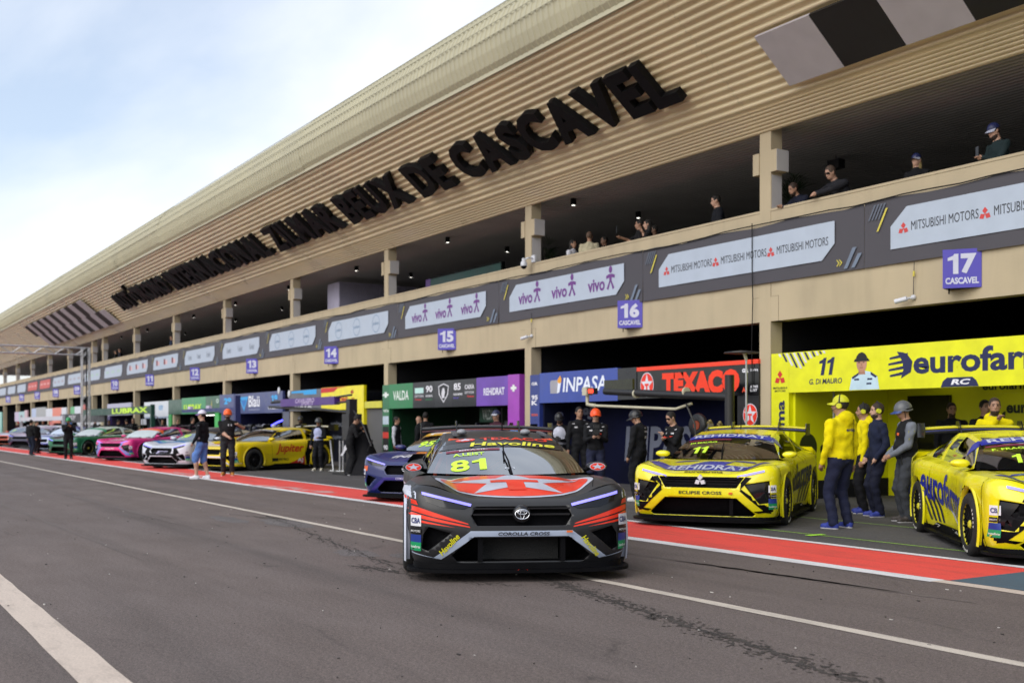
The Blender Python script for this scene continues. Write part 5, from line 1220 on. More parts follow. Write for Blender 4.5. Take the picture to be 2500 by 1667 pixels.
# ---------------- the two yellow cars of the yellow booth
YEL = mat('yellow_car_wrap', (.80, .735, .006), .3, var=.02, coat=.6)
BLU = cm('1f2a9a', .35, coat=.3)
def eclipse_livery(c, num, who):
    c.cage.build('roll_cage', cm('3a3a3c', .45), c.t)
    # hood: blue panel with white lettering
    c.decal('top', [[(-.74, -1.95), (.74, -1.95), (.88, -1.70), (.60, -1.62), (-.60, -1.62), (-.88, -1.70)]], BLU, 'hood_panel', .005)
    c.decal('top', [[(-.28, -1.62), (.20, -1.62), (.30, -1.36), (-.10, -1.36)]], BLU, 'hood_panel', .005)
    c.decal('top', [[(-.62, -1.30), (-.22, -1.30), (-.30, -1.18), (-.56, -1.18)]], BLU, 'hood_panel', .005); c.decal('top', [[(.22, -1.30), (.62, -1.30), (.56, -1.18), (.30, -1.18)]], BLU, 'hood_panel', .005)
    c.text('top', 'REHIDRAT', (0, -1.79), 1.12, .25, WHT, bold=.05, off=.010); c.text('top', 'eurofarma', (0, -2.02), .55, .10, cm('5a5208', .4), bold=.03, off=.009)
    c.decal('screen', [[(-.78, U(.80)), (.78, U(.80)), (.68, U(1.0)), (-.68, U(1.0))]], BLU, 'sun_band', .005, .05); c.text('screen', 'REHIDRAT', (0, U(.90)), 1.12, .10, WHT, bold=.06, off=.009)
    c.text('screen', num, (-.36, U(.34)), .24 if len(num) > 1 else .10, .19, LIME, 'race_number', bold=.06, off=.006, shear=.1); c.text('screen', who, (-.36, U(.62)), .42, .05, LIME, bold=.05, off=.006)
    c.decal('screen', [[(-.62, U(.70)), (.05, U(.70)), (.05, U(.745)), (-.62, U(.745))]], cm('7a2340', .4), 'series_strip', .006)
    c.text('top', 'eurofarma', (0, -.02), .8, .10, cm('6a6008', .4), bold=.03)
    g = MB(); g.tube([(1.0, .03, .92), (.80, .0, 1.06), (.60, -.02, 1.15)], .008, 6); g.build('wiper', c.ms[1], c.t)
    diam = MB()
    for a in (90, 210, 330):
        cc, sn = math.cos(R(a)), math.sin(R(a)); l, w = .085, .036
        pts = [(0, 0), (cc * l / 2 - sn * w, sn * l / 2 + cc * w), (cc * l, sn * l), (cc * l / 2 + sn * w, sn * l / 2 - cc * w)]
        diam.prism([(p[0], p[1]) for p in pts], (2.20, 0, .655), (0, 1, 0), (0, 0, 1), (.055, 0, 0))
    diam.build('badge', cm('d6d8de', .3), c.t, fix=True)
    for z0 in (.60, .64, .68): MB().box(2.175, 2.20, -.50, .50, z0, z0 + .012).build('grille_bar', c.ms[3], c.t)
    c.text('front', 'ECLIPSE CROSS', (0, .487), .60, .045, cm('1a1a14', .4), bold=.04, off=.008)
    for sg in (-1, 1):
        f = (lambda pts: [[(sg * a, b) for a, b in pts]])
        c.decal('front', f([(.50, .56), (.62, .71), (.70, .70), (.56, .545), (1.0, .24), (1.0, .20), (.88, .22)]), c.ms[1], 'front_stripe', .006)
        c.decal('front', f([(.72, .24), (1.02, .27), (1.02, .245), (.72, .205)]), c.ms[1], 'front_stripe', .007)
        g = MB()
        for dy, dz in ((.70, .57), (.82, .57), (.72, .46), (.84, .47)): g.box(2.085 - (dy - .7) * .35, 2.10 - (dy - .7) * .35, sg * dy - .045, sg * dy + .045, dz - .03, dz + .03)
        g.build('headlight_lens', mat('lamp_lens', (.16, .17, .18), .1, metal=.4), c.t)
        sd, k = ('left', -1) if sg > 0 else ('right', 1)
        c.text(sd, 'eurofarma', (k * -.05, .62), 2.1, .42, BLU if num == '1' else cm('1c2250', .4), bold=.03, ax=(1, .10 * -k * (1 if sg > 0 else 1)))
        for q in range(6): c.decal(sd, [[(k * (-.2 - q * .17), .22), (k * (-.28 - q * .17), .22), (k * (-.62 - q * .2), .62 + .03 * q), (k * (-.55 - q * .2), .64 + .03 * q)]], cm('1c1f3c', .4), 'side_stripe', .005)
        c.decal(sd, [[(k * .95, .20), (k * .85, .20), (k * .1, .40), (k * .2, .43)]], WHT, 'side_stripe', .006)
        c.text(sd, 'SPONSOR'[:0] + '25264', (k * .0, .17), 1.2, .05, cm('c8c8c0', .4), off=.02, bold=.04)
    sponsor_column(c)
    g = MB(); g.box(2.17, 2.20, .40, .45, .18, .47); g.build('tow_strap', c.ms[1], c.t); MB().box(2.245, 2.26, .40, .45, .475, .50).build('tow_flag', cm('d8601c', .5), c.t)
    g = MB(); g.tube([(-.35, .05, 1.36), (-.38, .05, 1.58)], [.008, .004], 6); g.build('aerial', c.ms[1], c.t)
def wheel_place(front_px, heading, side):       # car origin from the spot where its visible front tyre meets the ground
    p = G(*front_px); h = R(heading); f = Vector((math.cos(h), math.sin(h), 0)); l = Vector((-f.y, f.x, 0))
    o = p - l * (side * .95) - f * AXF; return (o.x, o.y)
c11 = Car('race_car', 'yellow race car 11 parked in front of the yellow booth pillar', 'eclipse', wheel_place((1904, 1281), -55, 1), -55, YEL, rim='141416', ring='c8c22a', wingc='d6cc08', group='race cars parked outside the booths')
eclipse_livery(c11, '11', 'DI MAURO')
c1 = Car('race_car', 'yellow race car 1 behind the green tape lines beside the helmeted man', 'eclipse', wheel_place((2390, 1357), -41, -1), -41, YEL, rim='141416', ring='c8c22a', wingc='d6cc08', group='race cars parked outside the booths')
eclipse_livery(c1, '1', 'F. FRAGA')

# ---------------- the other cars along the row
def nose_place(px, heading):                    # car origin from the ground point under the middle of its nose
    p = G(*px); h = R(heading); return (p.x - 2.2 * math.cos(h), p.y - 2.2 * math.sin(h))
ROW = 'race cars parked outside the booths'
def dress(c, band, bandtxt, num, hoodtxt=None, hoodcol=None, cage='3a3a3c', col='d8d8de', hoodpoly=None, bandc='d8d8de'):
    c.cage.build('roll_cage', cm(cage, .45), c.t)
    c.decal('screen', [[(-.78, U(.80)), (.78, U(.80)), (.68, U(1.0)), (-.68, U(1.0))]], cm(band, .35), 'sun_band', .005, .06)
    if bandtxt: c.text('screen', bandtxt, (0, U(.90)), 1.0, .09, cm(bandc, .4), bold=.04, off=.009)
    if num: c.text('screen', num, (-.34, U(.36)), .34, .22, LIME, 'race_number', bold=.06, shear=.15, off=.006)
    if hoodpoly:
        for p, cc in hoodpoly: c.decal('top', [p], cm(cc, .35), 'hood_panel', .005)
    if hoodtxt: c.text('top', hoodtxt, (0, -1.72), 1.05, .24, cm(col, .4), bold=.04, off=.011)
    sponsor_column(c)
c = Car('race_car', 'blue and purple race car 95 parked behind the graphite car', 'cross', nose_place((994, 1226), -54), -54, '18225e', trim='33287a', hoodpaint='1c2c74', rim='1a1a1e', wingc='1a1a1e', group=ROW)
dress(c, 'd8a21c', 'FCT', '95', 'INPASA', hoodpoly=[([(-.2, -1.45), (.55, -1.5), (.7, -1.25), (.3, -1.1), (-.3, -1.15)], 'd87a1c'), ([(.5, -1.55), (.8, -1.7), (.85, -1.4), (.6, -1.3)], 'c8c43a')])
c.text('front', 'COROLLA CROSS', (.02, .44), .47, .035, cm('c8c4e0', .4), bold=.03, off=.010)
for sg in (-1, 1): c.decal('front', [[(sg * .84, .66), (sg * 1.02, .66), (sg * 1.02, .56), (sg * .86, .57)]], cm('d8602c', .4), 'front_flash', .006)
g = MB(); g.lathe([(0, 2.262), (.070, 2.258), (.082, 2.235), (.085, 2.20)], 20, 'x', (0, 0, bz)); bo = g.build('badge', c.ms[3], c.t, smooth=True); g = MB(); tor(g, 0, bz, .064, .044); tor(g, 0, bz + .016, .042, .016, .005); tor(g, 0, bz, .018, .042, .005); g.build('badge_rings', CHR, bo, smooth=True)
c = Car('race_car', 'yellow race car with red Jupiter lettering on its door', 'cross', wheel_place((616, 1149), -70, 1), -70, 'e2c800', trim='d8d8de', rim='121214', wingc='c8c8c4', group=ROW)
dress(c, '17181a', 'JUPITER TELECOM', '', 'Jupiter', col='c4261e', hoodpoly=[([(-.7, -2.0), (.7, -2.0), (.75, -1.65), (-.75, -1.65)], 'd8d0c8')])
c.text('left', 'Jupiter', (.10, .66), 1.15, .34, cm('c4261e', .4), bold=.04, shear=.3, off=.008)
c.decal('left', [[(-1.0, .16), (.0, .16), (.62, .36), (.72, .46), (.75, .16)]], cm('b8261e', .4), 'sill_flash', .005); c.decal('left', [[(-.62, .28), (-.36, .28), (-.36, .38), (-.62, .38)]], cm('1a1a14', .4), 'sticker', .008); c.text('left', 'PETRO', (-.12, .33), .42, .08, cm('1a1a14', .4), bold=.04, off=.008)
c.text('left', 'AJ', (.55, .28), .22, .16, cm('e0e0e6', .4), bold=.08, off=.010)
c.decal('left', [[(.80, .16), (.72, .5), (.86, .98), (2.1, .98), (2.1, .16)]], c.ms[1], 'stripped_rear_side', .007)
c.decal('left', [[(-1.66, .28), (-1.5, .28), (-1.5, .52), (-1.66, .52)]], cm('23418c', .4), 'sticker', .012)
c = Car('race_car', 'white race car with blue hood stripe and black hexagonal grille', 'cross', nose_place((395, 1144), -58), -58, 'c9cedb', trim='c9cedb', rim='141416', roofpaint='26282e', wingc='26282e', group=ROW)
dress(c, '26282e', None, '38', None, hoodpoly=[([(-.85, -1.75), (.85, -1.45), (.85, -1.25), (-.8, -1.55)], '2f7ac4'), ([(-.8, -1.5), (.5, -1.2), (.4, -1.1), (-.8, -1.35)], '5fb0b0')])
c.decal('front', [[(-.62, .70), (.62, .70), (.78, .45), (.62, .17), (-.62, .17), (-.78, .45)]], c.ms[1], 'front_mask', .005); c.decal('front', [[(-.22, .50), (.22, .50), (.22, .58), (-.22, .58)]], cm('b8b4d8', .4), 'plate', .012)
for sg in (-1, 1): c.decal('front', [[(sg * .60, .34), (sg * 1.0, .40), (sg * 1.0, .32), (sg * .62, .26)]], c.ms[1], 'front_flash', .006)
PINK = cm('d0267c', .3, coat=.5)
c = Car('race_car', 'pink race car with pale windscreen cover and blue flashes', 'eclipse', wheel_place((350, 1124), -60, 1), -60, PINK, trim='6a8ad0', rim='141416', wingc='26202a', group=ROW)
dress(c, 'd8622c', None, '', 'RACING', hoodpoly=None, col='e0d0dc'); c.text('front', 'ECLIPSE', (0, .487), .5, .05, cm('e0d0dc', .4), bold=.04, off=.008)
c.decal('screen', [[(-.78, U(.02)), (.78, U(.02)), (.70, U(.79)), (-.70, U(.79))]], cm('b9c4c8', .5), 'sun_cover', .008, .06); c.decal('left', [[(-1.0, .80), (.9, .86), (.9, .72), (-.6, .70)]], cm('6a8ad0', .4), 'side_flash', .006)
for sg in (-1, 1): c.decal('front', [[(sg * .50, .56), (sg * .62, .71), (sg * .70, .70), (sg * .56, .545), (sg * 1.0, .26), (sg * 1.0, .20), (sg * .88, .22)]], cm('6a8ad0', .4), 'front_flash', .006)
c = Car('race_car', 'green race car with white cabin pillar and yellow wheel hub', 'cross', wheel_place((213, 1111), -62, 1), -62, '1f6a48', trim='2a4a40', hoodpaint='2a2c2e', roofpaint='c2cdcc', rim='141416', ring='b8b02a', group=ROW)
dress(c, '3a8a66', None, '', 'VALDA', col='9ac0b0'); c.decal('screen', [[(-.78, U(.02)), (.78, U(.02)), (.70, U(.79)), (-.70, U(.79))]], cm('b4bcc0', .5), 'sun_cover', .008, .06)
c = Car('race_car', 'white and blue race car with pale windscreen cover behind the two in black', 'cross', nose_place((100, 1102), -52), -52, 'b4c2dc', trim='2a46a8', hoodpaint='c2cbe0', roofpaint='2c3c8c', rim='141416', group=ROW)
dress(c, '9fb0d8', None, '', None, hoodpoly=[([(-.9, -1.9), (.9, -1.9), (.9, -1.75), (-.9, -1.6)], '2a46a8')]); c.decal('screen', [[(-.78, U(.02)), (.78, U(.02)), (.70, U(.79)), (-.70, U(.79))]], cm('b9c6da', .5), 'sun_cover', .008, .06)
c.decal('front', [[(-.98, .30), (-.5, .40), (-.5, .22), (-.98, .18)]], cm('2a46a8', .4), 'front_flash', .006); c.decal('front', [[(.98, .30), (.5, .40), (.5, .22), (.98, .18)]], cm('2a46a8', .4), 'front_flash', .006)
c = Car('race_car', 'lilac grey race car with dark navy front bumper', 'eclipse', nose_place((48, 1093), -48), -48, '2a2c4a', trim='2a2c4a', hoodpaint='bcb2cc', roofpaint='a8a0b8', rim='141416', group=ROW)
dress(c, 'a8a0b8', None, '44', None)
c = Car('race_car', 'pale race car with orange front bumper at the far end of the row', 'cross', nose_place((6, 1089), -48), -48, 'd0582c', trim='2a2c30', hoodpaint='bcc0d4', roofpaint='a8a8b4', rim='141416', group=ROW)
dress(c, '9aa0b0', None, '7', None)

# ------------------------------------------------------------------ people
def surface_nets(vol, org, h):
    """smooth closed surface of a sampled distance field: one vertex per crossed cell, one quad per crossed edge"""
    inside = vol < 0; nx, ny, nz = vol.shape
    c = inside[:-1, :-1, :-1].astype(np.int8)
    tot = np.zeros((nx - 1, ny - 1, nz - 1), np.int8)
    for dx_ in (0, 1):
        for dy_ in (0, 1):
            for dz_ in (0, 1): tot += inside[dx_:nx - 1 + dx_, dy_:ny - 1 + dy_, dz_:nz - 1 + dz_]
    act = (tot > 0) & (tot < 8); idx = -np.ones(act.shape, np.int64); cells = np.argwhere(act); idx[act] = np.arange(len(cells))
    acc = np.zeros((len(cells), 3)); cnt = np.zeros(len(cells)); a = cells
    for e in range(3):
        for o1 in (0, 1):
            for o2 in (0, 1):
                p0 = np.zeros(3, int); oth = [k for k in range(3) if k != e]; p0[oth[0]] = o1; p0[oth[1]] = o2; p1 = p0.copy(); p1[e] = 1
                v0 = vol[tuple((a + p0).T)]; v1 = vol[tuple((a + p1).T)]; m = (v0 < 0) != (v1 < 0); t = np.where(m, v0 / np.where(m, v0 - v1, 1), 0)
                pt = a + p0.astype(float); pt[:, e] += t; acc[m] += pt[m]; cnt[m] += 1
    V = acc / cnt[:, None] * h + org; Q = []
    for e in range(3):
        o = [k for k in range(3) if k != e]
        s0 = [slice(1, n - 1) for n in vol.shape]; s1 = list(s0); s0[e] = slice(0, vol.shape[e] - 1); s1[e] = slice(1, vol.shape[e])
        A, B = inside[tuple(s0)], inside[tuple(s1)]; ed = np.argwhere(A != B)
        if not len(ed): continue
        base = ed + np.array([0 if k == e else 1 for k in range(3)]); flip = A[tuple(ed.T)]
        def g(d0, d1):
            q = base.copy(); q[:, o[0]] -= d0; q[:, o[1]] -= d1; return idx[tuple(q.T)]
        q = np.stack([g(0, 0), g(1, 0), g(1, 1), g(0, 1)], 1); f = flip if e != 1 else ~flip
        q[~f] = q[~f][:, ::-1]; Q.append(q)
    return V, np.concatenate(Q)
def lap(V, Q, it=2, k=.5):
    e = np.concatenate([Q[:, [0, 1]], Q[:, [1, 2]], Q[:, [2, 3]], Q[:, [3, 0]]])
    for _ in range(it):
        s = np.zeros_like(V); n = np.zeros(len(V)); np.add.at(s, e[:, 0], V[e[:, 1]]); np.add.at(s, e[:, 1], V[e[:, 0]]); np.add.at(n, e[:, 0], 1); np.add.at(n, e[:, 1], 1)
        V = V * (1 - k) + s / n[:, None] * k
    return V
def sd_cone(P, a, b, ra, rb):
    a, b = np.array(a), np.array(b); ab = b - a; t = np.clip(((P - a) @ ab) / max(ab @ ab, 1e-9), 0, 1)
    return np.linalg.norm(P - a - t[..., None] * ab, axis=-1) - (ra + (rb - ra) * t)
def sd_ell(P, c, r, M=None):
    q = P - np.array(c)
    if M is not None: q = q @ M
    r = np.array(r); k0 = np.linalg.norm(q / r, axis=-1); k1 = np.linalg.norm(q / (r * r), axis=-1)
    return k0 * (k0 - 1) / np.maximum(k1, 1e-6)
def ik(s, t, l1, l2, hint):
    d = t - s; L = d.length; L = min(L, (l1 + l2) * .995); d = d.normalized(); t = s + d * L
    a = (l1 * l1 - l2 * l2 + L * L) / (2 * L); hgt = math.sqrt(max(0, l1 * l1 - a * a)); n = (hint - d * hint.dot(d)); n = n.normalized() if n.length > 1e-4 else Vector((-1, 0, 0))
    return s + d * a + n * hgt, t
REG = ['skin', 'hair', 'top', 'sleeve', 'trousers', 'calf', 'shoe', 'hand', 'extra', 'sole']
SKIN = {'a': mat('skin_light', (.46, .27, .19), .55, var=.08), 'b': mat('skin_tan', (.33, .18, .115), .55, var=.08), 'c': mat('skin_brown', (.20, .105, .065), .55, var=.08)}
def cloth(c): return mat('cloth_' + (c if isinstance(c, str) else '%02x%02x%02x' % c), c, .85, var=.18, vs_=9, bump=.5, bs=16, spec=.25)
PEOPLE = []
def person(label, foot, face, h=1.75, top='15161a', sleeve=None, trousers='17181c', calf=None, shoe='1a1a1c', skin='b', hair='120d0a', hairlen=0, lean=0., stance=.11, step=0., hands=None, pitch=0., yaw=0., cap=None, helmet=None, headset=None, glasses=False, beard=False, hood=False, vest=None, vox=.017, bulk=1., floor=0., seat=False, group=None, stripe=None, elbow=None, belly=.0):
    """one standing figure: foot = ground point, face = direction it faces in degrees, hands = two targets in its own frame"""
    if beard and hair == '120d0a': hair = '33241b'
    k = h / 1.75; t = thing('person', label, 'person', (foot[0], foot[1], floor), R(face), group)
    pel = Vector((0, 0, .93)); d = Vector((math.sin(lean), 0, math.cos(lean)))
    if lean > .25: pel.x -= .10
    ch = pel + d * .36; sh = pel + d * .485; nb = pel + d * .54
    hd_dir = Vector((math.sin(lean * .5 + pitch), 0, math.cos(lean * .5 + pitch))); nk = nb + hd_dir * .07; hc_ = nk + hd_dir * .115 + Vector((.02, 0, 0))
    Rh = (Matrix.Rotation(yaw, 3, 'Z') @ Matrix.Rotation(lean * .3 + pitch, 3, 'Y')); Mh = np.array(Rh)
    def H(p): return hc_ + Rh @ Vector(p)
    side = Vector((0, 1, 0)); pr = []; b_ = bulk
    def cone(a, b, ra, rb, reg, sm=.03): pr.append(('c', tuple(a), tuple(b), ra, rb, REG.index(reg), sm))
    def elp(c, r, reg, M=None, sm=.03): pr.append(('e', tuple(c), r, M, 0, REG.index(reg), sm))
    Ms = np.array(Matrix.Rotation(lean, 3, 'Y'))
    elp(pel + Vector((0, 0, .03)), (.118 * b_ + belly * .5, .165 * b_, .14), 'trousers'); elp(pel + d * .16 + Vector((belly, 0, 0)), (.118 * b_ + belly, .160 * b_, .17), 'top', Ms, .05); elp(ch, (.128 * b_, .185 * b_, .20), 'top', Ms, .05)
    elp(pel + d * .05, (.128 * b_ + belly, .172 * b_, .085), 'top', Ms, .02)
    elp(sh, (.085 * b_, .185 * b_, .075), 'top', Ms, .05)
    cone(nb - d * .02, nk + hd_dir * .03, .062, .055, 'skin', .02); cone(nb - d * .035 - Vector((.0, 0, 0)), nb + d * .005, .088, .072, 'top', .03)
    elp(H((-.012, 0, .02)), (.098, .077, .105), 'skin', Mh, .02); elp(H((.03, 0, -.055)), (.062, .055, .068), 'skin', Mh, .03); cone(H((.088, 0, .0)), H((.104, 0, -.028)), .010, .015, 'skin', .01)
    cone(H((.068, -.02, -.06)), H((.068, .02, -.06)), .016, .016, 'skin', .01)
    for s in (-1, 1): elp(H((-.008, s * .079, -.008)), (.022, .012, .032), 'skin', Mh, .008)
    if hair:
        elp(H((-.026, 0, .036)), (.098, .083, .100), 'hair', Mh, .008)
        if hairlen: elp(H((-.05, 0, -.02 - hairlen * .4)), (.070, .088, .10 + hairlen * .5), 'hair', Mh, .01)
    if beard: elp(H((.026, 0, -.082)), (.064, .058, .050), 'hair', Mh, .008)
    if hood: elp(nb + Vector((-.095, 0, .01)), (.085, .13, .10), 'top', None, .04)
    hands = hands or [(.05, .27, .80), (.05, -.27, .80)]; fing = []
    for i, s in enumerate((1, -1)):
        S = sh + Vector((0, s * .185 * b_, -.005)); T = Vector(hands[i]); hint = Vector(elbow[i]) if elbow else Vector((-.8, s * .55, -.35)); E, T = ik(S, T, .285, .255, hint)
        sr = .014 if sleeve != 'skin' else 0
        cone(S, E, .064 * b_, .050 * b_, 'top' if sleeve == 'skin' else 'sleeve', .035); cone(E, T, .047 * b_ * (1 if sr else .85), (.036 if sr else .028) * b_, 'sleeve', .02)
        f = (T - E).normalized(); hnd = T + f * .055; elp(hnd, (.030, .030, .045), 'hand', None, .01); cone(T - f * .01, T + f * .07, .024, .028, 'hand', .015); fing.append((T + f * .075, f, s))
    for i, s in enumerate((1, -1)):
        hip = pel + Vector((0, s * .095, -.02)); ft = Vector(((step if s > 0 else -step), s * stance, .085)); kn, an = ik(hip, ft, .43, .42, Vector((1, s * .1, 0)))
        tr_ = 1.0 if calf != 'skin' else .9
        cone(hip, kn, .098 * b_, .070 * (1.05 if calf != 'skin' else 1.2), 'trousers', .03); cone(kn, an, .070 * tr_ if calf != 'skin' else .055, .064 if calf != 'skin' else .038, 'calf', .02)
        if calf == 'skin': cone(kn + Vector((0, 0, .12)), kn + Vector((0, 0, .01)), .085, .088, 'trousers', .01); elp(kn.lerp(an, .3) + Vector((-.02, 0, 0)), (.05, .048, .12), 'calf')
        fd = Vector((.97, s * .22, 0)).normalized(); cone(an + fd * -.03 + Vector((0, 0, -.035)), an + fd * .15 + Vector((0, 0, -.048)), .047, .040, 'shoe', .015); cone(an + Vector((0, 0, .0)), an + fd * .05 + Vector((0, 0, -.02)), .046, .045, 'shoe', .015)
        pr.append(('c', tuple(an + fd * -.03 + Vector((0, 0, -.068))), tuple(an + fd * .155 + Vector((0, 0, -.068))), .042, .036, REG.index('sole'), .004))
    if vest:
        elp(ch + d * .0, (.142 * b_, .175 * b_, .19), 'extra', Ms, .02); elp(pel + d * .17 + Vector((belly, 0, 0)), (.138 * b_ + belly, .165 * b_, .15), 'extra', Ms, .03)
    lo = np.array([1e9] * 3); hi = -lo
    for p in pr:
        if p[0] == 'c': q = [np.array(p[1]) - p[3], np.array(p[2]) - p[4], np.array(p[1]) + p[3], np.array(p[2]) + p[4]]
        else: m_ = max(p[2]); q = [np.array(p[1]) - m_, np.array(p[1]) + m_]
        for z in q: lo = np.minimum(lo, z); hi = np.maximum(hi, z)
    lo -= vox * 3; hi += vox * 3; lo[2] = max(lo[2], -.02)
    n = np.ceil((hi - lo) / vox).astype(int) + 1
    axs = [lo[i] + np.arange(n[i]) * vox for i in range(3)]
    vol = np.full(tuple(n), 9.)
    for p in pr:                                # each shape only touches its own neighbourhood
        if p[0] == 'c': a0 = np.minimum(np.array(p[1]) - p[3], np.array(p[2]) - p[4]) - .12; a1 = np.maximum(np.array(p[1]) + p[3], np.array(p[2]) + p[4]) + .12
        else: m_ = max(p[2]); a0 = np.array(p[1]) - m_ - .12; a1 = np.array(p[1]) + m_ + .12
        i0 = np.maximum(0, ((a0 - lo) / vox).astype(int)); i1 = np.minimum(n, ((a1 - lo) / vox).astype(int) + 2)
        if (i1 <= i0).any(): continue
        Gx = np.stack(np.meshgrid(*[axs[j][i0[j]:i1[j]] for j in range(3)], indexing='ij'), -1)
        dd = sd_cone(Gx, *p[1:5]) if p[0] == 'c' else sd_ell(Gx, p[1], p[2], p[3])
        sl = tuple(slice(i0[j], i1[j]) for j in range(3)); v = vol[sl]; ks = p[6]; hh = np.maximum(ks - np.abs(v - dd), 0) / ks
        vol[sl] = np.minimum(v, dd) - hh * hh * ks * .25
    vol[:, :, 0] = np.maximum(vol[:, :, 0], .001)
    V, Q = surface_nets(vol, lo, vox); V = lap(V, Q, 1, .45)
    best = np.full(len(V), 9.); lab = np.zeros(len(V), int)
    for p in pr:
        dd = sd_cone(V, *p[1:5]) if p[0] == 'c' else sd_ell(V, p[1], p[2], p[3])
        if p[5] == 1: # hair never over the face
            loc = (V - np.array(H((0, 0, 0)))) @ Mh
            if p[2][0] > .09: dd = dd + np.where((loc[:, 0] > .055) & (loc[:, 2] < .062), .05, 0) + np.where(loc[:, 2] < -.05 - hairlen, .05, 0) - .006
            elif p[2][0] == .064: dd = dd + np.where((loc[:, 2] > -.058) & (np.abs(loc[:, 1]) < .045), .05, 0) + np.where(loc[:, 2] > -.035, .05, 0) - .004
            else: dd = dd - .004
        m_ = dd < best; best[m_] = dd[m_]; lab[m_] = p[5]
    fl = np.sort(lab[Q], axis=1)[:, 1]
    nq = np.cross(V[Q[:, 2]] - V[Q[:, 0]], V[Q[:, 3]] - V[Q[:, 1]]); nv_ = np.zeros_like(V)     # creases in the cloth
    for j in range(4): np.add.at(nv_, Q[:, j], nq)
    nv_ /= np.maximum(np.linalg.norm(nv_, axis=1), 1e-9)[:, None]; ph = len(PEOPLE) * 1.7
    fold = np.sin(V[:, 2] * 46 + 2.2 * np.sin(V[:, 1] * 17 + ph) + 2 * np.sin(V[:, 0] * 19 - ph)) + .7 * np.sin(V[:, 2] * 23 + V[:, 1] * 31 + ph) + .6 * np.sin(V[:, 1] * 55 + V[:, 2] * 9)
    V = V + nv_ * (np.isin(lab, [2, 3, 4, 5]) * (0 if calf == 'skin' and False else 1) * (.0035 * fold + .003))[:, None]
    mb = MB(); mb.add(V.tolist(), Q.tolist(), fl.tolist())
    for (p, f, s) in fing:                      # four bent fingers and a thumb on each hand
        w = f.cross(Vector((0, 0, 1))); w = w.normalized() if w.length > .2 else Vector((1, 0, 0)); u = w.cross(f)
        cur = (Vector((-.5 * s, 0, 0)) if False else (pel - p)); cur = (cur - f * cur.dot(f)).normalized()
        for q in range(4):
            o = p + w * (.026 - .0175 * q); l = (.062, .072, .068, .052)[q]
            mb.tube([o - f * .02, o + f * l * .5 + cur * .006, o + f * l * .85 + cur * .028], [.0105, .0095, .008], 6, REG.index('hand'))
        mb.tube([p - f * .05 + w * .02 * s, p - f * .015 + w * .042 * s + cur * .01, p + f * .02 + w * .046 * s + cur * .02], [.013, .011, .009], 6, REG.index('hand'))
    for s in (-1, 1): mb.ball(H((.079, s * .030, .012)), (.010, .014, .008), 8, 5, REG.index('hair')); mb.obox(H((.084, s * .030 - .018, .028)), Rh @ Vector((0, .036, 0)), Rh @ Vector((.006, 0, 0)), Rh @ Vector((0, 0, .007)), REG.index('hair'))
    sk = SKIN[skin]; tp = cloth(top); tz = cloth(trousers)
    ms = [sk, mat('hair_' + (hair or '120d0a'), hair or '120d0a', .7, var=.3, vs_=60, bump=.6, bs=80), tp, tp if sleeve is None else (sk if sleeve == 'skin' else cloth(sleeve)), tz, tz if calf is None else (sk if calf == 'skin' else cloth(calf)), cm(shoe, .6), sk, cloth(vest or top), cm('c8c8cc', .6)]
    body = mb.build('body', ms, t, smooth=True); body.scale = (k, k, k)
    def acc(mbx, name, m): o = mbx.build(name, m, t, autosm=45); o.scale = (k, k, k); return o
    X, Y, Z = (Rh @ Vector(v) for v in ((1, 0, 0), (0, 1, 0), (0, 0, 1)))
    if cap or helmet:
        c_ = cap or helmet; g = MB(); rr = (.112, .092, .105) if cap else (.135, .112, .13); z0 = .045 if cap else .015; oc = H((-.014, 0, z0)); P_ = []
        for i in range(8):
            a = R(90 * i / 7); P_.append([oc + X * (rr[0] * math.cos(a) * math.cos(R(b))) + Y * (rr[1] * math.cos(a) * math.sin(R(b))) + Z * (rr[2] * math.sin(a)) for b in range(0, 360, 20)])
        g.grid(P_, 0, True)
        if helmet: g.grid([[oc + X * (rr[0] * q * math.cos(R(b))) + Y * (rr[1] * q * math.sin(R(b))) + Z * (zz - (.02 if math.cos(R(b)) < 0 else 0)) for b in range(0, 361, 20)] for q, zz in ((1, .0), (1.03, -.02), (.9, -.03))])
        acc(g, 'cap' if cap else 'helmet', cm(c_ if isinstance(c_, str) else c_[0], .5 if cap else .35))
        g = MB(); vis = [[oc + X * (rr[0] * .88 * math.cos(R(b)) + q * .085 * max(0, math.cos(R(b))) ** .5) + Y * (rr[1] * math.sin(R(b)) * (1 - .1 * q)) + Z * (.004 - .022 * q + dz - .02 * abs(math.sin(R(b))) * q) for b in range(-75, 76, 15)] for q in (0, .5, 1) for dz in (0,)]
        g.grid(vis); g.grid([[p - Z * .006 for p in r] for r in vis]); acc(g, 'visor', cm(c_ if isinstance(c_, str) else c_[1], .5))
        if helmet:
            g = MB(); g.tube([H((.0, s_ * .088, zz)) for s_, zz in ((1, .02), (.95, -.06), (.6, -.12), (0, -.135), (-.6, -.12), (-.95, -.06), (-1, .02))], .006, 5); acc(g, 'chin_strap', cm('141416', .6))
    if headset:
        g = MB()
        for s in (-1, 1): g = MB(); g.tube([H((-.005, s * .075, -.005)), H((-.005, s * .112, -.005))], [.042, .034], 12); acc(g, 'ear_cup', cm(headset, .4))
        g = MB(); g.tube([H((-.01, .1 * math.cos(R(a)), .02 + .125 * math.sin(R(a)))) for a in range(0, 181, 18)], .010, 6); g.tube([H((.0, .10, -.02)), H((.07, .085, -.06)), H((.10, .03, -.07))], .005, 5); acc(g, 'headband', cm('1a1a1a', .5))
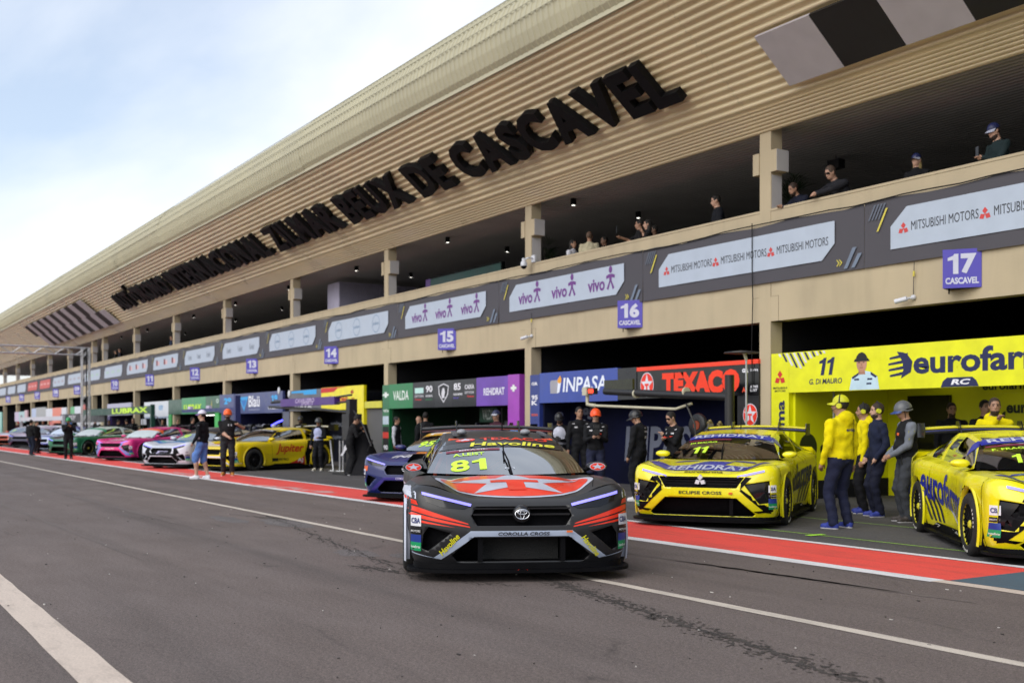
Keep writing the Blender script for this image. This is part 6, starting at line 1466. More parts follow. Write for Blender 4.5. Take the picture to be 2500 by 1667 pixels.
    if glasses:
        g = MB(); P_ = [[H((.072 + .020 * math.cos(R(b)), .074 * math.sin(R(b)), z)) for b in range(-80, 81, 16)] for z in (-.008, .026)]; g.grid(P_); acc(g, 'sunglasses', cm('060606', .1))
    return t
def at_person(t, p, k=1.): return t.matrix_basis @ Vector(p)
def camera_prop(label, loc, face, big=True, z=0.):
    t = thing('camera', label, 'camera', loc, R(face)); g = MB(); g.box(-.05, .05, -.07, .07, -.05, .05); g.box(-.03, .03, -.03, .03, .05, .075); g.build('camera_body', cm('101012', .5), t)
    g = MB(); g.tube([(.05, 0, 0), (.14 if big else .09, 0, 0)], [.042, .045], 14); g.build('lens', cm('0a0a0c', .3), t, autosm=40)
    if big: g = MB(); g.box(-.04, .06, -.06, .06, .085, .15); g.build('monitor', cm('141417', .4), t)
    return t
def phone_prop(label, loc, face):
    t = MB().box(-.006, .006, -.038, .038, -.078, .078).build('phone', cm('0c0c10', .15), None, label=label, category='phone'); t.location = loc; t.rotation_euler = (0, 0, R(face)); return t

def mark(t, what, frm, c, w, h, col, bold=.03, yaw=0.):
    """print on the clothes: a word or a polygon thrown onto the body from the front, back, left or right"""
    b = t.children[0]; k = b.scale[0]; me = b.data; tr = BVHTree.FromPolygons([v.co for v in me.vertices], [tuple(p.vertices) for p in me.polygons])
    ax, dr, o = {'front': (Vector((0, 1, 0)), Vector((-1, 0, 0)), Vector((1, 0, 0))), 'back': (Vector((0, -1, 0)), Vector((1, 0, 0)), Vector((-1, 0, 0))), 'left': (Vector((-1, 0, 0)), Vector((0, -1, 0)), Vector((0, 1, 0))), 'right': (Vector((1, 0, 0)), Vector((0, 1, 0)), Vector((0, -1, 0)))}[frm]
    Rz = Matrix.Rotation(yaw, 3, 'Z'); ax, dr, o = Rz @ ax, Rz @ dr, Rz @ o
    if isinstance(what, str): v, f, _ = text2d(what, bold)
    else: v, f = [(p[0], p[1]) for p in what], [tuple(range(len(what)))]
    mb = MB(); vs_ = []
    for p in v:
        q = o + ax * (c[0] + (p[0] - .5) * w) + Vector((0, 0, c[1] + (p[1] - .5) * h)); hit, n, _, _ = tr.ray_cast(q, dr)
        vs_.append((hit - dr * .006) if hit is not None else (q + dr * .86))
    mb.add(vs_, f); ob = mb.build('printed_mark', cm(col, .7), t); ob.scale = (k, k, k); return ob
SQ = [(0, 0), (1, 0), (1, 1), (0, 1)]
def crew_marks(t, a='c8c8cc', b='d8402c'):      # sponsor patches of the dark crew shirts
    for s_ in (-1, 1): mark(t, SQ, 'front', (s_ * .10, 1.34), .06, .025, a); mark(t, [(0, 0), (1, .15), (1, .45), (0, .3)], 'front', (s_ * .15, 1.43), .05, .05, a)
    mark(t, SQ, 'front', (.09, 1.27), .05, .03, b)

def head_at(px, py, Y, floor=0., h=None):       # ground point and height of someone whose head top shows at a pixel
    p = WY(px, py, Y); return (p.x, Y), (h if h else min(1.95, max(1.5, p.z - floor)))
UNIF = dict(top='131418', trousers='15161a', shoe='18181a')
# ---- round the yellow booth
YH = 'd8c800'
tA = person('man seen from behind in yellow hoodie, yellow cap and ear defenders', G(2053, 1290)[:2], 182, 1.79, YH, None, '1d2138', shoe='2b3a90', skin='b', hood=True, cap='c2c410', headset='c9cc20', yaw=.5, bulk=1.12, stance=.15, hands=[(.10, .25, .90), (.04, -.30, .84)], vox=.015)
person('person in yellow hoodie and ear defenders half hidden by a man in yellow hoodie', G(2109, 1253)[:2], 225, 1.74, YH, None, '15151a', shoe='2b3a90', headset='c9cc20', hood=True, vox=.016)
tC = person('man in navy jacket with yellow ear defenders and hands in pockets', G(2143, 1261)[:2], 240, 1.74, '1a2036', None, '191c2e', shoe='2b3a90', skin='a', headset='c9cc20', beard=True, bulk=1.05, hands=[(.10, .22, .93), (.10, -.22, .93)], vox=.015)
tD = person('man in grey helmet, black vest and grey sleeves looking at the ground', G(2214, 1274)[:2], 236, 1.74, '17181b', '6f747e', '3c3f45', shoe='3a3432', skin='b', helmet=('5b5d62', '27407c'), vest='17181b', pitch=.25, bulk=1.12, hands=[(.26, .16, 1.00), (.24, -.14, .98)], vox=.015, belly=.02)
p_, h_ = head_at(2428, 1003, 14.9); person('bearded man in yellow hoodie with a hand on his chin behind the rear wing', p_, -48, 1.80, YH, hood=True, beard=True, skin='b', hands=[(.16, .02, 1.46), (.20, -.16, 1.15)], vox=.016)
p_, h_ = head_at(2323, 1018, 17.5); person('dark dressed man standing deep inside the yellow booth beside the screen', p_, -40, 1.80, beard=True, bulk=1.1, vox=.02, **UNIF)
p_, h_ = head_at(2404, 1012, 16.8); person('dark dressed person behind the bearded man in yellow hoodie', p_, -30, 1.82, vox=.02, **UNIF)
# ---- crew of the blue and red booths
p_, h_ = head_at(1646, 1015, 13.6); tS = person('man in black shirt and sunglasses checking his wrist', p_, 268, 1.66, skin='a', glasses=True, pitch=.4, hands=[(.27, .03, 1.30), (.24, -.02, 1.22)], bulk=1.06, vox=.015, **UNIF)
tH = person('crew man in black seen from behind with a black helmet and lowered head', G(1560, 1223)[:2], 205, 1.68, skin='b', helmet='1b1c20', pitch=.35, yaw=.3, bulk=1.1, hands=[(.10, .28, .82), (.12, -.26, .84)], vox=.015, top='15161a', trousers='16171b', shoe='c8c8cc')
p_, h_ = head_at(1454, 1007, 13.3); cm1 = person('cameraman in black with bright orange helmet and sunglasses', p_, -34, 1.72, helmet='f0521a', glasses=True, skin='a', trousers='20243a', top='141519', hands=[(.30, .07, 1.20), (.30, -.07, 1.20)], vox=.015)
q_ = Vector((p_[0], p_[1], 0)) + Matrix.Rotation(R(-34), 3, 'Z') @ Vector((.36, 0, 1.28)); camera_prop('black video camera held by the cameraman in the orange helmet', q_, -34)
p_, h_ = head_at(1414, 1009, 14.4); tT = person('tall crew man in black overalls beside the orange helmet', p_, -20, 1.80, skin='b', vox=.016, **UNIF)
p_, h_ = head_at(1367, 1022, 14.3); person('photographer in black helmet and white bib', p_, -45, 1.68, helmet='16171b', beard=True, vest='b9bccb', pitch=.3, hands=[(.28, .06, 1.12), (.28, -.06, 1.12)], vox=.016, **UNIF)
q_ = Vector((p_[0], p_[1], 0)) + Matrix.Rotation(R(-45), 3, 'Z') @ Vector((.32, 0, 1.10)); camera_prop('small black camera held by the photographer in the white bib', q_, -45, False)
# ---- crew of the green and purple booth
p_, h_ = head_at(1212, 1013, 14.6); person('man in navy and white cap standing behind the graphite car', p_, 280, 1.76, cap=('20284a', 'c8ccd8'), glasses=True, top='3a1c28', vox=.017)
p_, h_ = head_at(968, 1020, 15.0); person('man in black and white jacket at the green pillar', p_, 40, 1.66, vest=None, top='16171c', sleeve='c4c6d0', vox=.017)
p_, h_ = head_at(1039, 1009, 15.3); person('man in black jacket seen from behind in the green booth', p_, 150, 1.78, vox=.018, **UNIF)
p_, h_ = head_at(1022, 1026, 15.9); person('bald man in black next to a man seen from behind', p_, 60, 1.68, hair=None, skin='a', vox=.018, **UNIF)
# ---- in the lane
tW = person('man in white cap, black jacket and denim shorts on the red strip', G(494, 1169)[:2], 222, 1.78, '121318', None, '5c7cba', calf='skin', shoe='dcdce2', skin='a', cap=('d8d4e4', '7a5a9a'), step=.10, hands=[(.12, .24, .95), (.06, -.27, .86)], vox=.016, yaw=.1)
tO = person('bearded man in orange helmet and black tee on the red strip', G(556, 1161)[:2], -20, 1.84, '17181b', 'skin', '28282c', shoe='a8742c', skin='a', helmet='f0601c', beard=True, vest='1d1d1f', bulk=1.06, hands=[(.24, .30, 1.36), (.26, .02, 1.05)], vox=.016)
person('woman in dark helmet and jacket over a white shirt beside the yellow car', G(778, 1149)[:2], -45, 1.62, '14161c', None, '14151b', shoe='c4bea8', helmet='4a4d52', vest='a7aed0', hands=[(.22, .10, 1.12), (.08, -.27, .80)], hairlen=.08, vox=.018)
p_, h_ = head_at(734, 1023, 15.0); person('man in dark helmet behind the yellow car roof', p_, -40, 1.72, '2b2622', helmet='232427', beard=True, vox=.018)
person('crew person in black bending under the gantry arm cover', G(853, 1160)[:2], 75, 1.70, '131316', None, '131316', lean=.25, pitch=.3, hands=[(.35, .16, 1.35), (.35, -.16, 1.25)], vox=.018, shoe='101012')
# ---- far along the lane
person('man in green helmet photographing with a phone on the red strip', G(167, 1120)[:2], -8, 1.72, '111215', None, '15161a', helmet='1f8a4e', hands=[(.32, .10, 1.38), (.32, -.06, 1.40)], bulk=1.15, vox=.02)
q_ = G(167, 1120) + Matrix.Rotation(R(-8), 3, 'Z') @ Vector((.40, -.06, 1.46)); phone_prop('phone held up by the man in the green helmet', q_, -8)
person('man in black coat and dark blue trousers on the outer white line', G(76, 1111)[:2], 130, 1.66, '111215', None, '1b2232', bulk=1.15, vox=.022, step=.08)
person('person in black close behind the man in the black coat', G(89, 1107)[:2], 40, 1.62, '131418', None, '131418', vox=.022)
CR = 'people standing behind the far cars'
for k_, (px, py, c_, fc, lb) in enumerate(((266, 1031, '141418', -20, 'dark person by the violet booth pillar'), (288, 1029, '23252a', 60, 'person in grey black jacket in front of the violet booth'), (309, 1032, '1a1c22', 200, 'person seen from behind beside the violet booth'), (325, 1034, '17151a', -30, 'long haired person in front of the white wall panel'),
    (397, 1027, '1b1c22', -20, 'person standing under the pale blue emblem'), (434, 1028, '241c18', -10, 'person in brown black inside the green booth entrance'), (470, 1026, '17181c', 30, 'person in black headset inside the green booth'), (232, 1033, '101012', 60, 'dark person in front of the plain white panel'),
    (45, 1035, '3a1416', -10, 'red capped person behind the far cars'), (54, 1036, '141414', 10, 'dark person next to the red capped person'), (105, 1034, '18181c', -30, 'dark person beside the red booth wall'), (153, 1034, '1c1e2a', 30, 'dark person beside the blue booth wall'))):
    p_, h_ = head_at(px, py, 14.3 + (k_ % 3) * .5); person(lb, p_, fc, 1.70 + .03 * (k_ % 4), c_, None, '15161a', vox=.026, hairlen=.12 if k_ == 3 else 0, cap='b8221c' if k_ == 8 else None, group=CR, headset='16171a' if k_ == 6 else None)
# ---- on the balcony
def balc(label, px, py, face, dy=.55, h=None, **k):
    p_, h_ = head_at(px, py, PF + dy, ZF2); return p_, person(label, p_, face, h or h_, floor=ZF2, vox=k.pop('vox', .017), group='people on the balcony', **k)
p_, _ = balc('bearded man in navy cap looking at his phone on the balcony', 2437, 307, 250, .5, None, top='1d2b2e', cap=('1b2450', 'b4b8cc'), beard=True, pitch=.35, skin='a', hands=[(.30, .04, 1.20), (.30, -.05, 1.20)], bulk=1.08)
q_ = Vector((p_[0], p_[1], ZF2)) + Matrix.Rotation(R(250), 3, 'Z') @ Vector((.38, 0, 1.28)); phone_prop('phone held by the man in the navy cap on the balcony', q_, 250)
balc('blonde woman in navy cap and black jacket on the balcony', 2238, 381, 285, .6, None, top='101116', cap=('1b2450', 'b4b8cc'), hair='9a8656', hairlen=.20, skin='a')
balc('man in sunglasses and dark jacket leaning on the parapet with clasped hands', 2062, 418, 262, .62, 1.80, top='25262c', lean=.62, pitch=.25, glasses=True, hair='4a3a30', skin='a', hands=[(.66, .03, 1.12), (.66, -.03, 1.12)], bulk=1.12, vest=None)
balc('man in navy jacket leaning low on the parapet beside the potted palm', 1974, 453, 262, .66, 1.70, top='171b2c', lean=.78, pitch=.1, beard=True, hands=[(.66, .06, 1.10), (.64, -.08, 1.10)], bulk=1.1)
balc('man in black jacket standing alone at the parapet above the car maker banner', 1753, 480, 238, .5, None, top='12141c', skin='a', pitch=.2, bulk=1.08)
p_, _ = balc('man in black tee holding a phone out for a selfie on the balcony', 1562, 539, 236, .5, None, top='121216', sleeve='skin', hands=[(.22, .2, 1.2), (.46, -.20, 1.36)])
q_ = Vector((p_[0], p_[1], ZF2)) + Matrix.Rotation(R(236), 3, 'Z') @ Vector((.53, -.21, 1.46)); phone_prop('phone held out for the selfie on the balcony', q_, 236)
balc('long haired woman in black beside the man taking a selfie', 1582, 539, 236, .45, None, top='121216', sleeve='skin', hairlen=.25, skin='a', hands=[(.14, .06, 1.44), (.1, -.25, 1.0)])
balc('dark man standing behind the selfie couple', 1598, 553, 250, 1.0, None, top='131317', skin='c')
balc('dark haired woman in white top on the balcony', 1398, 588, 20, .6, None, top='c2c2cc', hairlen=.16)
balc('man in beige pullover seen from behind on the balcony', 1439, 569, 128, .6, None, top='b0a88e', hair='5a4638', bulk=1.08)
balc('man in black talking to the man in beige pullover', 1476, 580, 262, 1.1, None, top='111114', skin='c')
balc('dark person at the balcony rail beside the white pillar above sign 10', 283, 862, 250, .5, 1.7, top='17171b', vox=.026)
balc('second dark person at the balcony rail above sign 10', 293, 858, 262, .5, 1.75, top='22202a', vox=.026)
balc('person in blue at the balcony rail above sign 11', 420, 822, 250, .6, 1.75, top='25324a', vox=.026)

# ---- prints and straps on the clothes
mark(tA, 'eurofarma', 'back', (.05, 1.33), .22, .045, '26306a'); mark(tA, [(0, 1), (.12, 1), (1, 0), (.9, 0)], 'back', (.10, 1.22), .14, .5, '15161c')
mark(tC, SQ, 'front', (-.08, 1.36), .07, .015, 'c8ccd6'); mark(tC, [(0, 0), (1, 0), (1, 1), (0, 1)], 'front', (0, 1.2), .012, .42, '0c0f1c')
mark(tD, SQ, 'left', (-.02, 1.28), .09, .14, '8a8a2a'); mark(tD, SQ, 'front', (.07, 1.30), .05, .04, 'd8602c'); mark(tD, SQ, 'front', (-.06, 1.12), .09, .09, '24262a'); mark(tD, SQ, 'left', (-.03, .93), .2, .16, '101113')
for tt in (tS, tT, cm1): crew_marks(tt)
mark(tH, 'ERSUN', 'back', (.04, 1.36), .16, .035, 'c8c8cc'); mark(tH, 'GR', 'back', (.0, 1.25), .09, .05, 'c8c8cc', .06); mark(tH, SQ, 'back', (.09, 1.25), .07, .045, 'c83a2c'); mark(tH, SQ, 'back', (.04, 1.43), .10, .02, 'c8c8cc')
mark(tO, SQ, 'front', (.06, 1.36), .10, .05, 'c0c0c6'); mark(tO, SQ, 'front', (0, 1.0), .3, .03, '2e2e30')
mark(tW, [(0, 0), (.5, 0), (1, 1), (.6, 1)], 'left', (.02, 1.22), .06, .36, 'c8cad6')

# ------------------------------------------------------------------ gantry arms, truss and equipment
BLACKM = mat('black_powder_coat', (.014, .014, .016), .45, var=.15); STEEL = mat('brushed_steel', (.42, .43, .45), .35, metal=.8); CREAMM = cm('b8b49e', .5)
def at(px, py, Y): return WY(px, py, Y)
def gantry(label, Y, arm, post_px, post_top, col, text=None, tcol='c6ee2c', th=.09, hz=None, txr=(.5, .95), bold=.04):
    """service arm: a box beam along the booths on a standing post"""
    a, b = at(*arm[0], Y), at(*arm[1], Y); p = at(post_px, post_top, Y)
    t = thing('gantry_arm', label, 'gantry', (p.x, Y, 0), 0, 'service gantry arms'); hh = hz or (at(arm[0][0], arm[0][1], Y).z - at(arm[0][0], arm[0][2] if len(arm[0]) > 2 else arm[0][1] + 18, Y).z)
    return t, a - Vector((p.x, Y, 0)), b - Vector((p.x, Y, 0)), p.z
def beam(t, a, b, z0, z1, th, m, name='arm'): return MB().obox((a.x, -th / 2, a.z + z0), (b.x - a.x, 0, b.z - a.z), (0, th, 0), (0, 0, z1 - z0)).build(name, m, t)
def pipe(t, pts, r, m, name='pipe', n=10): g = MB(); g.tube(pts, r, n); return g.build(name, m, t, autosm=50)
def foot(t, x, m, w=.5): MB().box(x - w / 2, x + w / 2, -.4, .4, 0, .05).build('base_plate', m, t)

# red and black booth: dark tubular arm with signal box
Y = 13.9; t, a, b, zt_ = gantry('black tubular gantry arm with red signal display before the TEXACO sign', Y, ((1478, 955), (1790, 968)), 1781, 915, None)
pipe(t, [(0, 0, .05), (0, 0, zt_)], .085, BLACKM, 'post', 16); foot(t, 0, BLACKM)
pipe(t, [(a.x, 0, a.z), (b.x * .5 + a.x * .5, 0, (a.z + b.z) / 2 - .01), (0, 0, b.z)], .075, BLACKM, 'arm', 14)
for px in (1553, 1675): q = at(px, 960, Y).x - at(1781, 915, Y).x; pipe(t, [(q - .02, 0, a.z + (b.z - a.z) * .4), (q + .02, 0, a.z + (b.z - a.z) * .4)], .09, CREAMM, 'clamp', 14)
MB().box(a.x + .02, at(1549, 940, Y).x - at(1781, 915, Y).x, -.05, .0, at(1475, 954, Y).z, at(1475, 929, Y).z).build('screen_panel', mat('dark_olive_screen', (.02, .022, .012), .15, var=.6, vs_=6), t)
sx = at(1437, 950, Y).x - at(1781, 915, Y).x; MB().box(sx - .13, sx + .03, -.08, .08, a.z - .07, a.z + .10).build('signal_box', CREAMM, t)
MB().box(sx + .04, sx + .26, -.05, .05, a.z - .05, a.z + .08).build('signal_panel', BLACKM, t); g = MB(); put_text(g, '000', (sx + .15, -.054, a.z + .015), UX, UZ, .17, .09, bold=.08); g.build('red_display', mat('red_led', (1, .03, .01), .4, emit=3.), t)
r0, r1 = at(1453, 990, Y) - Vector((at(1781, 915, Y).x, Y, 0)), at(1640, 998, Y) - Vector((at(1781, 915, Y).x, Y, 0)); pipe(t, [(r0.x, 0, r0.z), (r1.x, .1, r1.z), (r1.x + .35, .2, r1.z + .1)], .028, CREAMM, 'lower_rod')
pipe(t, [(sx - .05, 0, a.z - .06), (sx - .04, 0, r0.z + .03), (r0.x, 0, r0.z)], .04, CREAMM, 'bracket')
pipe(t, [(r1.x + .3, .1, r1.z + .1), (r1.x + .55, .1, r1.z - .3), (r1.x + .6, .1, .9)], .02, BLACKM, 'hose')
# thin mast with a dark disc
Y = 13.8; p = at(1822, 878, Y); t = thing('antenna_mast', 'thin steel mast with dark round disc beside the garage column', 'mast', (p.x, Y, 0)); pipe(t, [(0, 0, 0), (0, 0, p.z)], .018, STEEL, 'pole'); g = MB(); g.lathe([(0, .03), (.30, .0), (.31, -.02), (0, -.03)], 24, 'z', (-.12, 0, p.z + .14)); g.build('disc', BLACKM, t); pipe(t, [(0, 0, p.z), (-.05, 0, p.z + .12)], .03, CREAMM, 'head'); foot(t, 0, BLACKM, .4)
# gas bottles
for k, (px, hh, lb) in enumerate(((1733, 1.45, 'dark gas bottle with brass valve next to the tyre blankets'), (1757, 1.42, 'dark gas bottle between two others behind the yellow car'), (1787, 1.46, 'dark gas bottle beside the black gantry post'))):
    p = at(px, 1040, 14.6 + .1 * k); t = thing('gas_bottle', lb, 'gas bottle', (p.x, 14.6 + .1 * k, 0), 0, 'gas bottles')
    g = MB(); g.lathe([(0, 0), (.13, 0), (.135, .05), (.135, hh - .25), (.11, hh - .12), (.05, hh - .05), (.035, hh - .02), (0, hh - .02)], 18); g.build('bottle', mat('bottle_grey', (.03, .032, .036), .35, var=.2), t, autosm=50)
    g = MB(); g.tube([(0, 0, hh - .03), (0, 0, hh + .04)], .03, 8); g.tube([(-.06, 0, hh + .02), (.06, 0, hh + .02)], .022, 8); g.ball((.05, -.04, hh + .05), .035); g.build('valve', cm('8a7a4a', .4), t)
p = at(1705, 1028, 14.7); t = thing('hose_reel', 'black hose reel with orange core beside the gas bottles', 'hose reel', (p.x, 14.7, 0)); g = MB(); g.lathe([(.10, -.05), (.22, -.06), (.24, 0), (.22, .06), (.10, .05)], 20, 'y', (0, 0, 1.42)); g.build('reel', BLACKM, t, smooth=True); g = MB(); g.lathe([(0, -.06), (.09, -.06), (.09, .06), (0, .06)], 14, 'y', (0, 0, 1.42)); g.build('core', cm('8a3a1c', .5), t); pipe(t, [(0, 0, 0), (0, 0, 1.3)], .03, BLACKM, 'stand')
# dark green arm
Y = 13.0; t, a, b, zt_ = gantry('dark green gantry arm with lime LUBRAX lettering', Y, ((206, 993), (376, 990)), 372.5, 988, None)
DG = cm('0f4030', .45); h_ = at(290, 990, Y).z - at(290, 1008, Y).z
beam(t, Vector((a.x, 0, b.z)), Vector((-.1, 0, b.z)), -h_ * .95, 0, .14, DG); MB().box(-.09, .09, -.09, .09, 0, zt_ + .02).build('post', DG, t); foot(t, 0, DG)
g = MB(); put_text(g, 'LUBRAX', (at(318, 1000, Y).x - at(372.5, 988, Y).x, -.076, b.z - h_ * .45), UX, UZ, at(361, 1000, Y).x - at(274, 1000, Y).x, h_ * .72, bold=.04); g.build('lettering', cm('c6ee2c', .4), t)
pipe(t, [(.1, 0, zt_ - .5), (.8, 0, zt_ - .55), (1.2, .3, .9)], .02, BLACKM, 'hose'); pipe(t, [(-1.9, 0, b.z - h_), (-1.9, .05, .9)], .012, BLACKM, 'hanging_line')
# black racing arm
Y = 13.6; t, a, b, zt_ = gantry('black gantry arm with white racing script', Y, ((150, 1008), (262, 1006)), 258, 1004, None); beam(t, Vector((a.x, 0, b.z)), Vector((0, 0, b.z)), -.55, 0, .12, BLACKM); MB().box(-.08, .08, -.08, .08, 0, zt_).build('post', BLACKM, t); g = MB(); put_text(g, 'gracing', ((at(178, 1010, Y) - at(258, 1010, Y)).x, -.066, b.z - .26), UX, UZ, 2.4, .5, bold=.02, shear=.3); g.build('lettering', cm('c8c8d0', .4), t)
# white arm
Y = 13.2; t, a, b, zt_ = gantry('white gantry arm in front of the far booths', Y, ((52, 1013), (158, 1015)), 155, 1012, None); WM = cm('b8b8c2', .45); beam(t, Vector((a.x, 0, b.z)), Vector((0, 0, b.z)), -.28, 0, .14, WM); beam(t, Vector((a.x + 3, 0, b.z - .6)), Vector((0, 0, b.z - .62)), -.12, 0, .10, WM, 'lower_arm'); MB().box(-.08, .08, -.08, .08, 0, zt_).build('post', WM, t); MB().box(a.x - .08, a.x + .08, -.08, .08, 0, a.z).build('post', WM, t)
# navy arm
Y = 13.4; t, a, b, zt_ = gantry('navy gantry arm in front of the LUBRAX booth', Y, ((447, 1001), (575, 997)), 579, 965, None); NV = cm('272f66', .45); beam(t, Vector((a.x, 0, b.z)), Vector((0, 0, b.z)), -.09, .05, .10, NV); MB().box(-.10, .10, -.10, .10, 0, zt_).build('post', NV, t); foot(t, 0, NV)
for px in (465, 510): q = (at(px, 1000, Y) - at(579, 965, Y)).x; MB().box(q - .2, q + .2, -.06, .06, b.z + .05, b.z + .16).build('arm_box', cm('c2bcd4', .4), t)
# purple arm of the grey booth
Y = 13.0; t, a, b, zt_ = gantry('black gantry arm carrying a purple CAVALEIRO SPORTS box', Y, ((664, 982), (850, 976)), 858, 974, None)
PB = cm('4a2a78', .4); x0, x1 = ((at(q, 980, Y) - at(858, 974, Y)).x for q in (691, 823)); zb_ = at(757, 990, Y).z; zt2 = at(757, 971, Y).z
MB().box(x0, x1, -.09, .09, zb_, zt2).build('sign_box', PB, t); g = MB(); put_text(g, 'CAVALEIRO', ((x0 + x1) / 2 - .1, -.094, zb_ + (zt2 - zb_) * .66), UX, UZ, 1.6, .14, bold=.02, shear=.3); g.build('lettering', cm('b8a8d0', .4), t); g = MB(); put_text(g, 'SPORTS', ((x0 + x1) / 2 + .1, -.094, zb_ + (zt2 - zb_) * .33), UX, UZ, 1.0, .13, bold=.02, shear=.3); g.build('lettering', cm('b8a8d0', .4), t)
pipe(t, [(a.x, 0, a.z), (x0, 0, a.z + .02)], .05, BLACKM, 'arm'); pipe(t, [(x1, 0, zt2 - .02), (0, 0, zt2 + .02)], .03, BLACKM, 'arm'); pipe(t, [(x1, 0, zb_ + .05), (0, 0, zb_ + .08)], .03, BLACKM, 'arm')
l0 = at(658, 993, Y) - Vector((at(858, 974, Y).x, Y, 0)); pipe(t, [(l0.x, 0, l0.z), ((at(790, 1000, Y) - at(858, 974, Y)).x, 0, at(790, 1000, Y).z), (.1, 0, at(866, 1007, Y).z)], .045, BLACKM, 'lower_arm')
MB().box(-.12, .14, -.12, .12, 0, zt_).build('post', BLACKM, t); MB().box(-.22, .28, -.2, .2, 1.0, 1.75).build('control_box', BLACKM, t); foot(t, 0, BLACKM, .9)
pipe(t, [(.1, 0, zt_ - .3), (.7, .05, zt_ - .75), (1.15, .1, zt_ - 1.35), (1.2, .1, 1.0), (.9, .1, .7)], .022, BLACKM, 'hose'); pipe(t, [(.1, 0, zt_ - .8), (.35, -.02, 1.6), (.4, -.02, 1.3)], .018, BLACKM, 'hose')
# draped black cover with a pale horse shape
rdc = random.Random(9); t = thing('draped_cover', 'black cloth cover with pale horse print over the gantry base', 'cover', (G(880, 1158)[0], G(880, 1158)[1], 0)); g = MB(); P_ = []
for i in range(11):
    z = 1.45 * (1 - i / 10); P_.append([((.16 + .55 * (i / 10) ** 1.2 + .05 * math.sin(a_ * 5 + i * .4) * i / 10) * math.cos(a_) * 1.0 + .25 * (i / 10), (.14 + .38 * (i / 10) + .05 * math.sin(a_ * 7 + i)) * math.sin(a_), z) for a_ in np.linspace(0, 2 * math.pi, 37)[:-1]])
g.grid(P_, 0, True); g.add([P_[0][k] for k in range(36)], [tuple(range(36))]); g.build('cloth', cloth('131317'), t, smooth=True)
flat([(-.28, .35), (-.18, .5), (-.2, .62), (-.1, .78), (0, .98), (.08, 1.02), (.05, .85), (.14, .7), (.06, .72), (-.02, .58), (-.12, .48), (-.16, .36)], (-.05, -.5, .2), Vector((.9, .3, 0)).normalized(), Vector((0, .25, .97)), 1, cm('b8b8be', .6), t, 'horse_print')
# steel posts
for k, (px, py, top, lean_, lb) in enumerate(((814, 1149, 1076, -.25, 'leaning steel post beside the woman in the helmet'), (830, 1150, 1077, 0, 'upright steel post before the dark booth wall'), (838, 1150, 1077, .0, 'upright steel post next to the gantry base'), (917, 1118, 1080, -.06, 'short steel post by the green pillar'))):
    p = G(px, py); t = thing('steel_post', lb, 'post', p, 0, 'steel posts'); pipe(t, [(0, 0, .02), (lean_, 0, .95)], .035, STEEL, 'tube'); g = MB(); g.lathe([(0, .03), (.15, .02), (.16, 0), (0, 0)], 16); g.build('foot', STEEL, t)
# low lit clutter at the foot of the gantry
p = G(890, 1150); t = thing('tool_trolley', 'low black tool trolley under the draped cover', 'trolley', p); MB().box(-.5, .6, -.3, .3, .12, .45).build('chest', BLACKM, t); MB().box(-.52, .62, -.32, .32, .452, .475).build('top', STEEL, t)
for q in ((-.4, -.25), (.5, -.25), (-.4, .25), (.5, .25)): g = MB(); g.lathe([(0, -.02), (.06, -.02), (.06, .02), (0, .02)], 12, 'y', (q[0], q[1], .06)); g.build('castor', BLACKM, t)
# signal balls standing above the booth
for k, (px, py) in enumerate(((681, 954), (706, 962))):
    p = at(px, py, 15.2); t = thing('white_beacon', 'white round beacon on a thin stalk %s' % ('over the navy booth edge' if k == 0 else 'over the grey booth edge'), 'beacon', (p.x, 15.2, BZ1)); pipe(t, [(0, 0, -.0), (0, 0, p.z - BZ1)], .015, STEEL, 'stalk'); g = MB(); g.ball((0, 0, p.z - BZ1), (.10, .05, .15)); g.build('head', cm('c8ccd2', .4), t, smooth=True)
# monitors and dark equipment inside the navy booth
for k in range(7):
    p = at(610 + k * 12, 1045, 15.0 + (k % 2) * .3); t = thing('headset_stand', 'dark equipment stand with white headset %s' % ('number plates' if False else ('beside the monitor', 'second from the monitor', 'third from the monitor', 'under the neon bend', 'past the neon bend', 'last but one before the booth edge', 'at the booth edge')[k]), 'stand', (p.x, p.y, 0), 0, 'stands in the navy booth'); pipe(t, [(0, 0, 0), (0, 0, 1.3)], .05, BLACKM, 'column'); g = MB(); g.ball((0, -.02, 1.38), (.11, .09, .10)); g.build('headset', cm('a8aabc' if k % 2 else '30323a', .4), t, smooth=True)

# truss bridge over the lane
p0 = G(209, 1106); t = thing('truss_bridge', 'aluminium truss bridge spanning the pit lane on a lattice post', 'truss', (p0.x, p0.y, 0)); AL = mat('aluminium_tube', (.5, .5, .52), .4, metal=.6); HT = 5.35; w = .36
for sx in (-1, 1):
    for sy in (-1, 1): pipe(t, [(sx * w / 2, sy * w / 2, 0), (sx * w / 2, sy * w / 2, HT)], .028, AL, 'post_chord', 8)
for k in range(10):
    z = k * HT / 10; s_ = 1 if k % 2 else -1
    for e in (-1, 1): pipe(t, [(-s_ * w / 2, e * w / 2, z), (s_ * w / 2, e * w / 2, z + HT / 10)], .014, AL, 'brace', 6); pipe(t, [(e * w / 2, -s_ * w / 2, z), (e * w / 2, s_ * w / 2, z + HT / 10)], .014, AL, 'brace', 6)
LB = 22
for sx in (-1, 1):
    for z in (HT - w, HT): pipe(t, [(sx * w / 2, w / 2, z), (sx * w / 2, -LB, z)], .03, AL, 'beam_chord', 8)
for k in range(44):
    y0, y1 = -k * .5, -(k + 1) * .5; s_ = k % 2
    for sx in (-1, 1): pipe(t, [(sx * w / 2, y0, HT - (w if s_ else 0)), (sx * w / 2, y1, HT - (0 if s_ else w))], .015, AL, 'brace', 6)
    if k % 2: pipe(t, [(-w / 2, y0, HT), (w / 2, y1, HT)], .015, AL, 'brace', 6)
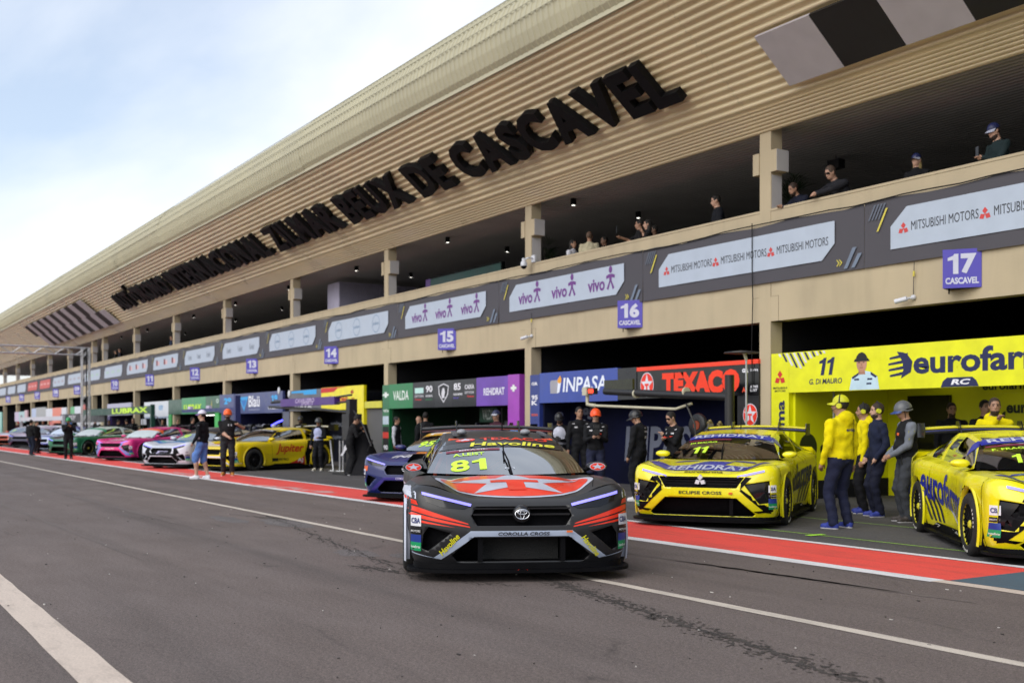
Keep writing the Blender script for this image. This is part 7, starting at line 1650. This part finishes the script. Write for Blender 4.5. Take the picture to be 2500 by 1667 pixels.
g = MB(); g.tube([(.22, 0, HT), (.22, 0, 3), (.24, 0, 0)], .03, 6); g.build('cable', BLACKM, t)
MB().box(-w / 2 - .05, w / 2 + .05, -LB - .4, -LB, 0, HT).build('far_post', AL, t)

# potted palms on the balcony
def palm(label, px, py, s=1.):
    p = at(px, py, PF + .75); t = thing('potted_palm', label, 'plant', (p.x, PF + .75, ZF2)); rd = random.Random(px); LF = mat('palm_leaf', (.035, .055, .028), .5, var=.4)
    g = MB(); g.lathe([(0, 0), (.16, 0), (.2, .35), (.18, .36), (.17, .32), (0, .32)], 16); g.build('pot', cm('2a2624', .6), t)
    hz = p.z - ZF2
    for q in range(3): pipe(t, [(rd.uniform(-.05, .05), rd.uniform(-.05, .05), .3), (rd.uniform(-.1, .1), rd.uniform(-.1, .1), hz * .9 - q * .15)], .018, cm('3a3222', .7), 'stem', 6)
    for q in range(22):
        a_ = rd.uniform(0, 6.28); o = Vector((rd.uniform(-.08, .08), rd.uniform(-.08, .08), hz * .95 - rd.uniform(0, .7))); L_ = rd.uniform(.35, .55) * s; up = rd.uniform(.2, .9); g = MB()
        for e in range(9):                       # narrow leaflets fanned from the end of a stalk
            b_ = a_ + (e - 4) * .26; dr = Vector((math.cos(b_) * math.cos(up), math.sin(b_) * math.cos(up), math.sin(up) - .06 * abs(e - 4))); sd = Vector((-dr.y, dr.x, 0)).normalized() * .014; tip = o + dr * L_ + Vector((0, 0, -.12 * L_))
            mid = o + dr * L_ * .5; g.add([o, mid - sd, tip, mid + sd], [(0, 1, 2, 3)])
        g.build('frond', LF, t)
palm('dark potted palm beside the balcony column above sign 16', 1340, 592); palm('dark potted palm beside the balcony column next to the leaning man', 1934, 425, 1.25)
# wall speaker hung under the balcony ceiling
p = at(2041, 402, PF + 3); t = thing('ceiling_speaker', 'black box speaker hung under the balcony ceiling behind the leaning man', 'speaker', p); MB().box(-.16, .16, -.1, .1, -.1, .1).build('cabinet', BLACKM, t); pipe(t, [(0, 0, .1), (0, 0, Z_SOF + .12 - p.z)], .015, BLACKM, 'bracket')
